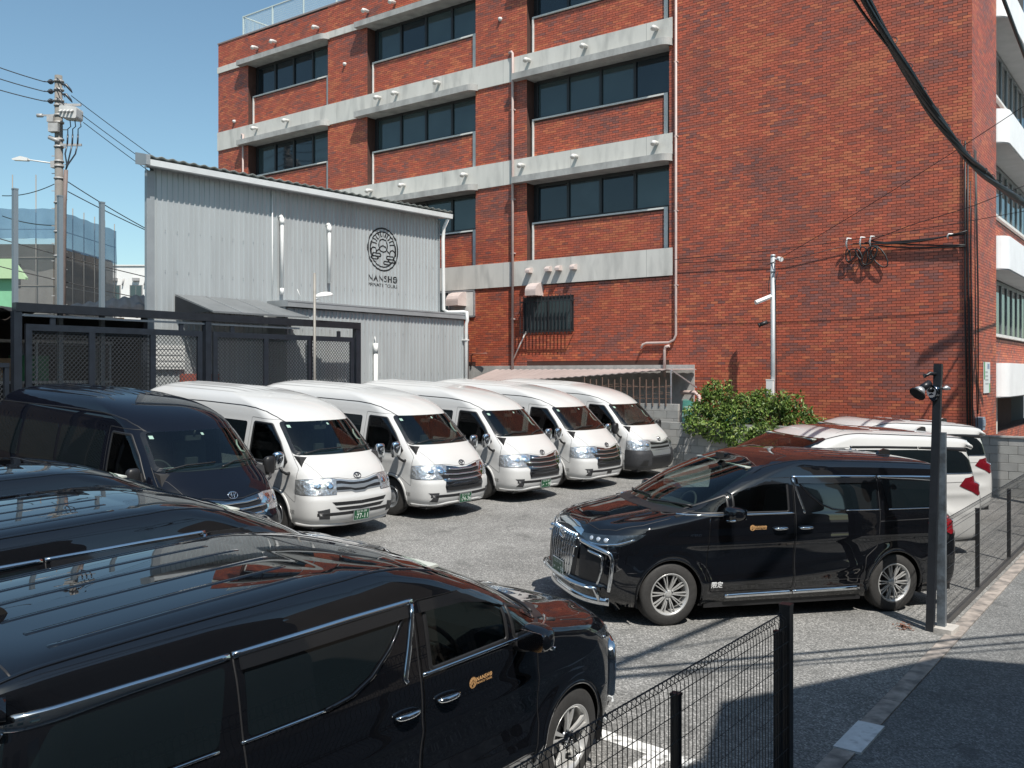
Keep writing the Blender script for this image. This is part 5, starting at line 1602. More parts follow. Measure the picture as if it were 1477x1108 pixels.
        for i, (z, e) in enumerate(((.45, 15), (.56, 17), (.67, 19), (.78, 20.5), (.88, 21))):
            K.part('gh%d' % i, 'grille_bar', DARKCHROME, r, lambda z=z, e=e: MPV.strip([(-e, z + .01), (-e / 2, z), (0, z - .004), (e / 2, z), (e, z + .01)], 0.020, 'W', 0.005, 0.022))
        K.pair('gf', 'grille_frame', CHROME, r, lambda: MPV.strip([(17.5, .33), (21.5, .55), (23.5, .80), (23, .96)], 0.016, 'W', 0.006, 0.018))
        b = oval_badge('emblem', CHROME, r, 0.085); h, n = MPV.cast(0, .88, 'W'); b.location = h + n * .04
        # corner blades and lower lip
        K.pair('bl1', 'bumper_blade', CHROME, r, lambda: MPV.strip([(25, .885), (32, .865), (41, .83), (46.5, .80), (48, .74), (47.5, .55), (46.5, .40)], 0.05, 'W', 0.02, 0.045))
        K.pair('bl2', 'bumper_blade', CHROME, r, lambda: MPV.strip([(33, .80), (40, .775), (42.5, .75), (42, .60), (39.5, .42)], 0.03, 'W', 0.02, 0.035))
        K.pair('bl3', 'air_intake', BLACK_PLASTIC, r, lambda: MPV.panel([(25, .42), (38, .40), (42, .62), (42, .76), (32, .80), (25, .84)], 'W', 0.004, 0.04, 0.01))
        K.part('lip', 'front_lip', CHROME, r, lambda: MPV.strip([(-46, .275), (-36, .262), (-20, .25), (20, .25), (36, .262), (46, .275)], 0.09, 'W', 0.01, 0.06))
        K.part('lip2', 'front_spoiler', CHROME, r, lambda: MPV.strip([(-41, .20), (-30, .188), (30, .188), (41, .20)], 0.035, 'W', 0.03, 0.085))
        K.part('lip3', 'front_spoiler', P_BLACK, r, lambda: MPV.strip([(-50, .20), (-30, .165), (30, .165), (50, .20)], 0.09, 'W', 0.02, 0.045))
        if plate:
            p = number_plate(r, *plate); h, n = MPV.cast(0, .50, 'W'); p.location = (h.x + .05, 0, .50)
    if logo:
        for s, fl in (('L', -1), ('R', 1)):
            def lg(s=s, fl=fl): return MPV.decal(plain(door_logo()), mx_(2.02 if s == 'L' else 1.98), 1.068, s, 0.003, flip=fl)
            K.part('logo' + s, 'door_lettering', GOLD, D['f' + s], lg)
        def mk():
            v, f = mesh_data(emboss_text('限定', .075, 'CENTER', bold=True)); m2 = bpy.data.meshes.new('t'); m2.from_pydata(v, [], f)
            return MPV.decal(m2, mx_(1.50), .435, 'L', .003, flip=-1)
        K.part('mk', 'door_marking', PAPER, D['fL'], mk)
        def hy():
            v, f = mesh_data(emboss_text('HYBRID', .04, 'CENTER', bold=True)); m2 = bpy.data.meshes.new('t'); m2.from_pydata(v, [], f)
            return MPV.decal(m2, mx_(1.22), 1.0, 'L', .003, flip=-1)
        K.part('hy', 'fender_badge', CHROME, r, hy)
    # cabin
    def dash():
        mb = MB()
        mb.prism([(mx_(1.0), .8), (mx_(1.02), 1.20), (mx_(1.3), 1.225), (mx_(1.62), 1.21), (mx_(1.72), 1.10), (mx_(1.72), .75)], 1, -.80, .80)
        mb.box(mx_(4.7), mx_(1.6), -.80, .80, .35, .48)
        mb.box(mx_(2.3), mx_(1.7), -.16, .16, .45, .82)
        return mb.mesh('dash')
    K.part('dash', 'dashboard', CABIN, r, dash)
    seat(r, mx_(2.36), -.40, .68, CABIN); seat(r, mx_(2.36), .40, .68, CABIN)
    seat(r, mx_(3.45), -.40, .68, CABIN, .56, .66); seat(r, mx_(3.45), .40, .68, CABIN, .56, .66)
    steering(r, (mx_(1.80), -.40, 1.10))
    K.part('pap', 'dash_card', PAPER, r, lambda: MB().box(mx_(1.30), mx_(1.2), .52, .64, 1.228, 1.233).mesh('c'))
    K.part('sv', 'sun_visor', pbr('pale visor', (.42, .44, .40), .8), r, lambda: MB().box(mx_(2.32), mx_(2.02), .12, .58, 1.70, 1.715).box(mx_(2.32), mx_(2.02), -.58, -.12, 1.70, 1.715).mesh('v'))
    K.part('rv', 'inner_mirror', CABIN, r, lambda: MB().box(mx_(1.98), mx_(1.95), -.13, .13, 1.60, 1.67).mesh('rv'))
    if aerial:
        K.part('cam', 'roof_sensor', BLACK_PLASTIC, r, lambda: MB().box(mx_(2.05), mx_(1.99), -.05, .05, 1.75, 1.82).mesh('cm'))
    return r
# ------------------------------------------------------------------ corrugated metal building
MET = pbr('ribbed light grey steel cladding', (0.40, 0.425, 0.43), 0.42, 0.25, noise=(0.6, 0.06, 5), dirt=((0.30, 0.31, 0.31), 1.4, 0.5, 0.75, 0.5), stretch=(1, 3, 0.3))
MET_TRIM = pbr('grey folded flashing', (0.30, 0.32, 0.33), 0.45, 0.3, noise=(2, 0.1))
GUTTER = pbr('white gutter', (0.60, 0.62, 0.62), 0.45, noise=(2, 0.08))
RIB = 0.138
def rib_h(v):
    t = (v / RIB) % 1.0
    if t < 0.60: return 0.0
    if t < 0.70: return 0.022 * (t - 0.60) / 0.10
    if t < 0.90: return 0.022
    return 0.022 * (1.0 - t) / 0.10
def rib_stops(v0, v1):
    s = [v0]
    k = math.floor(v0 / RIB)
    while k * RIB < v1:
        for t in (0.0, 0.60, 0.70, 0.90):
            v = (k + t) * RIB
            if v0 + 1e-4 < v < v1 - 1e-4: s.append(v)
        k += 1
    return s + [v1]
def ribbed(name, u, v0, v1, z0, z1, mat, parent, off, axis='u'):
    mb = LMB(off); st = rib_stops(v0, v1)
    vs = []
    for v in st:
        h = rib_h(v)
        for z in (z0, z1): vs.append((u + h, v, z) if axis == 'u' else (v, u - h, z))
    mb.add(vs, [(2 * i, 2 * i + 2, 2 * i + 3, 2 * i + 1) for i in range(len(st) - 1)])
    return mb.obj(name, mat, parent)
MO = Vector((-21, 16, 0))
metal = empty('metal_warehouse', MO, label='grey ribbed steel warehouse with the round tour company emblem on its wall', cat='building')
WU = -18.6
ribbed('cladding', WU, 11.63, 21.15, 0.2, 7.140, MET, metal, MO)
for y0, y1 in ((11.44, 11.63), (21.15, 21.20)):
    mb = LMB(MO); mb.box(WU - 0.05, WU + 0.035, y0, y1, 0.2, 7.080); mb.obj('corner_trim', MET_TRIM, metal)
mb = LMB(MO); mb.add([(WU - .04, 11.45, .2), (WU - .04, 11.45, 7.18), (-30, 19.2, 7.280), (-30, 19.2, .2)], [(0, 1, 2, 3)])
mb.add([(WU - .04, 21.19, .2), (WU - .04, 21.19, 7.18), (-30, 25, 7.280), (-30, 25, .2)], [(3, 2, 1, 0)]); mb.obj('end_wall', MET, metal)
# roof: corrugated sheets, their wavy ends show above the gutter
mb = LMB(MO); st = np.arange(11.25, 21.42, 0.034); vs = []; bk = lambda v: 19.0 + (v - 11.0) * .6
for v in st:
    w = 0.018 * math.cos(2 * math.pi * v / 0.27)
    vs += [(WU + 0.35, v, 7.340 + w), (-30, bk(v), 7.440 + w), (WU + 0.35, v, 7.325 + w), (-30, bk(v), 7.425 + w)]
fs = []
for i in range(len(st) - 1):
    a = 4 * i; fs += [(a, a + 4, a + 5, a + 1), (a + 2, a + 3, a + 7, a + 6), (a, a + 2, a + 6, a + 4)]
mb.add(vs, fs, True); mb.obj('roof', pbr('dull roof steel', (0.22, 0.24, 0.23), 0.5, 0.3, noise=(2, 0.15)), metal)
mb = LMB(MO); mb.prism([(WU + 0.24, 7.120), (WU + 0.37, 7.120), (WU + 0.38, 7.250), (WU + 0.24, 7.250)], 1, 11.28, 21.40); mb.obj('gutter', GUTTER, metal)
mb = LMB(MO); mb.prism([(WU - 0.02, 7.180), (WU + 0.26, 7.120), (WU + 0.40, 7.120), (WU + 0.40, 7.340), (WU - 0.02, 7.440)], 1, 11.20, 11.30); mb.obj('eave_end', MET_TRIM, metal)
mb = LMB(MO); mb.box(WU, WU + 0.24, 11.4, 21.3, 7.140, 7.160); mb.obj('soffit', MET_TRIM, metal)
# vent pipes, thin conduit
for v, z0, z1 in ((15.11, 4.75, 6.55), (16.68, 5.0, 6.55)):
    mb = LMB(MO); x = WU + 0.10
    mb.tube([(WU, v, z1 - .02), (x - .02, v, z1), (x, v, z1 - .03), (x, v, z0)], 0.05, 10); mb.tube([(x, v, z1 - .2), (x, v, z1 - .05)], .06, 10)
    if v < 16: mb.tube([(x, v, z0), (x, v, z0 - .15)], .05, 10)
    mb.obj('vent_pipe', WHITE_PLASTIC, metal)
mb = LMB(MO); mb.tube([(WU + .04, 14.86, 7.080), (WU + .04, 14.86, 4.2)], 0.016, 6); mb.obj('conduit', WHITE_PLASTIC, metal)
# lower annex in front
AU = -17.9
ribbed('cladding', AU, 14.75, 21.50, 0.2, 4.22, MET, metal, MO)
mb = LMB(MO); mb.box(WU + .03, AU + .12, 14.70, 21.62, 4.24, 4.36); mb.box(WU + .03, AU + .13, 14.70, 21.62, 4.36, 4.40); mb.obj('annex_flashing', MET_TRIM, metal)
for y0, y1 in ((21.50, 21.54), (14.72, 14.75)):
    mb = LMB(MO); mb.box(WU + .03, AU, y0, y1, .2, 4.23); mb.obj('annex_side', MET_TRIM, metal)
mb = LMB(MO)
mb.tube([(WU + .30, 21.26, 7.12), (WU + .16, 21.24, 6.85), (WU + .12, 21.24, 6.7), (WU + .12, 21.26, 4.55), (WU + .16, 21.42, 4.47), (AU + .05, 21.44, 4.46), (AU + .16, 21.47, 4.45), (AU + .16, 21.50, 4.2), (AU + .12, 21.50, 4.1), (AU + .12, 21.50, .25)], 0.055, 10)
for z in (1.2, 2.4, 3.6): mb.box(AU, AU + .18, 21.43, 21.57, z, z + .03)
mb.obj('downpipe', WHITE_PLASTIC, metal)
mb = LMB(MO); mb.tube([(AU + .08, 17.72, .3), (AU + .08, 17.72, 3.2)], .055, 10); mb.tube([(AU + .08, 17.72, 3.15), (AU + .08, 17.72, 3.42)], .066, 10); mb.tube([(AU + .08, 17.72, 3.42), (AU + .05, 17.72, 3.6)], .012, 5); mb.obj('vent_pipe', WHITE_PLASTIC, metal)
mb = LMB(MO); mb.tube([(WU + .04, 15.7, 4.42), (WU + .18, 15.62, 4.60), (WU + .16, 15.55, 4.75)], .01, 5); mb.obj('conduit', WHITE_PLASTIC, metal)
# screws
mb = LMB(MO)
for z in (1.5, 2.6, 3.7):
    for k in range(22): mb.box(AU + .022, AU + .03, 14.95 + k * .30 - .01, 14.95 + k * .30 + .01, z, z + .02)
for z in (4.9, 5.8):
    for k in range(33): mb.box(WU + .022, WU + .03, 11.6 + k * .30 - .01, 11.6 + k * .30 + .01, z, z + .02)
mb.obj('screw_heads', MET_TRIM, metal, kind='stuff')
# emblem and name, following the ribs of the cladding
def on_ribs(mb2, scale, v, z, name):
    bm = bmesh.new(); vv = [bm.verts.new((p[0] * scale + v, p[1] * scale + z, 0)) for p in mb2.v]
    for f in mb2.f:
        try: bm.faces.new([vv[i] for i in f])
        except ValueError: pass
    lo, hi = min(x.co.x for x in bm.verts), max(x.co.x for x in bm.verts)
    for s in rib_stops(lo, hi)[1:-1]:
        bmesh.ops.bisect_plane(bm, geom=bm.faces[:] + bm.edges[:] + bm.verts[:], dist=1e-6, plane_co=(s, 0, 0), plane_no=(1, 0, 0))
    me = bpy.data.meshes.new(name)
    bm.verts.index_update()
    vs = [(WU + rib_h(x.co.x) + 0.004 - MO.x, x.co.x - MO.y, x.co.y - MO.z) for x in bm.verts]
    fs = [[x.index for x in f.verts] for f in bm.faces]; bm.free()
    me.from_pydata(vs, [], fs); me.update()
    return link(name, me, LOGO_BLACK, metal)
on_ribs(emblem2d(0.062), 0.60, 18.78, 6.12, 'wall_emblem')
nm, wd = name2d(0.20)
on_ribs(nm, 1.16 / wd, 18.78, 5.28, 'wall_lettering')

# the eaves line climbs slightly towards the far end
for o in metal.children:
    for vt in o.data.vertices:
        if vt.co.z > 6.75: vt.co.z += 0.019 * (vt.co.y + MO.y - 11.3)
# lean-to hood over the gate
mb = MB()
mb.add([(-1.15, 12.15, 4.40), (-1.15, 14.45, 4.40), (0.12, 14.95, 3.98), (0.12, 12.25, 3.98), (-1.15, 12.15, 4.36), (-1.15, 14.45, 4.36), (0.12, 14.95, 3.94), (0.12, 12.25, 3.94)],
       [(0, 3, 2, 1), (4, 5, 6, 7), (0, 1, 5, 4), (1, 2, 6, 5), (2, 3, 7, 6), (3, 0, 4, 7)])
o = mb.obj('canopy', pbr('dark grey sheet roof', (0.16, 0.17, 0.175), 0.5, 0.2, noise=(1.5, 0.15, 5)), None, 'dark grey sheet metal canopy sloping from the ribbed wall over the black gate', 'canopy')
o.location = (-17.42, 0, 0)
mb = MB(); mb.add([(-1.15, 12.14, 4.36), (0.1, 12.24, 3.96), (-1.15, 12.14, 3.94)], [(0, 1, 2)]); mb.obj('canopy_cheek', BLACK_METAL, o)
for v in (13.0, 13.85):
    mb = MB(); mb.bar((-1.15, v - .05, 4.408), (0.12, v + .0, 3.988), .02, .01); mb.obj('seam', MET_TRIM, o)

# ------------------------------------------------------------------ black steel gate along the back of the lot
GU = -17.25
gate = empty('sliding_gate', (GU, 12, 0), label='long black steel sliding gate with expanded mesh leaves and overhead track', cat='gate')
GO = Vector((GU, 12, 0))
DARKSTEEL = pbr('dark blue grey painted steel', (0.012, 0.016, 0.023), 0.4, noise=(5, 0.3, 5), bump=(50, 0.05))
mb = LMB(GO); mb.box(GU - .08, GU + .08, 8.0, 16.55, 3.74, 3.90); mb.obj('track_beam', BLACK_METAL, gate)
mb = LMB(GO); mb.box(GU - .03, GU + .03, 8.1, 14.6, 3.66, 3.70); mb.obj('track_rail', MET_TRIM, gate)
for v, w in ((8.04, .14), (12.05, .14), (16.48, .16)):
    mb = LMB(GO); mb.box(GU - .07, GU + .07, v - w / 2, v + w / 2, gz(GU), 3.738); mb.obj('post', DARKSTEEL, gate)
def expanded(v0, v1, z0, z1, u):
    """diamond mesh of thin slanted strands"""
    mb = LMB(GO); px_, pz = 0.085, 0.045
    slope = pz / (px_ / 2)
    H = z1 - z0
    n = int((v1 - v0 + H / slope) / px_) + 1
    for sgn in (1, -1):
        for k in range(n + 1):
            a = v0 - H / slope + k * px_ if sgn > 0 else v0 + k * px_
            p0 = [a, z0]; p1 = [a + sgn * H / slope, z1]
            def clip(p, q):
                t0, t1 = 0.0, 1.0; d = q[0] - p[0]
                if d > 0: t0, t1 = (v0 - p[0]) / d, (v1 - p[0]) / d
                else: t0, t1 = (v1 - p[0]) / d, (v0 - p[0]) / d
                t0, t1 = max(0, t0), min(1, t1)
                return t0, t1
            t0, t1 = clip(p0, p1)
            if t1 - t0 < 0.01: continue
            A = (u + sgn * .004, p0[0] + (p1[0] - p0[0]) * t0, p0[1] + (p1[1] - p0[1]) * t0)
            B = (u + sgn * .004, p0[0] + (p1[0] - p0[0]) * t1, p0[1] + (p1[1] - p0[1]) * t1)
            mb.bar(A, B, 0.006, 0.012)
    return mb
MESH_STEEL = pbr('expanded mesh steel', (0.055, 0.06, 0.065), 0.4, 0.3)
for v0, v1, mull in ((8.20, 11.92, (9.46, 10.76)), (12.20, 16.36, (13.62, 14.93))):
    lf = empty('gate_leaf', (0, (v0 + v1) / 2 - 12, 0)); lf.parent = gate
    lo = GO + Vector((0, (v0 + v1) / 2 - 12, 0))
    mb = LMB(lo); b = .055
    zb = gz(GU) + .1
    mb.box(GU - .03, GU + .03, v0, v0 + .11, zb, 3.52); mb.box(GU - .03, GU + .03, v1 - .11, v1, zb, 3.52)
    mb.box(GU - .029, GU + .029, v0 + .11, v1 - .11, 3.40, 3.52); mb.box(GU - .029, GU + .029, v0 + .11, v1 - .11, zb, zb + .12)
    for m in mull: mb.box(GU - .028, GU + .028, m - .06, m + .06, zb + .12, 3.40)
    mb.obj('leaf_frame', DARKSTEEL, lf)
    for vv in (v0 + .5, v1 - .5):
        mb = LMB(lo); mb.box(GU - .02, GU + .02, vv - .05, vv + .05, 3.522, 3.66); mb.obj('hanger', DARKSTEEL, lf)
    st = [v0 + .11] + [x for m in mull for x in (m - .06, m + .06)] + [v1 - .11]
    for a, b_ in zip(st[0::2], st[1::2]):
        m = expanded(a, b_, 1.6, 3.40, GU - .01); m.off = lo
        m.obj('expanded_mesh', MESH_STEEL, lf, kind='stuff')
# fence continuing to the left of the gate
fl = empty('mesh_fence', (GU, 5, 0), label='dark mesh fence panel continuing left of the black gate', cat='fence')
mb = LMB((GU, 5, 0)); mb.box(GU - .05, GU + .05, 1.5, 7.9, 2.72, 2.80); mb.obj('rail', DARKSTEEL, fl)
for v in (7.86, 5.6, 3.4):
    mb = LMB((GU, 5, 0)); mb.box(GU - .04, GU + .04, v - .04, v + .04, gz(GU), 2.72); mb.obj('post', DARKSTEEL, fl)
m = expanded(3.4, 7.8, 1.4, 2.72, GU); m.off = Vector((GU, 5, 0)); m.obj('expanded_mesh', MESH_STEEL, fl, kind='stuff')

# dim storage shed behind the gate
SO = Vector((-20, 8, 0))
shed = empty('storage_shed', SO, label='dim open storage shed with black corrugated roof behind the gate', cat='shed')
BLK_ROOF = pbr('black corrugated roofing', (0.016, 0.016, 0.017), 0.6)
mb = LMB(SO); st = np.arange(1.0, 11.12, 0.045); vs = []
for v in st:
    w = 0.03 * math.cos(2 * math.pi * v / .36)
    vb = 5.0 + (v - 1.0) * .87; zb = float(np.interp(vb, (5, 10.2, 11.7, 13.8), (3.86, 3.92, 4.29, 4.71)))
    vs += [(-17.6, v, 3.80 + w), (-22.5, vb, zb + w), (-17.6, v, 3.78 + w), (-22.5, vb, zb - .02 + w)]
fs = []
for i in range(len(st) - 1):
    a = 4 * i; fs += [(a, a + 4, a + 5, a + 1), (a + 2, a + 3, a + 7, a + 6), (a, a + 2, a + 6, a + 4), (a + 1, a + 5, a + 7, a + 3)]
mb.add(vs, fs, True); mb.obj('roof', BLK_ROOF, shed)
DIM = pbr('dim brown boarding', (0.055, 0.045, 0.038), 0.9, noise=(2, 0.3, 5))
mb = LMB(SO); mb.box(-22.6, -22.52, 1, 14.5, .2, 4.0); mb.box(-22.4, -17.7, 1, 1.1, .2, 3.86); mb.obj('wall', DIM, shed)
for v in (4.2, 7.8, 11.0):
    mb = LMB(SO); mb.box(-18.0, -17.9, v - .05, v + .05, .25, 3.84); mb.obj('post', DARKSTEEL, shed)
# storage rack with boxes inside
rk = empty('storage_rack', (-19.6, 9, .3), label='steel storage rack with boxes behind the black gate', cat='rack')
mb = MB()
for v in (-3.2, -1.4, .4, 2.0):
    for u in (-.3, .3): mb.bar((u, v, 0), (u, v, 3.0), .04)
mb.obj('upright', GALV, rk)
for z in (1.0, 2.1, 2.95):
    mb = MB(); mb.box(-.34, .34, -3.25, 2.05, z, z + .05); mb.obj('shelf', pbr('pale shelf edge', (.45, .44, .42), .6), rk)
BOXC = [pbr('olive crate', (.10, .11, .04), .6), pbr('pale carton', (.42, .34, .24), .9), pbr('grey toolbox', (.2, .2, .21), .5), pbr('yellow crate', (.5, .34, .04), .6), pbr('green crate', (.04, .2, .08), .6), pbr('cardboard', (.30, .21, .13), .9, noise=(4, .1)), pbr('dark crate', (.05, .055, .06), .6), pbr('white crate', (.55, .55, .53), .6), pbr('red crate', (.33, .06, .04), .6), pbr('blue crate', (.05, .09, .2), .6)]
BOXN = ['olive plastic crate', 'pale cardboard carton', 'grey metal toolbox', 'yellow plastic crate', 'green plastic crate', 'cardboard carton', 'dark plastic crate', 'white plastic crate', 'red plastic crate', 'blue plastic crate']
SHN = {1.05: 'lower', 2.15: 'middle', 3.0: 'top'}
order = list(range(10)); rnd.shuffle(order); qn = 0
for z in (1.05, 2.15):
    v = -3.1; q = 0
    while v < 1.7 and q < 5:
        w = rnd.uniform(.55, .9); h = rnd.uniform(.25, .62); c = order[qn % 10]; qn += 1
        mb = MB(); mb.box(-.26, .26, 0, w - .05, 0, h); mb.box(-.27, .27, -.005, w - .045, h - .06, h + .01)
        o = mb.obj('storage_box', BOXC[c], None, '%s on the %s shelf of the rack behind the gate' % (BOXN[c], SHN[z]), 'box', 'boxes on the rack behind the gate')
        o.location = (-19.6, 9 + v, .3 + z); v += w + rnd.uniform(0, .25); q += 1
mb = MB(); mb.box(0, .04, -.45, .45, 0, .55)
for k in range(4): mb.box(.04, .05, -.4, .4, .06 + k * .13, .12 + k * .13)
o = mb.obj('louvre_panel', pbr('white louvre', (.55, .56, .55), .5), None, 'white louvred panel hung inside the shed behind the gate', 'panel'); o.location = (-18.55, 11.9, 2.7)
mb = MB(); mb.box(0, .08, -.5, .5, 0, .7); mb.box(.08, .1, -.45, .45, .05, .65)
o = mb.obj('red_board', pbr('dull red board', (.26, .07, .05), .7), None, 'dull red board leaning behind the black mesh gate', 'board'); o.location = (-18.56, 12.75, 1.9)

# ------------------------------------------------------------------ slim lamp by the gate
lamp = empty('lot_lamp', (-16.95, 14.82, gz(-16.95)), label='slim grey lamp post with white lamp head in front of the black gate', cat='lamp post')
mb = MB(); mb.tube([(0, 0, 0), (0, 0, 4.75)], .032, 10); mb.obj('pole', pbr('aged grey pole', (.25, .235, .21), .6, .2, noise=(6, .15)), lamp)
mb = MB(); mb.tube([(0, 0, 4.12), (.05, .08, 4.14)], .02, 6); mb.obj('bracket', GALV, lamp)
bm = bmesh.new(); bmesh.ops.create_uvsphere(bm, u_segments=16, v_segments=8, radius=1)
for v in bm.verts:
    if v.co.z < -.15: v.co.z = -.15
    v.co = (v.co.x * .13, .10 + v.co.y * .27 + .20, 4.22 + v.co.z * .10 + v.co.y * .04)
me = bpy.data.meshes.new('lamp_head'); bm.to_mesh(me); bm.free(); me.polygons.foreach_set('use_smooth', [True] * len(me.polygons))
link('lamp_head', me, WHITE_PLASTIC, lamp)

# ------------------------------------------------------------------ bicycle shelter, block walls, hedge by the brick face
BO = Vector((-15.4, 24.0, 0))
bs2 = empty('lean_to_shelter', BO, label='low pinkish sheet roofed shelter against the foot of the brick wall', cat='shelter')
mb = LMB(BO); n = 60; vs = []
for k in range(n + 1):
    t = k / n; u = -19.2 + 7.45 * t
    w = .012 * (1 if k % 2 else -1)
    zf = 2.33 + .40 * t ** 1.4
    vs += [(u, 24.70, 2.74 + w), (u, 23.05, zf + w), (u, 24.70, 2.72 + w), (u, 23.05, zf - .02 + w)]
fs = []
for i in range(n):
    a = 4 * i; fs += [(a, a + 4, a + 5, a + 1), (a + 2, a + 3, a + 7, a + 6), (a + 1, a + 5, a + 7, a + 3)]
a = 4 * n; fs.append((a, a + 1, a + 3, a + 2))
mb.add(vs, fs); mb.obj('roof', pbr('faded pinkish sheet', (.31, .255, .24), .6, noise=(1, .15, 5), dirt=((.22, .2, .19), 2, .55, .8, .5)), bs2)
mb = LMB(BO); mb.bar((-11.75, 24.7, 2.2), (-11.75, 23.1, 2.70), .04); mb.bar((-11.75, 23.1, 2.7), (-11.75, 23.1, 1.6), .03); mb.obj('bracket', GALV, bs2)
lat = empty('lattice_fence', (-12.6, 22.5, 1.72), label='rusty bar lattice on the taller block wall under the shelter', cat='fence')
RUST = pbr('rusty bar', (.16, .10, .075), .8)
for k in range(14):
    mb = MB(); mb.bar((-1.6 + k * .2, 0, 0), (-1.6 + k * .2, 0, .72 if k % 3 else .78), .022); mb.obj('bar', RUST, lat)
for z in (.2, .52):
    mb = MB(); mb.bar((-1.7, .02, z), (1.15, .02, z), .02); mb.obj('rail', RUST, lat)
mb = MB()
for k in range(3):
    P = [(-1.7 + 2.8 * t, .05, .28 + .13 * k + .05 * math.sin(9 * t + 2 * k)) for t in np.linspace(0, 1, 14)]; mb.tube(P, .007, 5)
mb.obj('wire', RUST, lat)
BLOCKS = [pbr('grey concrete block %d' % k, c, .92, noise=(6, .16, 6), dirt=((.14, .14, .13), 3, .5, .75, .6), bump=(60, .4)) for k, c in enumerate(((.30, .30, .285), (.33, .325, .31), (.27, .27, .26)))]
JOINT = pbr('wall joint', (.20, .20, .19), .95)
def block_wall(name, label, p0, axis, length, ztop, courses, thick=.12, grime=0):
    """courses of 0.39 x 0.19 blocks; axis 'x' or 'y'"""
    o = empty(name, p0, 0 if axis == 'x' else math.pi / 2, label, 'wall')
    core = MB(); core.box(.01, length - .01, -thick / 2 + .012, thick / 2 - .012, -.3, ztop - p0[2] - .01); core.obj('wall_core', JOINT, o)
    shared = {}
    for r in range(courses):
        z1 = ztop - p0[2] - r * .2; z0 = z1 - .192
        x = -.2 if r % 2 else 0.0
        while x < length - .02:
            a, b = max(x, 0), min(x + .392, length)
            if b - a > .06:
                key = (round(b - a, 2), rnd.randrange(3))
                if key not in shared:
                    m = MB(); w = b - a
                    e = .006; h = .192; t = thick / 2
                    m.box(0, w, -t, t, 0, h)
                    me = m.mesh('block'); bmx = bmesh.new(); bmx.from_mesh(me); bmesh.ops.bevel(bmx, geom=bmx.edges[:], offset=.005, segments=1, affect='EDGES'); bmx.to_mesh(me); bmx.free()
                    me.materials.append(BLOCKS[key[1]]); shared[key] = me
                q = link('block', shared[key], None, o); q.location = (a, rnd.uniform(-.002, .002), z0)
            x += .40
    return o
block_wall('block_wall', 'low grey concrete block wall behind the vans under the green hedge', (-14.2, 22.4, -.1), 'x', 9.4, 1.30, 7)
block_wall('block_wall', 'taller stub of grey block wall under the rusty lattice', (-14.2, 22.58, -.1), 'x', 2.95, 1.78, 9)
block_wall('block_wall', 'grey concrete block wall at the foot of the brick pier behind the white minivans', (-4.45, 24.62, -.4), 'x', 6.2, 1.08, 8)
# ventilation blocks cap
mb = MB(); mb.box(-4.45, 1.75, 24.53, 24.71, 1.083, 1.12); o = mb.obj('coping', BLOCKS[1], bpy.data.objects['block_wall.002']); o.location = (4.45, -24.62, .4)

# green netting draped on the low wall
NET = bpy.data.materials.new('green netting'); NET.use_nodes = True
nt = NET.node_tree; b = nt.nodes['Principled BSDF']; b.inputs['Base Color'].default_value = (.08, .36, .28, 1); b.inputs['Roughness'].default_value = .9
tr = nd(nt, 'ShaderNodeBsdfTransparent'); mxs = nd(nt, 'ShaderNodeMixShader'); mxs.inputs[0].default_value = .55
nt.links.new(tr.outputs[0], mxs.inputs[1]); nt.links.new(b.outputs[0], mxs.inputs[2]); nt.links.new(mxs.outputs[0], nt.nodes['Material Output'].inputs[0])
mb = MB(); vs = []
nx, nz = 16, 6
for i in range(nx + 1):
    for j in range(nz + 1):
        u = -11.1 + 1.9 * i / nx; s = j / nz
        vs.append((u, 22.45 + .05 * math.sin(u * 7) * s + .1 * s, 1.28 + s * (.46 + .14 * math.sin(u * 2.1) + .06 * math.sin(u * 9))))
mb.add(vs, [(i * (nz + 1) + j, (i + 1) * (nz + 1) + j, (i + 1) * (nz + 1) + j + 1, i * (nz + 1) + j + 1) for i in range(nx) for j in range(nz)], True)
mb.obj('garden_net', NET, None, 'sheer blue green garden net standing along the low block wall', 'net')

# hedge
def foliage(name, blobs, n, size, mat_cols, parent=None):
    """leaf sized quads spread through blobs (centre, radii)"""
    r = np.random.RandomState(3)
    w = np.array([b[1][0] * b[1][1] * b[1][2] for b in blobs]) ** .8; w /= w.sum()
    V = []; Cc = []
    for k in r.choice(len(blobs), n, p=w):
        c, R = blobs[k]
        d = r.normal(size=3); d /= np.linalg.norm(d); q = r.uniform(.35, 1.0) ** .45
        p = np.array(c) + d * np.array(R) * q
        t = np.array([r.normal(), r.normal(), r.normal() - .5]); t /= np.linalg.norm(t)
        nrm = np.array([r.normal() * .8, r.normal() * .8 - .3, 1 + r.normal() * .5]); sdir = np.cross(t, nrm); sdir /= np.linalg.norm(sdir) + 1e-6
        L = size * r.uniform(.6, 1.25); W = L * r.uniform(.38, .55)
        fold = np.cross(sdir, t) * W * .25
        V += [p, p + t * L * .45 + sdir * W / 2 + fold, p + t * L, p + t * L * .45 - sdir * W / 2 + fold]
        Cc.append(mat_cols[min(len(mat_cols) - 1, int(r.uniform(0, len(mat_cols))))] * r.uniform(.7, 1.3))
    V = np.array(V); N = len(V) // 4
    me = bpy.data.meshes.new(name)
    me.from_pydata(V.tolist(), [], [(4 * i, 4 * i + 1, 4 * i + 2, 4 * i + 3) for i in range(N)])
    at = me.attributes.new('tone', 'FLOAT_COLOR', 'POINT'); cc = np.ones((N, 4, 4)); cc[:, :, :3] = np.array(Cc)[:, None, :]
    at.data.foreach_set('color', cc.reshape(-1)); me.update()
    return me
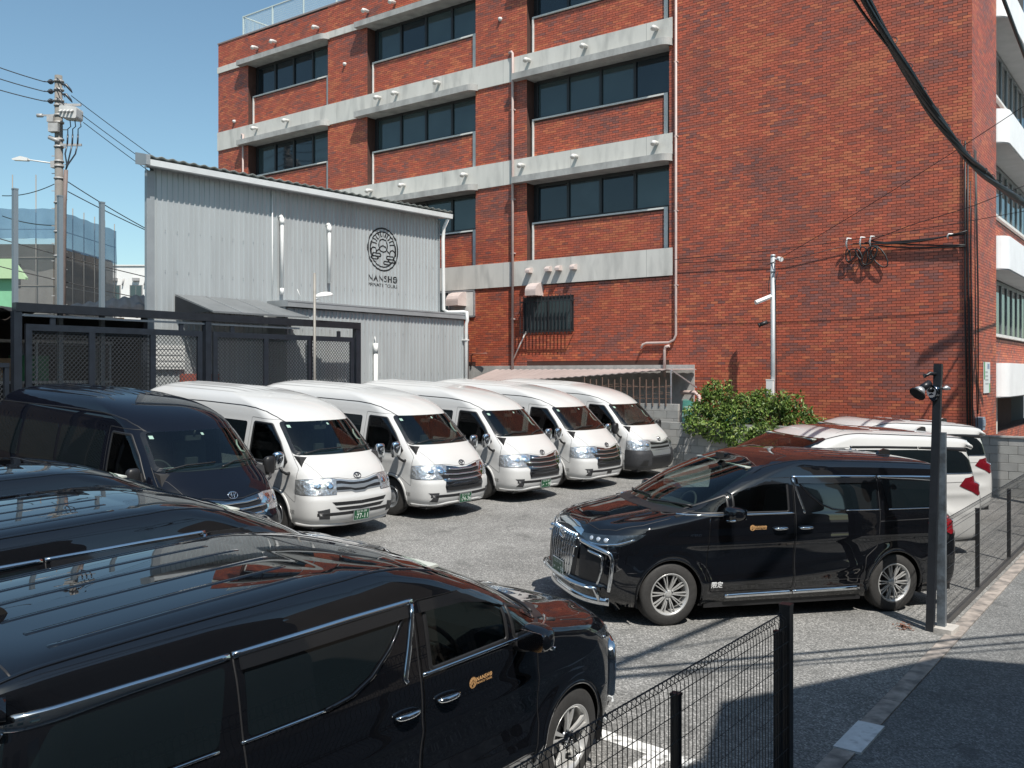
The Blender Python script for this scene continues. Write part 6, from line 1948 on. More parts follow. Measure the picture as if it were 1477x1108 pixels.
def leaf_mat(name):
    m = bpy.data.materials.new(name); m.use_nodes = True; nt = m.node_tree; b = nt.nodes['Principled BSDF']
    a = nd(nt, 'ShaderNodeAttribute', attribute_name='tone'); b.inputs['Roughness'].default_value = .5
    nt.links.new(a.outputs['Color'], b.inputs['Base Color'])
    t = nd(nt, 'ShaderNodeBsdfTranslucent'); nt.links.new(a.outputs['Color'], t.inputs[0])
    mx = nd(nt, 'ShaderNodeMixShader'); mx.inputs[0].default_value = .3
    nt.links.new(b.outputs[0], mx.inputs[1]); nt.links.new(t.outputs[0], mx.inputs[2]); nt.links.new(mx.outputs[0], nt.nodes['Material Output'].inputs[0])
    return m
LEAF = leaf_mat('hedge leaf')
greens = np.array([(.12, .20, .035), (.17, .25, .05), (.085, .15, .03), (.22, .27, .07), (.06, .105, .024)])
hedge = empty('hedge_shrub', (-9.2, 22.75, 0), label='bright green leafy shrub hanging over the low block wall below the brick face', cat='shrub')
hb = []
for u, v, z, r in ((-10.6, 22.5, 1.55, .45), (-10.2, 22.6, 1.75, .5), (-10.25, 22.7, 2.2, .25), (-9.7, 22.5, 1.5, .55), (-9.3, 22.7, 1.75, .5), (-8.8, 22.6, 1.55, .5), (-8.4, 22.75, 1.7, .4), (-8.0, 22.6, 1.4, .38), (-7.6, 22.7, 1.35, .28),
                   (-10.0, 22.25, 1.15, .42), (-9.4, 22.2, 1.0, .4), (-8.7, 22.2, 1.1, .42), (-10.6, 22.2, 1.25, .33), (-9.0, 22.9, 2.0, .3), (-8.0, 22.2, 1.0, .35)):
    hb.append(((u + 9.2, v - 22.75, z), (r, r * .7, r * .75)))
for k in range(34):
    u = rnd.uniform(-1.5, 1.5); hb.append(((u, rnd.uniform(-.4, .1), 1.75 + .35 * math.exp(-((u + 1) / .6) ** 2) + rnd.uniform(-.2, .28)), (rnd.uniform(.07, .16), .08, rnd.uniform(.10, .22))))
tag(link('foliage', foliage('foliage', hb, 9500, .12, greens), LEAF, hedge), kind='stuff')
tw = MB()
for k in range(46):
    c, R = hb[rnd.randrange(len(hb))]
    p0 = Vector((c[0] * .8 + rnd.uniform(-.1, .1), .1, .5)); p2 = Vector(c) + Vector((rnd.uniform(-1, 1) * R[0], rnd.uniform(-.6, .4) * R[1], R[2] * rnd.uniform(.5, 1.3)))
    tw.tube([p0, (p0 + p2) / 2 + Vector((rnd.uniform(-.1, .1), rnd.uniform(-.1, .1), .1)), p2], [.014, .009, .003], 5)
tw.obj('branches', pbr('twig bark', (.13, .10, .065), .9), hedge, kind='stuff')

# CCTV and lamp pole in front of the brick face
cp = empty('camera_pole', (-9.15, 23.9, 0), label='tall slim galvanised pole with cameras and a lamp before the brick wall', cat='pole')
mb = MB(); mb.tube([(0, 0, -.2), (0, 0, 5.72)], .062, 12); mb.tube([(0, 0, 5.72), (0, 0, 5.78)], [.07, .06], 12); mb.tube([(0, 0, 5.3), (0, 0, 5.36)], .072, 12); mb.tube([(0, 0, 5.55), (0, 0, 5.58)], .07, 12); mb.obj('pole', pbr('dull galvanised pole', (.40, .42, .43), .5, .3, noise=(5, .12)), cp)
def boxcam(parent, p, d, L, r, mat, mat2):
    d = Vector(d).normalized(); p = Vector(p)
    mb = MB(); mb.tube([p, p + d * L], r, 10); mb.tube([p + d * L, p + d * (L + .03)], [r * 1.15, r * 1.15], 10); mb.tube([p - d * .02 - Vector((0, 0, .01)), Vector((0, 0, p.z))], .015, 6)
    return mb.obj('camera', mat, parent)
boxcam(cp, (.16, -.04, 5.66), (.6, -.6, -.2), .16, .055, WHITE_PLASTIC, BLACK_PLASTIC)
boxcam(cp, (-.12, -.1, 3.98), (-.7, -.5, -.35), .22, .055, BLACK_PLASTIC, BLACK_PLASTIC)
mb = MB(); mb.prism([(-.07, -.02), (-.1, .03), (-.06, .09), (.06, .09), (.1, .03), (.07, -.02)], 1, -.02, .42)
o = mb.obj('lamp_head', WHITE_PLASTIC, cp); o.location = (-.05, -.05, 4.62); o.rotation_euler = (math.radians(-22), 0, math.radians(130))
mb = MB(); mb.box(-.12, .06, -.18, -.065, 1.95, 2.42); mb.box(-.13, .07, -.185, -.06, 2.42, 2.45); mb.obj('junction_box', WHITE_PLASTIC, cp)
mb = MB(); mb.tube([(.09, 0, 1.9), (.09, 0, 2.9), (.075, 0, 4.5), (.085, -.03, 5.1), (.16, -.05, 5.3)], .012, 5); mb.tube([(-.09, 0, 5.2), (-.12, -.02, 4.9), (-.08, 0, 4.6)], .01, 5); mb.obj('cable', BLACK_PLASTIC, cp)

# mesh side gate between warehouse and brick building
sg = empty('side_gate', (-20.2, 23.9, 0), label='narrow dark mesh gate between the ribbed annex and the brick wall', cat='gate')
mb = MB()
for a, b in (((-.35, 0, .2), (-.35, 0, 3.9)), ((.5, 0, .2), (.5, 0, 3.9)), ((-.35, 0, 3.9), (.5, 0, 3.9)), ((-.35, 0, 2.6), (.5, 0, 2.6))): mb.bar(a, b, .05)
mb.obj('gate_frame', pbr('brown grey steel', (.06, .05, .05), .5), sg)
mb = MB()
for k in range(17): mb.bar((-.35 + .05 * k, 0, .3), (-.35 + .05 * k, 0, 3.9), .008)
for k in range(36): mb.bar((-.35, .008, .3 + .1 * k), (.5, .008, .3 + .1 * k), .008)
mb.obj('wire_mesh', pbr('brown grey steel', (.06, .05, .05), .5), sg, kind='stuff')

# ------------------------------------------------------------------ fences on the street side
FENCE = pbr('black coated fence wire', (.016, .017, .019), .42)
def mesh_fence(label, u, v0, v1, posts, h, endpost, rail=False, gap_v=.05):
    f = empty('wire_fence', (u, v0, gz(u)), label=label, cat='fence')
    L = v1 - v0
    for v in posts:
        mb = MB(); mb.box(-.025, .025, v - v0 - .022, v - v0 + .022, -.05, h - .10); mb.box(-.028, .028, v - v0 - .026, v - v0 + .026, h - .10, h - .085); mb.obj('post', FENCE, f)
    for v, hh, w in endpost:
        mb = MB(); mb.box(-w / 2, w / 2, v - v0 - w / 2, v - v0 + w / 2, -.05, hh); mb.box(-w / 2 - .003, w / 2 + .003, v - v0 - w / 2 - .003, v - v0 + w / 2 + .003, hh, hh + .02); mb.obj('end_post', FENCE, f)
    mb = MB(); n = int(L / gap_v)
    for k in range(n + 1):
        y = k * gap_v
        P = [(.03, y, .05), (.03, y, h - .07), (.025, y, h - .02), (-.015, y, h + .005), (-.055, y, h - .02), (-.062, y, h - .075)]
        mb.tube(P, .0029 if not rail else .0015, 4, caps=False)
    zz = np.arange(.08, h - .1, .15)
    for z in zz: mb.tube([(.036, 0, z), (.036, L, z)], .003, 4, caps=False)
    for z, x in ((h - .07, .03), (h - .075, -.062), (h + .002, -.015)): mb.tube([(x, 0, z), (x, L, z)], .0032, 4, caps=False)
    mb.obj('wire_mesh', FENCE, f, kind='stuff')
    if rail:
        mb = MB(); mb.bar((.02, 0, .04), (.02, L, .04), .06, .06); mb.obj('bottom_rail', pbr('worn dark rail', (.08, .08, .08), .4, .4), f)
    return f
mesh_fence('black wire mesh fence in the near foreground ending at a thick black post', -2.36, -1.0, 6.36, (-.55, 1.2, 2.95, 4.70, 6.26), 1.31, ((6.42, 1.36, .075),))
mesh_fence('black wire mesh fence running from the tall black post along the street edge', -2.46, 11.75, 24.2, (14.0, 16.6, 19.2, 21.8), 1.24, (), rail=True)
# tall black post with floodlight, and steel post behind it
tp = empty('floodlight_post', (-2.53, 11.55, gz(-2.53)), label='tall slightly leaning black post with a small floodlight near its top', cat='post')
lean = Matrix.Rotation(math.radians(-2.1), 4, Vector((.6, .8, 0)).cross(Vector((0, 0, 1))).normalized())
mb = MB(); mb.box(-.043, .043, -.043, .043, -.05, 3.12); mb.v = [tuple(lean @ Vector(p)) for p in mb.v]; mb.obj('pole', BLACK_METAL, tp)
top = lean @ Vector((0, 0, 3.1))
rt, fw = Vector((.8012, .5983, 0)), Vector((-.5983, .8012, 0))
def at(r, f, z): return top + rt * r + fw * f + Vector((0, 0, z))
mb = MB(); mb.tube([at(-.04, -.03, -.10), at(-.12, -.04, -.09), at(-.15, -.05, -.11), at(-.19, -.05, -.12)], [.02, .024, .018, .028], 8); mb.obj('bracket', BLACK_METAL, tp)
mb = MB(); mb.tube([at(-.05, -.04, -.30), at(-.11, -.06, -.30)], [.075, .075], 14); mb.tube([at(-.05, -.04, -.35), at(-.10, -.06, -.37)], [.05, .05], 12); mb.obj('sensor', DARKCHROME, tp)
mb = MB(); mb.tube([at(-.10, -.06, -.26), at(-.14, -.06, -.30)], .022, 8); mb.tube([at(-.13, -.06, -.20), at(-.24, -.10, -.27)], [.04, .045], 12); mb.obj('lamp_body', BLACK_METAL, tp)
mb = MB(); mb.tube([at(-.24, -.10, -.27), at(-.29, -.12, -.32)], [.045, .085], 14); mb.obj('reflector_hood', GALV, tp)
mb = MB(); mb.tube([at(-.29, -.12, -.32), at(-.305, -.125, -.335)], [.095, .095], 14); mb.obj('lamp_glass', BLACK_PLASTIC, tp)
mb = MB(); mb.tube([at(.05, .0, -.27), at(.10, .01, -.26), at(.15, .02, -.27)], [.012, .03, .012], 8); mb.obj('bracket', GALV, tp)
sp = empty('steel_post', (-2.43, 11.67, gz(-2.43)), label='scuffed grey steel gate post beside the tall black post with a chain', cat='post')
mb = MB(); mb.box(-.045, .045, -.045, .045, -.05, 2.32); mb.obj('post', pbr('scuffed blue grey steel', (.15, .18, .21), .35, .5, noise=(9, .35, 5), dirt=((.05, .05, .05), 6, .5, .65, .7)), sp)
for k in range(26):
    mb = MB(); n = 8; a = k % 2
    P = [((.012 * math.cos(2 * math.pi * i / n) if a else 0), (0 if a else .012 * math.cos(2 * math.pi * i / n)), .022 * math.sin(2 * math.pi * i / n)) for i in range(n)]
    mb.tube(P, .0045, 5, closed=True); o = mb.obj('chain_link', GALV, sp); o.location = (-.075 - .004 * math.sin(k), -.07 + .004 * math.sin(k * 1.7), 1.06 - k * .036)
mb = MB(); mb.prism(smooth_poly([(-.16, -.15), (.15, -.17), (.17, .15), (-.14, .17)], .04), 2, -.03, .055)
o = mb.obj('post_footing', pbr('pale concrete footing', (.40, .38, .35), .9, noise=(8, .2, 5), bump=(50, .4)), sp)
lv = MB()
for k in range(60):
    a, r_ = rnd.uniform(0, 6.28), abs(rnd.gauss(0, .09)); x, y = -.26 + r_ * math.cos(a) * .8, -.08 + r_ * math.sin(a); s = rnd.uniform(.018, .035); t = rnd.uniform(0, 6.28); z = .012 + rnd.uniform(0, .03)
    lv.add([(x, y, z), (x + s * math.cos(t), y + s * math.sin(t), z + rnd.uniform(-.005, .012)), (x + s * 1.6 * math.cos(t + .5), y + s * 1.6 * math.sin(t + .5), z + rnd.uniform(0, .015)), (x + s * math.cos(t + 1), y + s * math.sin(t + 1), z)], [(0, 1, 2, 3)])
o = lv.obj('dry_leaves', pbr('dry leaf', (.16, .075, .05), .9, noise=(30, .3)), None, 'small heap of dry brown leaves at the foot of the tall black post', 'leaves', kind='stuff'); o.location = (-2.53, 11.55, gz(-2.53))
# concrete wheel stop beyond the fence
mb = MB(); mb.prism([(-.08, 0), (-.06, .11), (.06, .11), (.08, 0)], 1, -.3, .3)
o = mb.obj('wheel_stop', BLOCKS[1], None, 'short concrete wheel stop lying by the street behind the wire fence', 'wheel stop'); o.location = (-1.2, 19.4, gz(-1.2) + .002); o.rotation_euler = (0, 0, .5)
bo = empty('low_barrier', (-1.6, 20.0, gz(-1.6)), label='low dark steel barrier rail near the block wall at the right edge', cat='barrier')
mb = MB(); mb.bar((-.75, 0, 1.1), (2.4, 0, 1.1), .07, .05); mb.obj('rail', BLACK_METAL, bo)
for x in (-.6, 2.3):
    mb = MB(); mb.bar((x, 0, 0), (x, 0, 1.08), .05); mb.obj('post', BLACK_METAL, bo)

# ------------------------------------------------------------------ overhead cables at the right
CABLE = pbr('black cable sheath', (.012, .012, .013), .5)
def sag(p, q, s, n=18):
    p, q = Vector(p), Vector(q)
    return [p.lerp(q, t) - Vector((0, 0, s * 4 * t * (1 - t))) for t in np.linspace(0, 1, n)]
bundle = empty('cable_bundle', (-2.65, 14, 6), label='thick black bundle of overhead cables sweeping down across the brick face', cat='cable')
bo_ = Vector((-2.65, 14, 6))
bv = np.linspace(8.4, 22.4, 44)
bz = pchip([8.4, 9.3, 10.74, 12.48, 14.67, 19.6, 22.4], np.array([[6.55], [6.33], [6.08], [5.82], [5.66], [5.80], [6.05]]), bv)[:, 0]
main_path = [Vector((-2.65, a, b)) for a, b in zip(bv, bz)]
for k in range(9):
    mb = LMB(bo_); P = []
    ph = rnd.uniform(0, 6.28); rr = rnd.uniform(.02, .06)
    for i, p in enumerate(main_path):
        t = i / (len(main_path) - 1)
        loose = .0 if t > .22 else (.22 - t) / .22
        a = ph + t * 14
        P.append(p + Vector((rr * math.cos(a), 0, rr * math.sin(a))) + Vector((.05 * (k % 3 - 1), 0, .16 * ((k * 37 % 9) / 9 - .6))) * loose)
    mb.tube(P, .016 + .008 * (k % 3), 6); mb.obj('cable', CABLE, bundle)
mb = LMB(bo_)
for i in range(6, 43, 2):
    p = main_path[i]; n = 9
    mb.tube([p + Vector((.055 * math.cos(6.28 * q / n), .03 * math.sin(6.28 * q / n), .055 * math.sin(6.28 * q / n) + .03)) for q in range(n)], .006, 4, closed=True)
mb.obj('cable_tie', CABLE, bundle, kind='stuff')
c2 = empty('overhead_cable', (-2.2, 16, 8), label='thinner cable with clips crossing in front of the white balconies', cat='cable')
mb = LMB((-2.2, 16, 8)); P = sag((-1.85, 10.0, 7.3), (-2.55, 28, 7.5), .15); mb.tube(P, .022, 6); mb.tube([p + Vector((0, 0, .05)) for p in P], .012, 5); mb.obj('cable', CABLE, c2)
fc = empty('service_cables', (-5.5, 24.6, 6), label='service cables with white insulators and loops fixed across the brick face', cat='cable')
fo = Vector((-5.5, 24.6, 6))
mb = LMB(fo)
ends = [((-7.3, 24.72, 6.0), (-4.6, 24.66, 6.02), .05), ((-6.9, 24.74, 5.95), (-4.6, 24.7, 5.72), .06), ((-6.9, 24.70, 6.05), (-4.6, 24.7, 5.75), .05), ((-7.0, 24.7, 6.0), (-4.55, 24.62, 6.08), .12)]
for a, b, s in ends: mb.tube(sag(a, b, s, 12), .021, 5)
for k in range(7):
    u = -7.4 + .12 * k + rnd.uniform(-.06, .06); R = rnd.uniform(.14, .34); n = 12; ax = rnd.uniform(.3, .8); tl = rnd.uniform(-.5, .5)
    mb.tube([(u + R * math.sin(6.28 * q / n) * ax + tl * R * math.cos(6.28 * q / n), 24.68 - .02 * (k % 3), 5.80 - R * .6 + R * math.cos(6.28 * q / n)) for q in range(n)], .019, 5, closed=True)
mb.tube([(-12.3, 24.7, 5.86), (-9, 24.72, 5.72), (-7.3, 24.72, 6.0)], .009, 5)
mb.tube([(-7.0, 24.7, 6.0), (-5.8, 24.6, 6.35), (-4.4, 24.5, 6.65), (-3.0, 24.0, 7.0)], .01, 5)
mb.obj('cable', CABLE, fc)
for u in (-7.45, -7.1, -6.85, -5.0):
    mb = LMB(fo); z = 6.05 if u < -6 else 6.0; s = .16 if u < -6 else .06
    mb.tube([(u, 24.72, z - s), (u, 24.62, z - s * .2), (u + .04, 24.6, z + s * .6), (u + .12, 24.66, z + s * .5)], .022, 8); mb.obj('insulator', WHITE_PLASTIC, fc)
mb = LMB(fo)
for k in range(4):
    u = -4.62 + .06 * k if k < 3 else -4.4
    mb.tube([(u, FV - .06, 8.3 - .5 * k), (u, FV - .07, 6), (u + .03 * math.sin(k), FV - .06, 4), (u + .05, FV - .05, 1.3)], .022 if k < 2 else .012, 6)
for k in range(3): mb.tube([(-4.44, 24.9 + .1 * k, 8.1), (-4.42, 25.05 + .05 * k, 6), (-4.42, 25.2 + .04 * k, 4.5), (-4.42, 25.25, 1.6)], .013, 5)
mb.obj('drop_cable', CABLE, fc)
for nm_, P, lb in (('overhead_wire', sag((-12.2, 24.2, 5.9), (1.5, 24.0, 7.0), .3), 'thin sagging wire from the pole top towards the street corner'), ('overhead_wire', sag((-9.3, 23.9, 5.5), (-1.5, 20.5, 8.6), .1), 'very thin slanting wire before the brick face')):
    mb = MB(); mb.tube(P, .008, 5); mb.obj(nm_, CABLE, None, lb, 'cable')

# ------------------------------------------------------------------ distance, left: utility pole, scaffolding, houses
UP = Vector((-37.70, 19.28, 0.0))
up = empty('utility_pole', UP, PHI, 'tall concrete utility pole with transformer, insulators and a street lamp', 'utility pole')
CP = pbr('weathered concrete pole', (.19, .175, .16), .9, noise=(4, .2, 6), dirt=((.10, .11, .10), 2, .45, .7, .7))
HW = pbr('pole hardware grey', (.38, .37, .36), .6, .3, noise=(5, .15))
INS = pbr('dark insulator', (.03, .035, .045), .35)
# local axes: x to the right, y away, z up
mb = MB(); mb.tube([(.06, 0, -1), (-.02, 0, 14.87)], [.21, .15], 14); mb.obj('pole_shaft', CP, up)
mb = MB()
for z in (14.6, 14.25, 13.8, 13.6, 13.2, 12.9, 12.2, 11.9, 11.3, 11.1, 10.6, 9.6, 8.4, 7.4): mb.tube([(0, 0, z), (0, 0, z + .07)], .20, 12)
for k in range(26):
    z = 4 + .36 * k; mb.bar((-.30 if k % 2 else .1, 0, z), (-.05 if k % 2 else .34, 0, z), .03)
mb.obj('pole_band', HW, up, kind='stuff')
for z in (14.62, 14.22, 13.82):
    mb = MB(); mb.tube([(-.12, 0, z), (-.24, 0, z)], .03, 6)
    for i, r in enumerate((.06, .10, .11, .09, .05)): mb.tube([(-.24 - .045 * i, 0, z), (-.275 - .045 * i, 0, z)], r, 10)
    mb.obj('insulator', INS, up)
    mb = MB(); mb.tube([(-.48, 0, z), (-.62, 0, z + .01)], .025, 6); mb.tube([(.13, 0, z - .10), (.28, 0, z - .12), (.42, .1, z - .3), (.5, .1, z - .42)], [.03, .06, .05, .02], 8)
    mb.tube([(.0, -.2, z + .1), (.2, -.3, z - .05), (.35, -.2, z - .3)], .02, 5); mb.obj('clamp', INS, up)
for z, x0, x1 in ((13.62, .15, .98), (11.98, .15, 1.0)):
    mb = MB(); mb.bar((x0, -.15, z), (x1, -.15, z), .09, .09); mb.obj('cross_arm', HW, up)
mb = MB(); mb.bar((-.85, -.1, 13.2), (-.1, -.1, 13.22), .06); mb.tube([(-.85, -.1, 13.2), (-.62, -.1, 13.2)], .08, 8); mb.obj('cross_arm', HW, up)
mb = MB(); mb.tube([(-.34, -.15, 12.30), (.1, -.15, 12.12)], .085, 8); mb.obj('cross_arm', HW, up)
mb = MB()
mb.prism(smooth_poly([(.24, 13.05), (.94, 12.98), (.96, 13.46), (.24, 13.52)], .1), 1, -.5, .1)
for k in range(4): mb.tube([(.36 + .15 * k, -.52, 13.3), (.30 + .15 * k, -.64, 13.2)], [.055, .035], 8)
mb.obj('transformer', pbr('pale grey transformer', (.46, .46, .45), .5, noise=(3, .1)), up)
mb = MB(); mb.box(-.36, -.1, -.3, .0, 12.9, 13.15); mb.box(-.3, .1, -.32, .0, 12.5, 12.85); mb.obj('switch_box', HW, up)
for k, x in enumerate((.55, .75, .97)):
    mb = MB(); mb.tube([(x, -.2, 12.98), (x + .03, -.2, 12.72), (x - .09, -.2, 12.62), (x - .09, -.2, 12.4)], .02, 6); mb.tube([(x - .09, -.2, 12.4), (x - .11, -.2, 12.0)], .035, 8)
    mb.tube([(x - .11, -.2, 12.0), (x - .2, -.2, 11.6), (.42 + .02 * k, -.2, 11.15), (.38, -.2, 10.95)], .03, 6); mb.obj('riser_cable', INS, up)
mb = MB(); mb.tube([(.36, -.15, 10.95), (.30, -.15, 9.5), (.22, -.15, -.5)], .085, 10); mb.obj('riser_conduit', pbr('dull pink conduit', (.15, .115, .105), .7, noise=(2, .2)), up)
mb = MB(); mb.tube([(-.1, 0, 11.24), (-1.15, -.3, 11.34)], .03, 8); mb.obj('lamp_arm', pbr('white lamp arm', (.62, .62, .6), .5), up)
mb = MB(); mb.prism(smooth_poly([(-1.75, 11.36), (-1.4, 11.47), (-1.1, 11.40), (-1.1, 11.28), (-1.7, 11.31)], .03), 1, -.4, -.2); mb.obj('lamp_head', pbr('white lamp arm', (.62, .62, .6), .5), up)
mb = MB(); mb.box(-.26, -.1, -.2, .05, 11.05, 11.32); mb.obj('control_box', HW, up)
WN = iter(('topmost wire leaving the utility pole to the left', 'second wire leaving the utility pole to the left', 'third wire leaving the utility pole to the left',
    'upper wire sloping from the pole top behind the warehouse', 'middle wire sloping from the pole top behind the warehouse', 'lowest of three wires sloping from the pole top behind the warehouse',
    'low wire running left from below the street lamp on the pole', 'wire sloping right from halfway down the utility pole', 'wire sloping right just below the one from mid pole', 'slack wire crossing the scaffolding to the left of the pole',
    'long wire crossing high in front of the scaffolded building', 'long wire crossing low in front of the scaffolded building', 'lowest long wire crossing before the white block'))
def wire(P, r, label):
    mb = MB(); mb.tube(P, r, 4, caps=False); return mb.obj('overhead_wire', CABLE, None, next(WN), 'wire', 'wires at the concrete utility pole')
def offp(x, z, y=0): 
    q = Vector((math.cos(PHI) * x - math.sin(PHI) * y, math.sin(PHI) * x + math.cos(PHI) * y, z)); return UP + q
WL = 'thin black wire at the concrete utility pole, sagging out of the picture or behind the warehouse'
for z, zz in ((14.62, 16.6), (14.22, 16.0), (13.82, 15.4)): wire(sag(offp(-.6, z), offp(-6.0, zz, -3), .25), .02, WL)
for z, x0, e in ((14.05, .5, (4.9, 10.7, 5)), (13.25, .95, (4.9, 10.3, 5)), (12.95, 1.0, (4.9, 9.9, 5))): wire(sag(offp(x0, z), offp(*e), .1), .016, WL)
for a, b, s in (((-.2, 10.4), (-4, 10.5), .15), ((.36, 10.5), (4.9, 7.8), .15), ((.36, 10.1), (4.9, 7.9), .1), ((-.2, 8.7), (-4, 9.6), .1), ((-4, 8.6), (5, 6.3), .1), ((-4, 7.4), (5, 5.4), .1), ((-4, 5.6), (5, 4.6), .1)):
    wire(sag(offp(a[0], a[1]), offp(b[0], b[1], 3), s), .02, WL)
# tall net posts by the shed
for x, lab in ((8.83, 'left'), (9.74, 'middle'), (10.65, 'right')):
    mb = MB(); mb.box(-.045, .045, -.045, .045, -3, 2.4); mb.box(-.05, .05, -.05, .05, 2.4, 2.43)
    o = mb.obj('net_post', pbr('blue grey steel post', (.20, .235, .26), .45, .3), None, 'tall square steel post above the black shed roof, %s of three' % lab, 'post', 'three tall steel posts'); o.location = (-19.0, x, 3.88)
# buildings far behind (each turned to the camera's axes)
def far_building(name, label, x, y, d, cat='building'):
    k = (x - 738.5) / 1330
    X = k * d
    return empty(name, (math.cos(PHI) * X - math.sin(PHI) * d, math.sin(PHI) * X + math.cos(PHI) * d, 0), PHI, label, cat)
sc = empty('scaffolded_building', Vector((-59.99, 30.09, 0.0)), PHI, 'grey building wrapped in scaffolding with blue netting round its top', 'building')
SCW = pbr('grey concrete wall', (.27, .265, .25), .9, noise=(.6, .15, 5)); SCD = pbr('brown grey wall', (.15, .125, .10), .9, noise=(.5, .2, 5))
mb = MB(); mb.box(-5.5, .2, 0, 9, -1, 11.0); mb.obj('wall', SCW, sc)
mb = MB(); mb.box(.2, .35, 0.01, 7, -1, 10.9); mb.obj('wall', SCD, sc)
for z in (2.0, 5.2, 8.2):
    mb = MB(); mb.box(-3.9, -1.9, -.05, 0, z, z + 1.5); mb.obj('window', pbr('dim window', (.06, .065, .07), .3), sc)
POLE = pbr('scaffold tube', (.25, .24, .22), .5, .4)
n_ = 0
for x, y in [(-5.2, -1), (-3.6, -1), (-1.9, -1), (-.4, -1), (.9, -1), (1.0, 1.0), (1.0, 2.6), (1.0, 4.2), (1.0, 5.8), (1.0, 7.4)]:
    mb = MB(); mb.tube([(x, y, -1), (x, y, 15.3 if y < 0 else 13.5)], .035, 5); mb.obj('scaffold_pole', POLE, sc)
for z in (1, 2.8, 4.6, 6.4, 8.2, 10, 11.8):
    mb = MB(); mb.tube([(-5.5, -1.05, z), (.9, -1.05, z)], .03, 5); mb.tube([(.95, -1.05, z), (1.0, 7.6, z)], .03, 5); mb.obj('scaffold_rail', POLE, sc)
def netmat(name, col, op):
    m = bpy.data.materials.new(name); m.use_nodes = True; nt = m.node_tree; b = nt.nodes['Principled BSDF']
    b.inputs['Base Color'].default_value = (*col, 1); b.inputs['Roughness'].default_value = .9
    t = nd(nt, 'ShaderNodeBsdfTransparent'); mx = nd(nt, 'ShaderNodeMixShader'); mx.inputs[0].default_value = op
    n = nd(nt, 'ShaderNodeTexNoise'); n.inputs['Scale'].default_value = 1.2; r = nd(nt, 'ShaderNodeMapRange'); r.inputs[3].default_value = op - .15; r.inputs[4].default_value = op + .15
    nt.links.new(n.outputs[0], r.inputs[0]); nt.links.new(r.outputs[0], mx.inputs[0])
    nt.links.new(t.outputs[0], mx.inputs[1]); nt.links.new(b.outputs[0], mx.inputs[2]); nt.links.new(mx.outputs[0], nt.nodes['Material Output'].inputs[0]); return m
BLUEN = netmat('blue scaffold net', (.07, .14, .22), .78); GREYN = netmat('grey scaffold net', (.06, .062, .068), .55); PALEN = netmat('pale plastic sheet', (.4, .4, .4), .5)
def curtain(name, p0, p1, z0, z1, mat, wav=.12, n=36):
    mb = MB(); vs = []
    for i in range(n + 1):
        t = i / n; 
        for z in (z0, (z0 + z1) / 2, z1):
            w = wav * math.sin(t * 23 + z) * (1 if z < z1 else .4)
            vs.append((p0[0] + (p1[0] - p0[0]) * t + w * .4, p0[1] + (p1[1] - p0[1]) * t + w, z + (.03 * math.sin(t * 31) if z == z1 else 0)))
    mb.add(vs, [(3 * i + j, 3 * i + 3 + j, 3 * i + 4 + j, 3 * i + 1 + j) for i in range(n) for j in range(2)], True)
    return mb.obj(name, mat, sc)
curtain('blue_net', (-5.6, -1.15), (1.0, -1.15), 11.2, 13.1, BLUEN, .05)
curtain('blue_net', (1.05, -1.15), (1.15, 7.4), 10.6, 13.0, BLUEN, .05); curtain('grey_net', (1.05, -1.2), (1.15, 7.4), -1, 10.7, GREYN, .05)
curtain('grey_net', (-5.6, -1.12), (.95, -1.12), 3.0, 11.2, netmat('thin grey net', (.10, .10, .105), .35), .04)
curtain('plastic_sheet', (-3.4, -1.3), (-.5, -1.3), 2.5, 5.2, PALEN, .25)
gb = empty('green_house', Vector((-46.40, 21.51, 0.0)), PHI, 'pale green rendered house with light green roof edge at the left border', 'house')
mb = MB(); mb.prism([(-8, 0), (0, 0), (-4.4, 8), (-12, 8)], 2, -1, 7.2); mb.obj('wall', pbr('mint green render', (.18, .42, .25), .85, noise=(1, .1, 5)), gb)
mb = MB(); mb.box(-8, .12, -.35, 0, 7.2, 8.15); mb.prism([(.12, 7.2), (.12, 8.1), (.75, 7.25), (.75, 7.15)], 1, -.35, -.1); mb.obj('roof_edge', pbr('light green fascia', (.36, .50, .30), .8), gb)
for x in (-1.6, -3.6):
    w = empty('window', (x, 0, 5.2)); w.parent = gb
    mb = MB(); mb.box(0, .75, -.06, 0, 0, 1.2); mb.obj('frame', pbr('dark sash', (.03, .03, .03), .4), w)
    mb = MB(); mb.box(.06, .69, -.075, -.05, .06, 1.14); mb.obj('pane', WIN_GLASS, w)
wb = empty('white_block', Vector((-76.23, 42.92, 0.0)), PHI, 'white flat roofed apartment block beyond the shed with two dark windows', 'building')
mb = MB(); mb.box(-.6, 8, 0, 10, -1, 11.9); mb.box(-.7, 8.1, -.1, 10.1, 11.9, 12.0); mb.obj('wall', pbr('white render', (.66, .66, .64), .85, noise=(.6, .06, 5)), wb)
for x in (.35, 2.25, 4.1):
    for z in (8.9, 5.6):
        w = empty('window', (x, 0, z)); w.parent = wb
        mb = MB(); mb.box(0, 1.1, -.06, 0, 0, 1.35); mb.obj('frame', pbr('grey sash', (.2, .2, .2), .5), w)
        for k in range(2):
            mb = MB(); mb.box(.06 + .5 * k, .52 + .5 * k, -.075, -.05, .07, 1.28); mb.obj('pane', WIN_GLASS, w)
    mb = MB(); mb.box(x + .3, x + .85, -.3, 0, 10.6, 10.85); mb.tube([(x + 1.4, -.1, 10.8), (x + 1.3, -.15, 10.2)], .06, 6); mb.obj('vent_hood', HW, wb)
mb = MB()
for k in range(5): mb.box(.1 + .05 * k, 2.0 + .05 * k, -.6 - .2 * k, -.4 - .2 * k, 6.6 + .3 * k, 6.75 + .3 * k)
mb.obj('balcony_rail', pbr('orange brown scaffold', (.35, .2, .1), .7), wb)

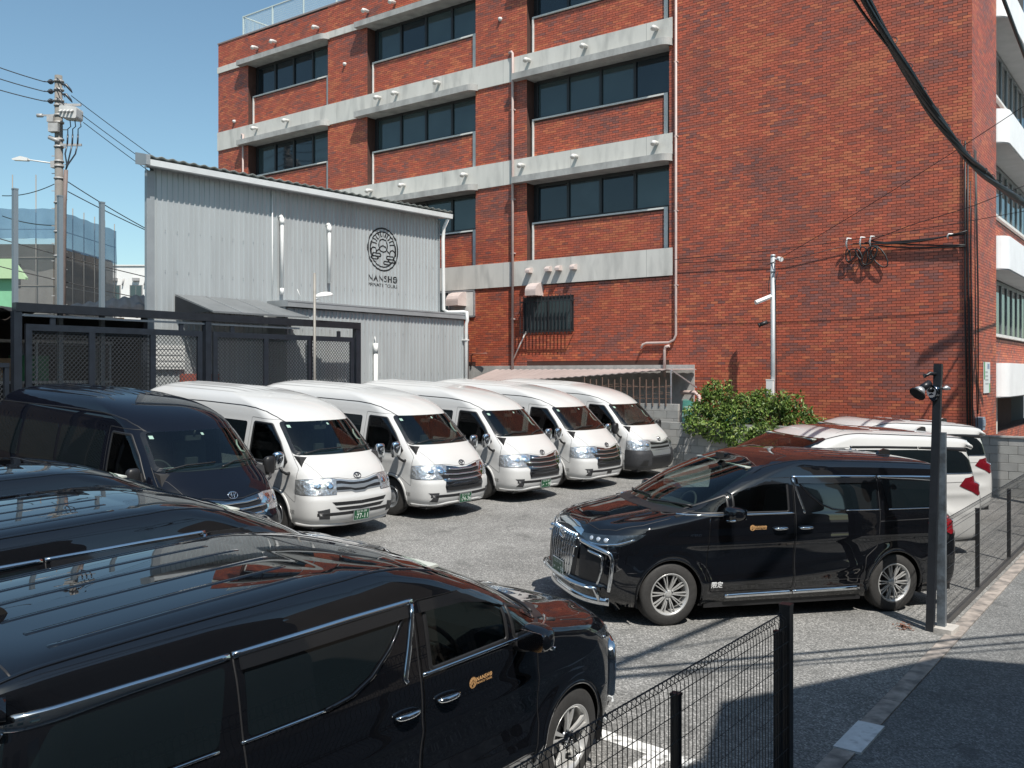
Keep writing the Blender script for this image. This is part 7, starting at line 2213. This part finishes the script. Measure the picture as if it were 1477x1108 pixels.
# ------------------------------------------------------------------ outside the frame: what shades and is mirrored
nb = empty('neighbour_building', (8, 2, 0), label='plain rendered building across the street that shades the corner of the lot', cat='building')
HS = 8.4
sh = HS / math.tan(SUN_EL)
foot = [(-3.50 + .86 * sh, 7.80 - .51 * sh), (-2.2 + .86 * sh, 10.62 - .51 * sh), (-1.3 + .86 * sh, 11.06 - .51 * sh), (20, 12), (20, -16), (1.4, -16), (1.4, 3.2), (-3.1 + .86 * sh, 6.6 - .51 * sh)]
mb = MB(); mb.prism([(a - 8, b - 2) for a, b in foot], 2, -1.0, HS + gz(-2.5)); mb.obj('wall', pbr('brown grey render', (.17, .15, .135), .85, noise=(.8, .15, 5)), nb)
for k in range(6):
    mb = MB(); mb.box(-6.66, -6.58, -15 + 2.6 * k, -13.6 + 2.6 * k, 1.2, 2.8); mb.obj('window', WIN_GLASS, nb)
    mb = MB(); mb.box(-6.66, -6.58, -15 + 2.6 * k, -13.6 + 2.6 * k, 4.4, 6.0); mb.obj('window', WIN_GLASS, nb)
for i, (u, v, w, d, h, c) in enumerate(((-10, -13, 7, 6, 5.6, (.40, .36, .30)), (-17.5, -12, 6.5, 6, 6.2, (.30, .27, .25)), (-25, -12, 6.5, 7, 5.4, (.45, .44, .42)), (-3.2, -17, 4, 6, 6.0, (.35, .33, .3)))):
    h_ = empty('house', (u, v, 0), label=('cream', 'brown', 'white', 'grey')[i] + ' two storey house on the near side of the lot, behind the photographer', cat='house')
    mb = MB(); mb.box(-w / 2, w / 2, -d / 2, d / 2, -1, h); mb.obj('wall', pbr('house wall %d' % i, c, .85), h_)
    mb = MB(); mb.prism([(-d / 2 - .5, h), (d / 2 + .5, h), (0, h + 1.7)], 0, -w / 2 - .4, w / 2 + .4); mb.obj('roof', pbr('dark roof tile', (.05, .05, .055), .6), h_)
    for x in (-1.6, .6):
        mb = MB(); mb.box(x, x + 1.2, d / 2, d / 2 + .05, 1, 2.4); mb.box(x, x + 1.2, d / 2, d / 2 + .05, h - 2.0, h - .8); mb.obj('window', WIN_GLASS, h_)
# more of the street outside the frame
sb = empty('street_building', (10, 26, 0), label='grey rendered building further along the far side of the street', cat='building')
mb = MB(); mb.box(-5.4, 5, -13.4, 14, -1, 6.6); mb.obj('wall', pbr('brown grey render', (.17, .15, .135), .85), sb)
for k in range(7):
    mb = MB(); mb.box(-5.46, -5.38, -12.5 + 3.4 * k, -11 + 3.4 * k, 1, 2.6); mb.obj('window', WIN_GLASS, sb)
pp = empty('street_pole', (-1.0, 22.7, 0), label='street utility pole just outside the right edge, shading the corner of the brick wall', cat='utility pole')
mb = MB(); mb.tube([(0, 0, -.4), (0, 0, 10.6)], [.17, .13], 12); mb.obj('pole_shaft', CP, pp)
for z, L, a in ((10.0, 1.6, .3), (8.9, 1.3, 1.2), (8.2, .9, 2.2)):
    mb = MB(); mb.bar((-L * math.cos(a) * .5, -L * math.sin(a) * .5, z), (L * math.cos(a), L * math.sin(a), z), .10); mb.obj('cross_arm', HW, pp)
mb = MB(); mb.tube([(.25, .1, 7.0), (.25, .1, 8.0)], .26, 12); mb.obj('transformer', HW, pp)
# cables over the lot behind the camera
for (a, b, h, r, sg_) in (((-4.75, 7.75), (-1.4, 12.5), 6.4, .035, .0), ((-4.75, 7.45), (-1.2, 12.35), 6.4, .03, .0), ((-4.85, 7.25), (-1.1, 12.15), 6.6, .018, .0), ((-4.75, 7.6), (-4.5, 10.9), 8.6, .06, .0), ((-4.9, 8.0), (-4.3, 9.4), 8.6, .02, .0)):
    s = h / math.tan(SUN_EL)
    P = [(a[0] + (b[0] - a[0]) * t + .86 * s, a[1] + (b[1] - a[1]) * t - .51 * s, h + gz(-3)) for t in (-.6, 0, .5, 1, 1.25)]
    mb = MB(); mb.tube(P, r, 6); mb.obj('overhead_cable', CABLE, None, 'cable strung over the street outside the frame, casting a line of shade', 'cable', 'cables strung over the street outside the frame')
# ------------------------------------------------------------------ vehicles in place
vans = [
    (P_NAVY, 'black high roof van nearest the camera in the row, wipers down, chrome emblem', 'new', None, BLACK_PLASTIC, 7.74, .35),
    (P_WHITE, 'white high roof van with plate 77-11 beside the black van', 'old', ('77-11', 'う'), CHROME, 10.42, 0.0),
    (P_WHITE, 'white high roof van with plate 74-36 and wide chrome grille', 'new', ('74-36', 'う'), CHROME, 13.02, -.02),
    (P_WHITE, 'white high roof van with green plate ending 99, middle of the white row', 'new', ('・・99', 'う'), CHROME, 15.68, -.05),
    (P_WHITE, 'white high roof van with a chrome grille and an empty plate bracket', 'new', None, CHROME, 18.18, -.02),
    (P_WHITE, 'white high roof van with unpainted dark bumper and black mirrors at the far end', 'dark', None, BLACK_PLASTIC, 20.72, .0),
]
for (pm, lb, gr, pl, mm, v, du), yaw in zip(vans, (.4, -.5, .3, -.2, .6, -.4)):
    o = make_van(pm, lb, gr, pl, mm, SEAM if pm is P_NAVY else SEAM_W)
    place_vehicle(o, -10.8 - 2.69 + du, v, yaw)
G1 = 'black minivans parked side by side in the foreground'
o = make_mpv(P_BLACK, 'nearest black minivan with gold door lettering and machined alloy front wheel in the foreground', 'five', True, ('・・33', 'う'), True, G1)
place_vehicle(o, -4.53, 3.94, 90, 1.02, -0.01, rise=0.007)
o = make_mpv(P_BLACK, 'black minivan second from the camera, mostly hidden behind the nearest one', 'five', True, None, True, G1)
place_vehicle(o, -6.95, 4.26, 90, 1.01, rise=0.01)
o = make_mpv(P_BLACK, 'black minivan third from the camera, showing only its roof beside the black van', 'five', True, None, True, G1)
place_vehicle(o, -9.12, 4.54, 90, 1.01)
G2 = 'minivans parked at an angle along the street fence'
o = make_mpv(P_BLACK, 'black minivan parked at an angle with chrome grille, beside the tall black post', 'multi', True, ('・・99', 'う'), True, G2, aerial=True)
place_vehicle(o, -4.725, 11.40, 234.6, 1.04)
o = make_mpv(P_PEARL, 'white minivan with dark wraparound rear pillar just behind the angled black one', 'five', True, None, False, G2, floating=True, visor=False)
place_vehicle(o, -5.19, 15.16, 234.6, 1.09)
o = make_mpv(P_PEARL, 'white minivan farthest back, its tail close to the grey block wall', 'five', True, None, False, G2, floating=True, visor=False)
place_vehicle(o, -5.6, 18.98, 234.6, 1.07)
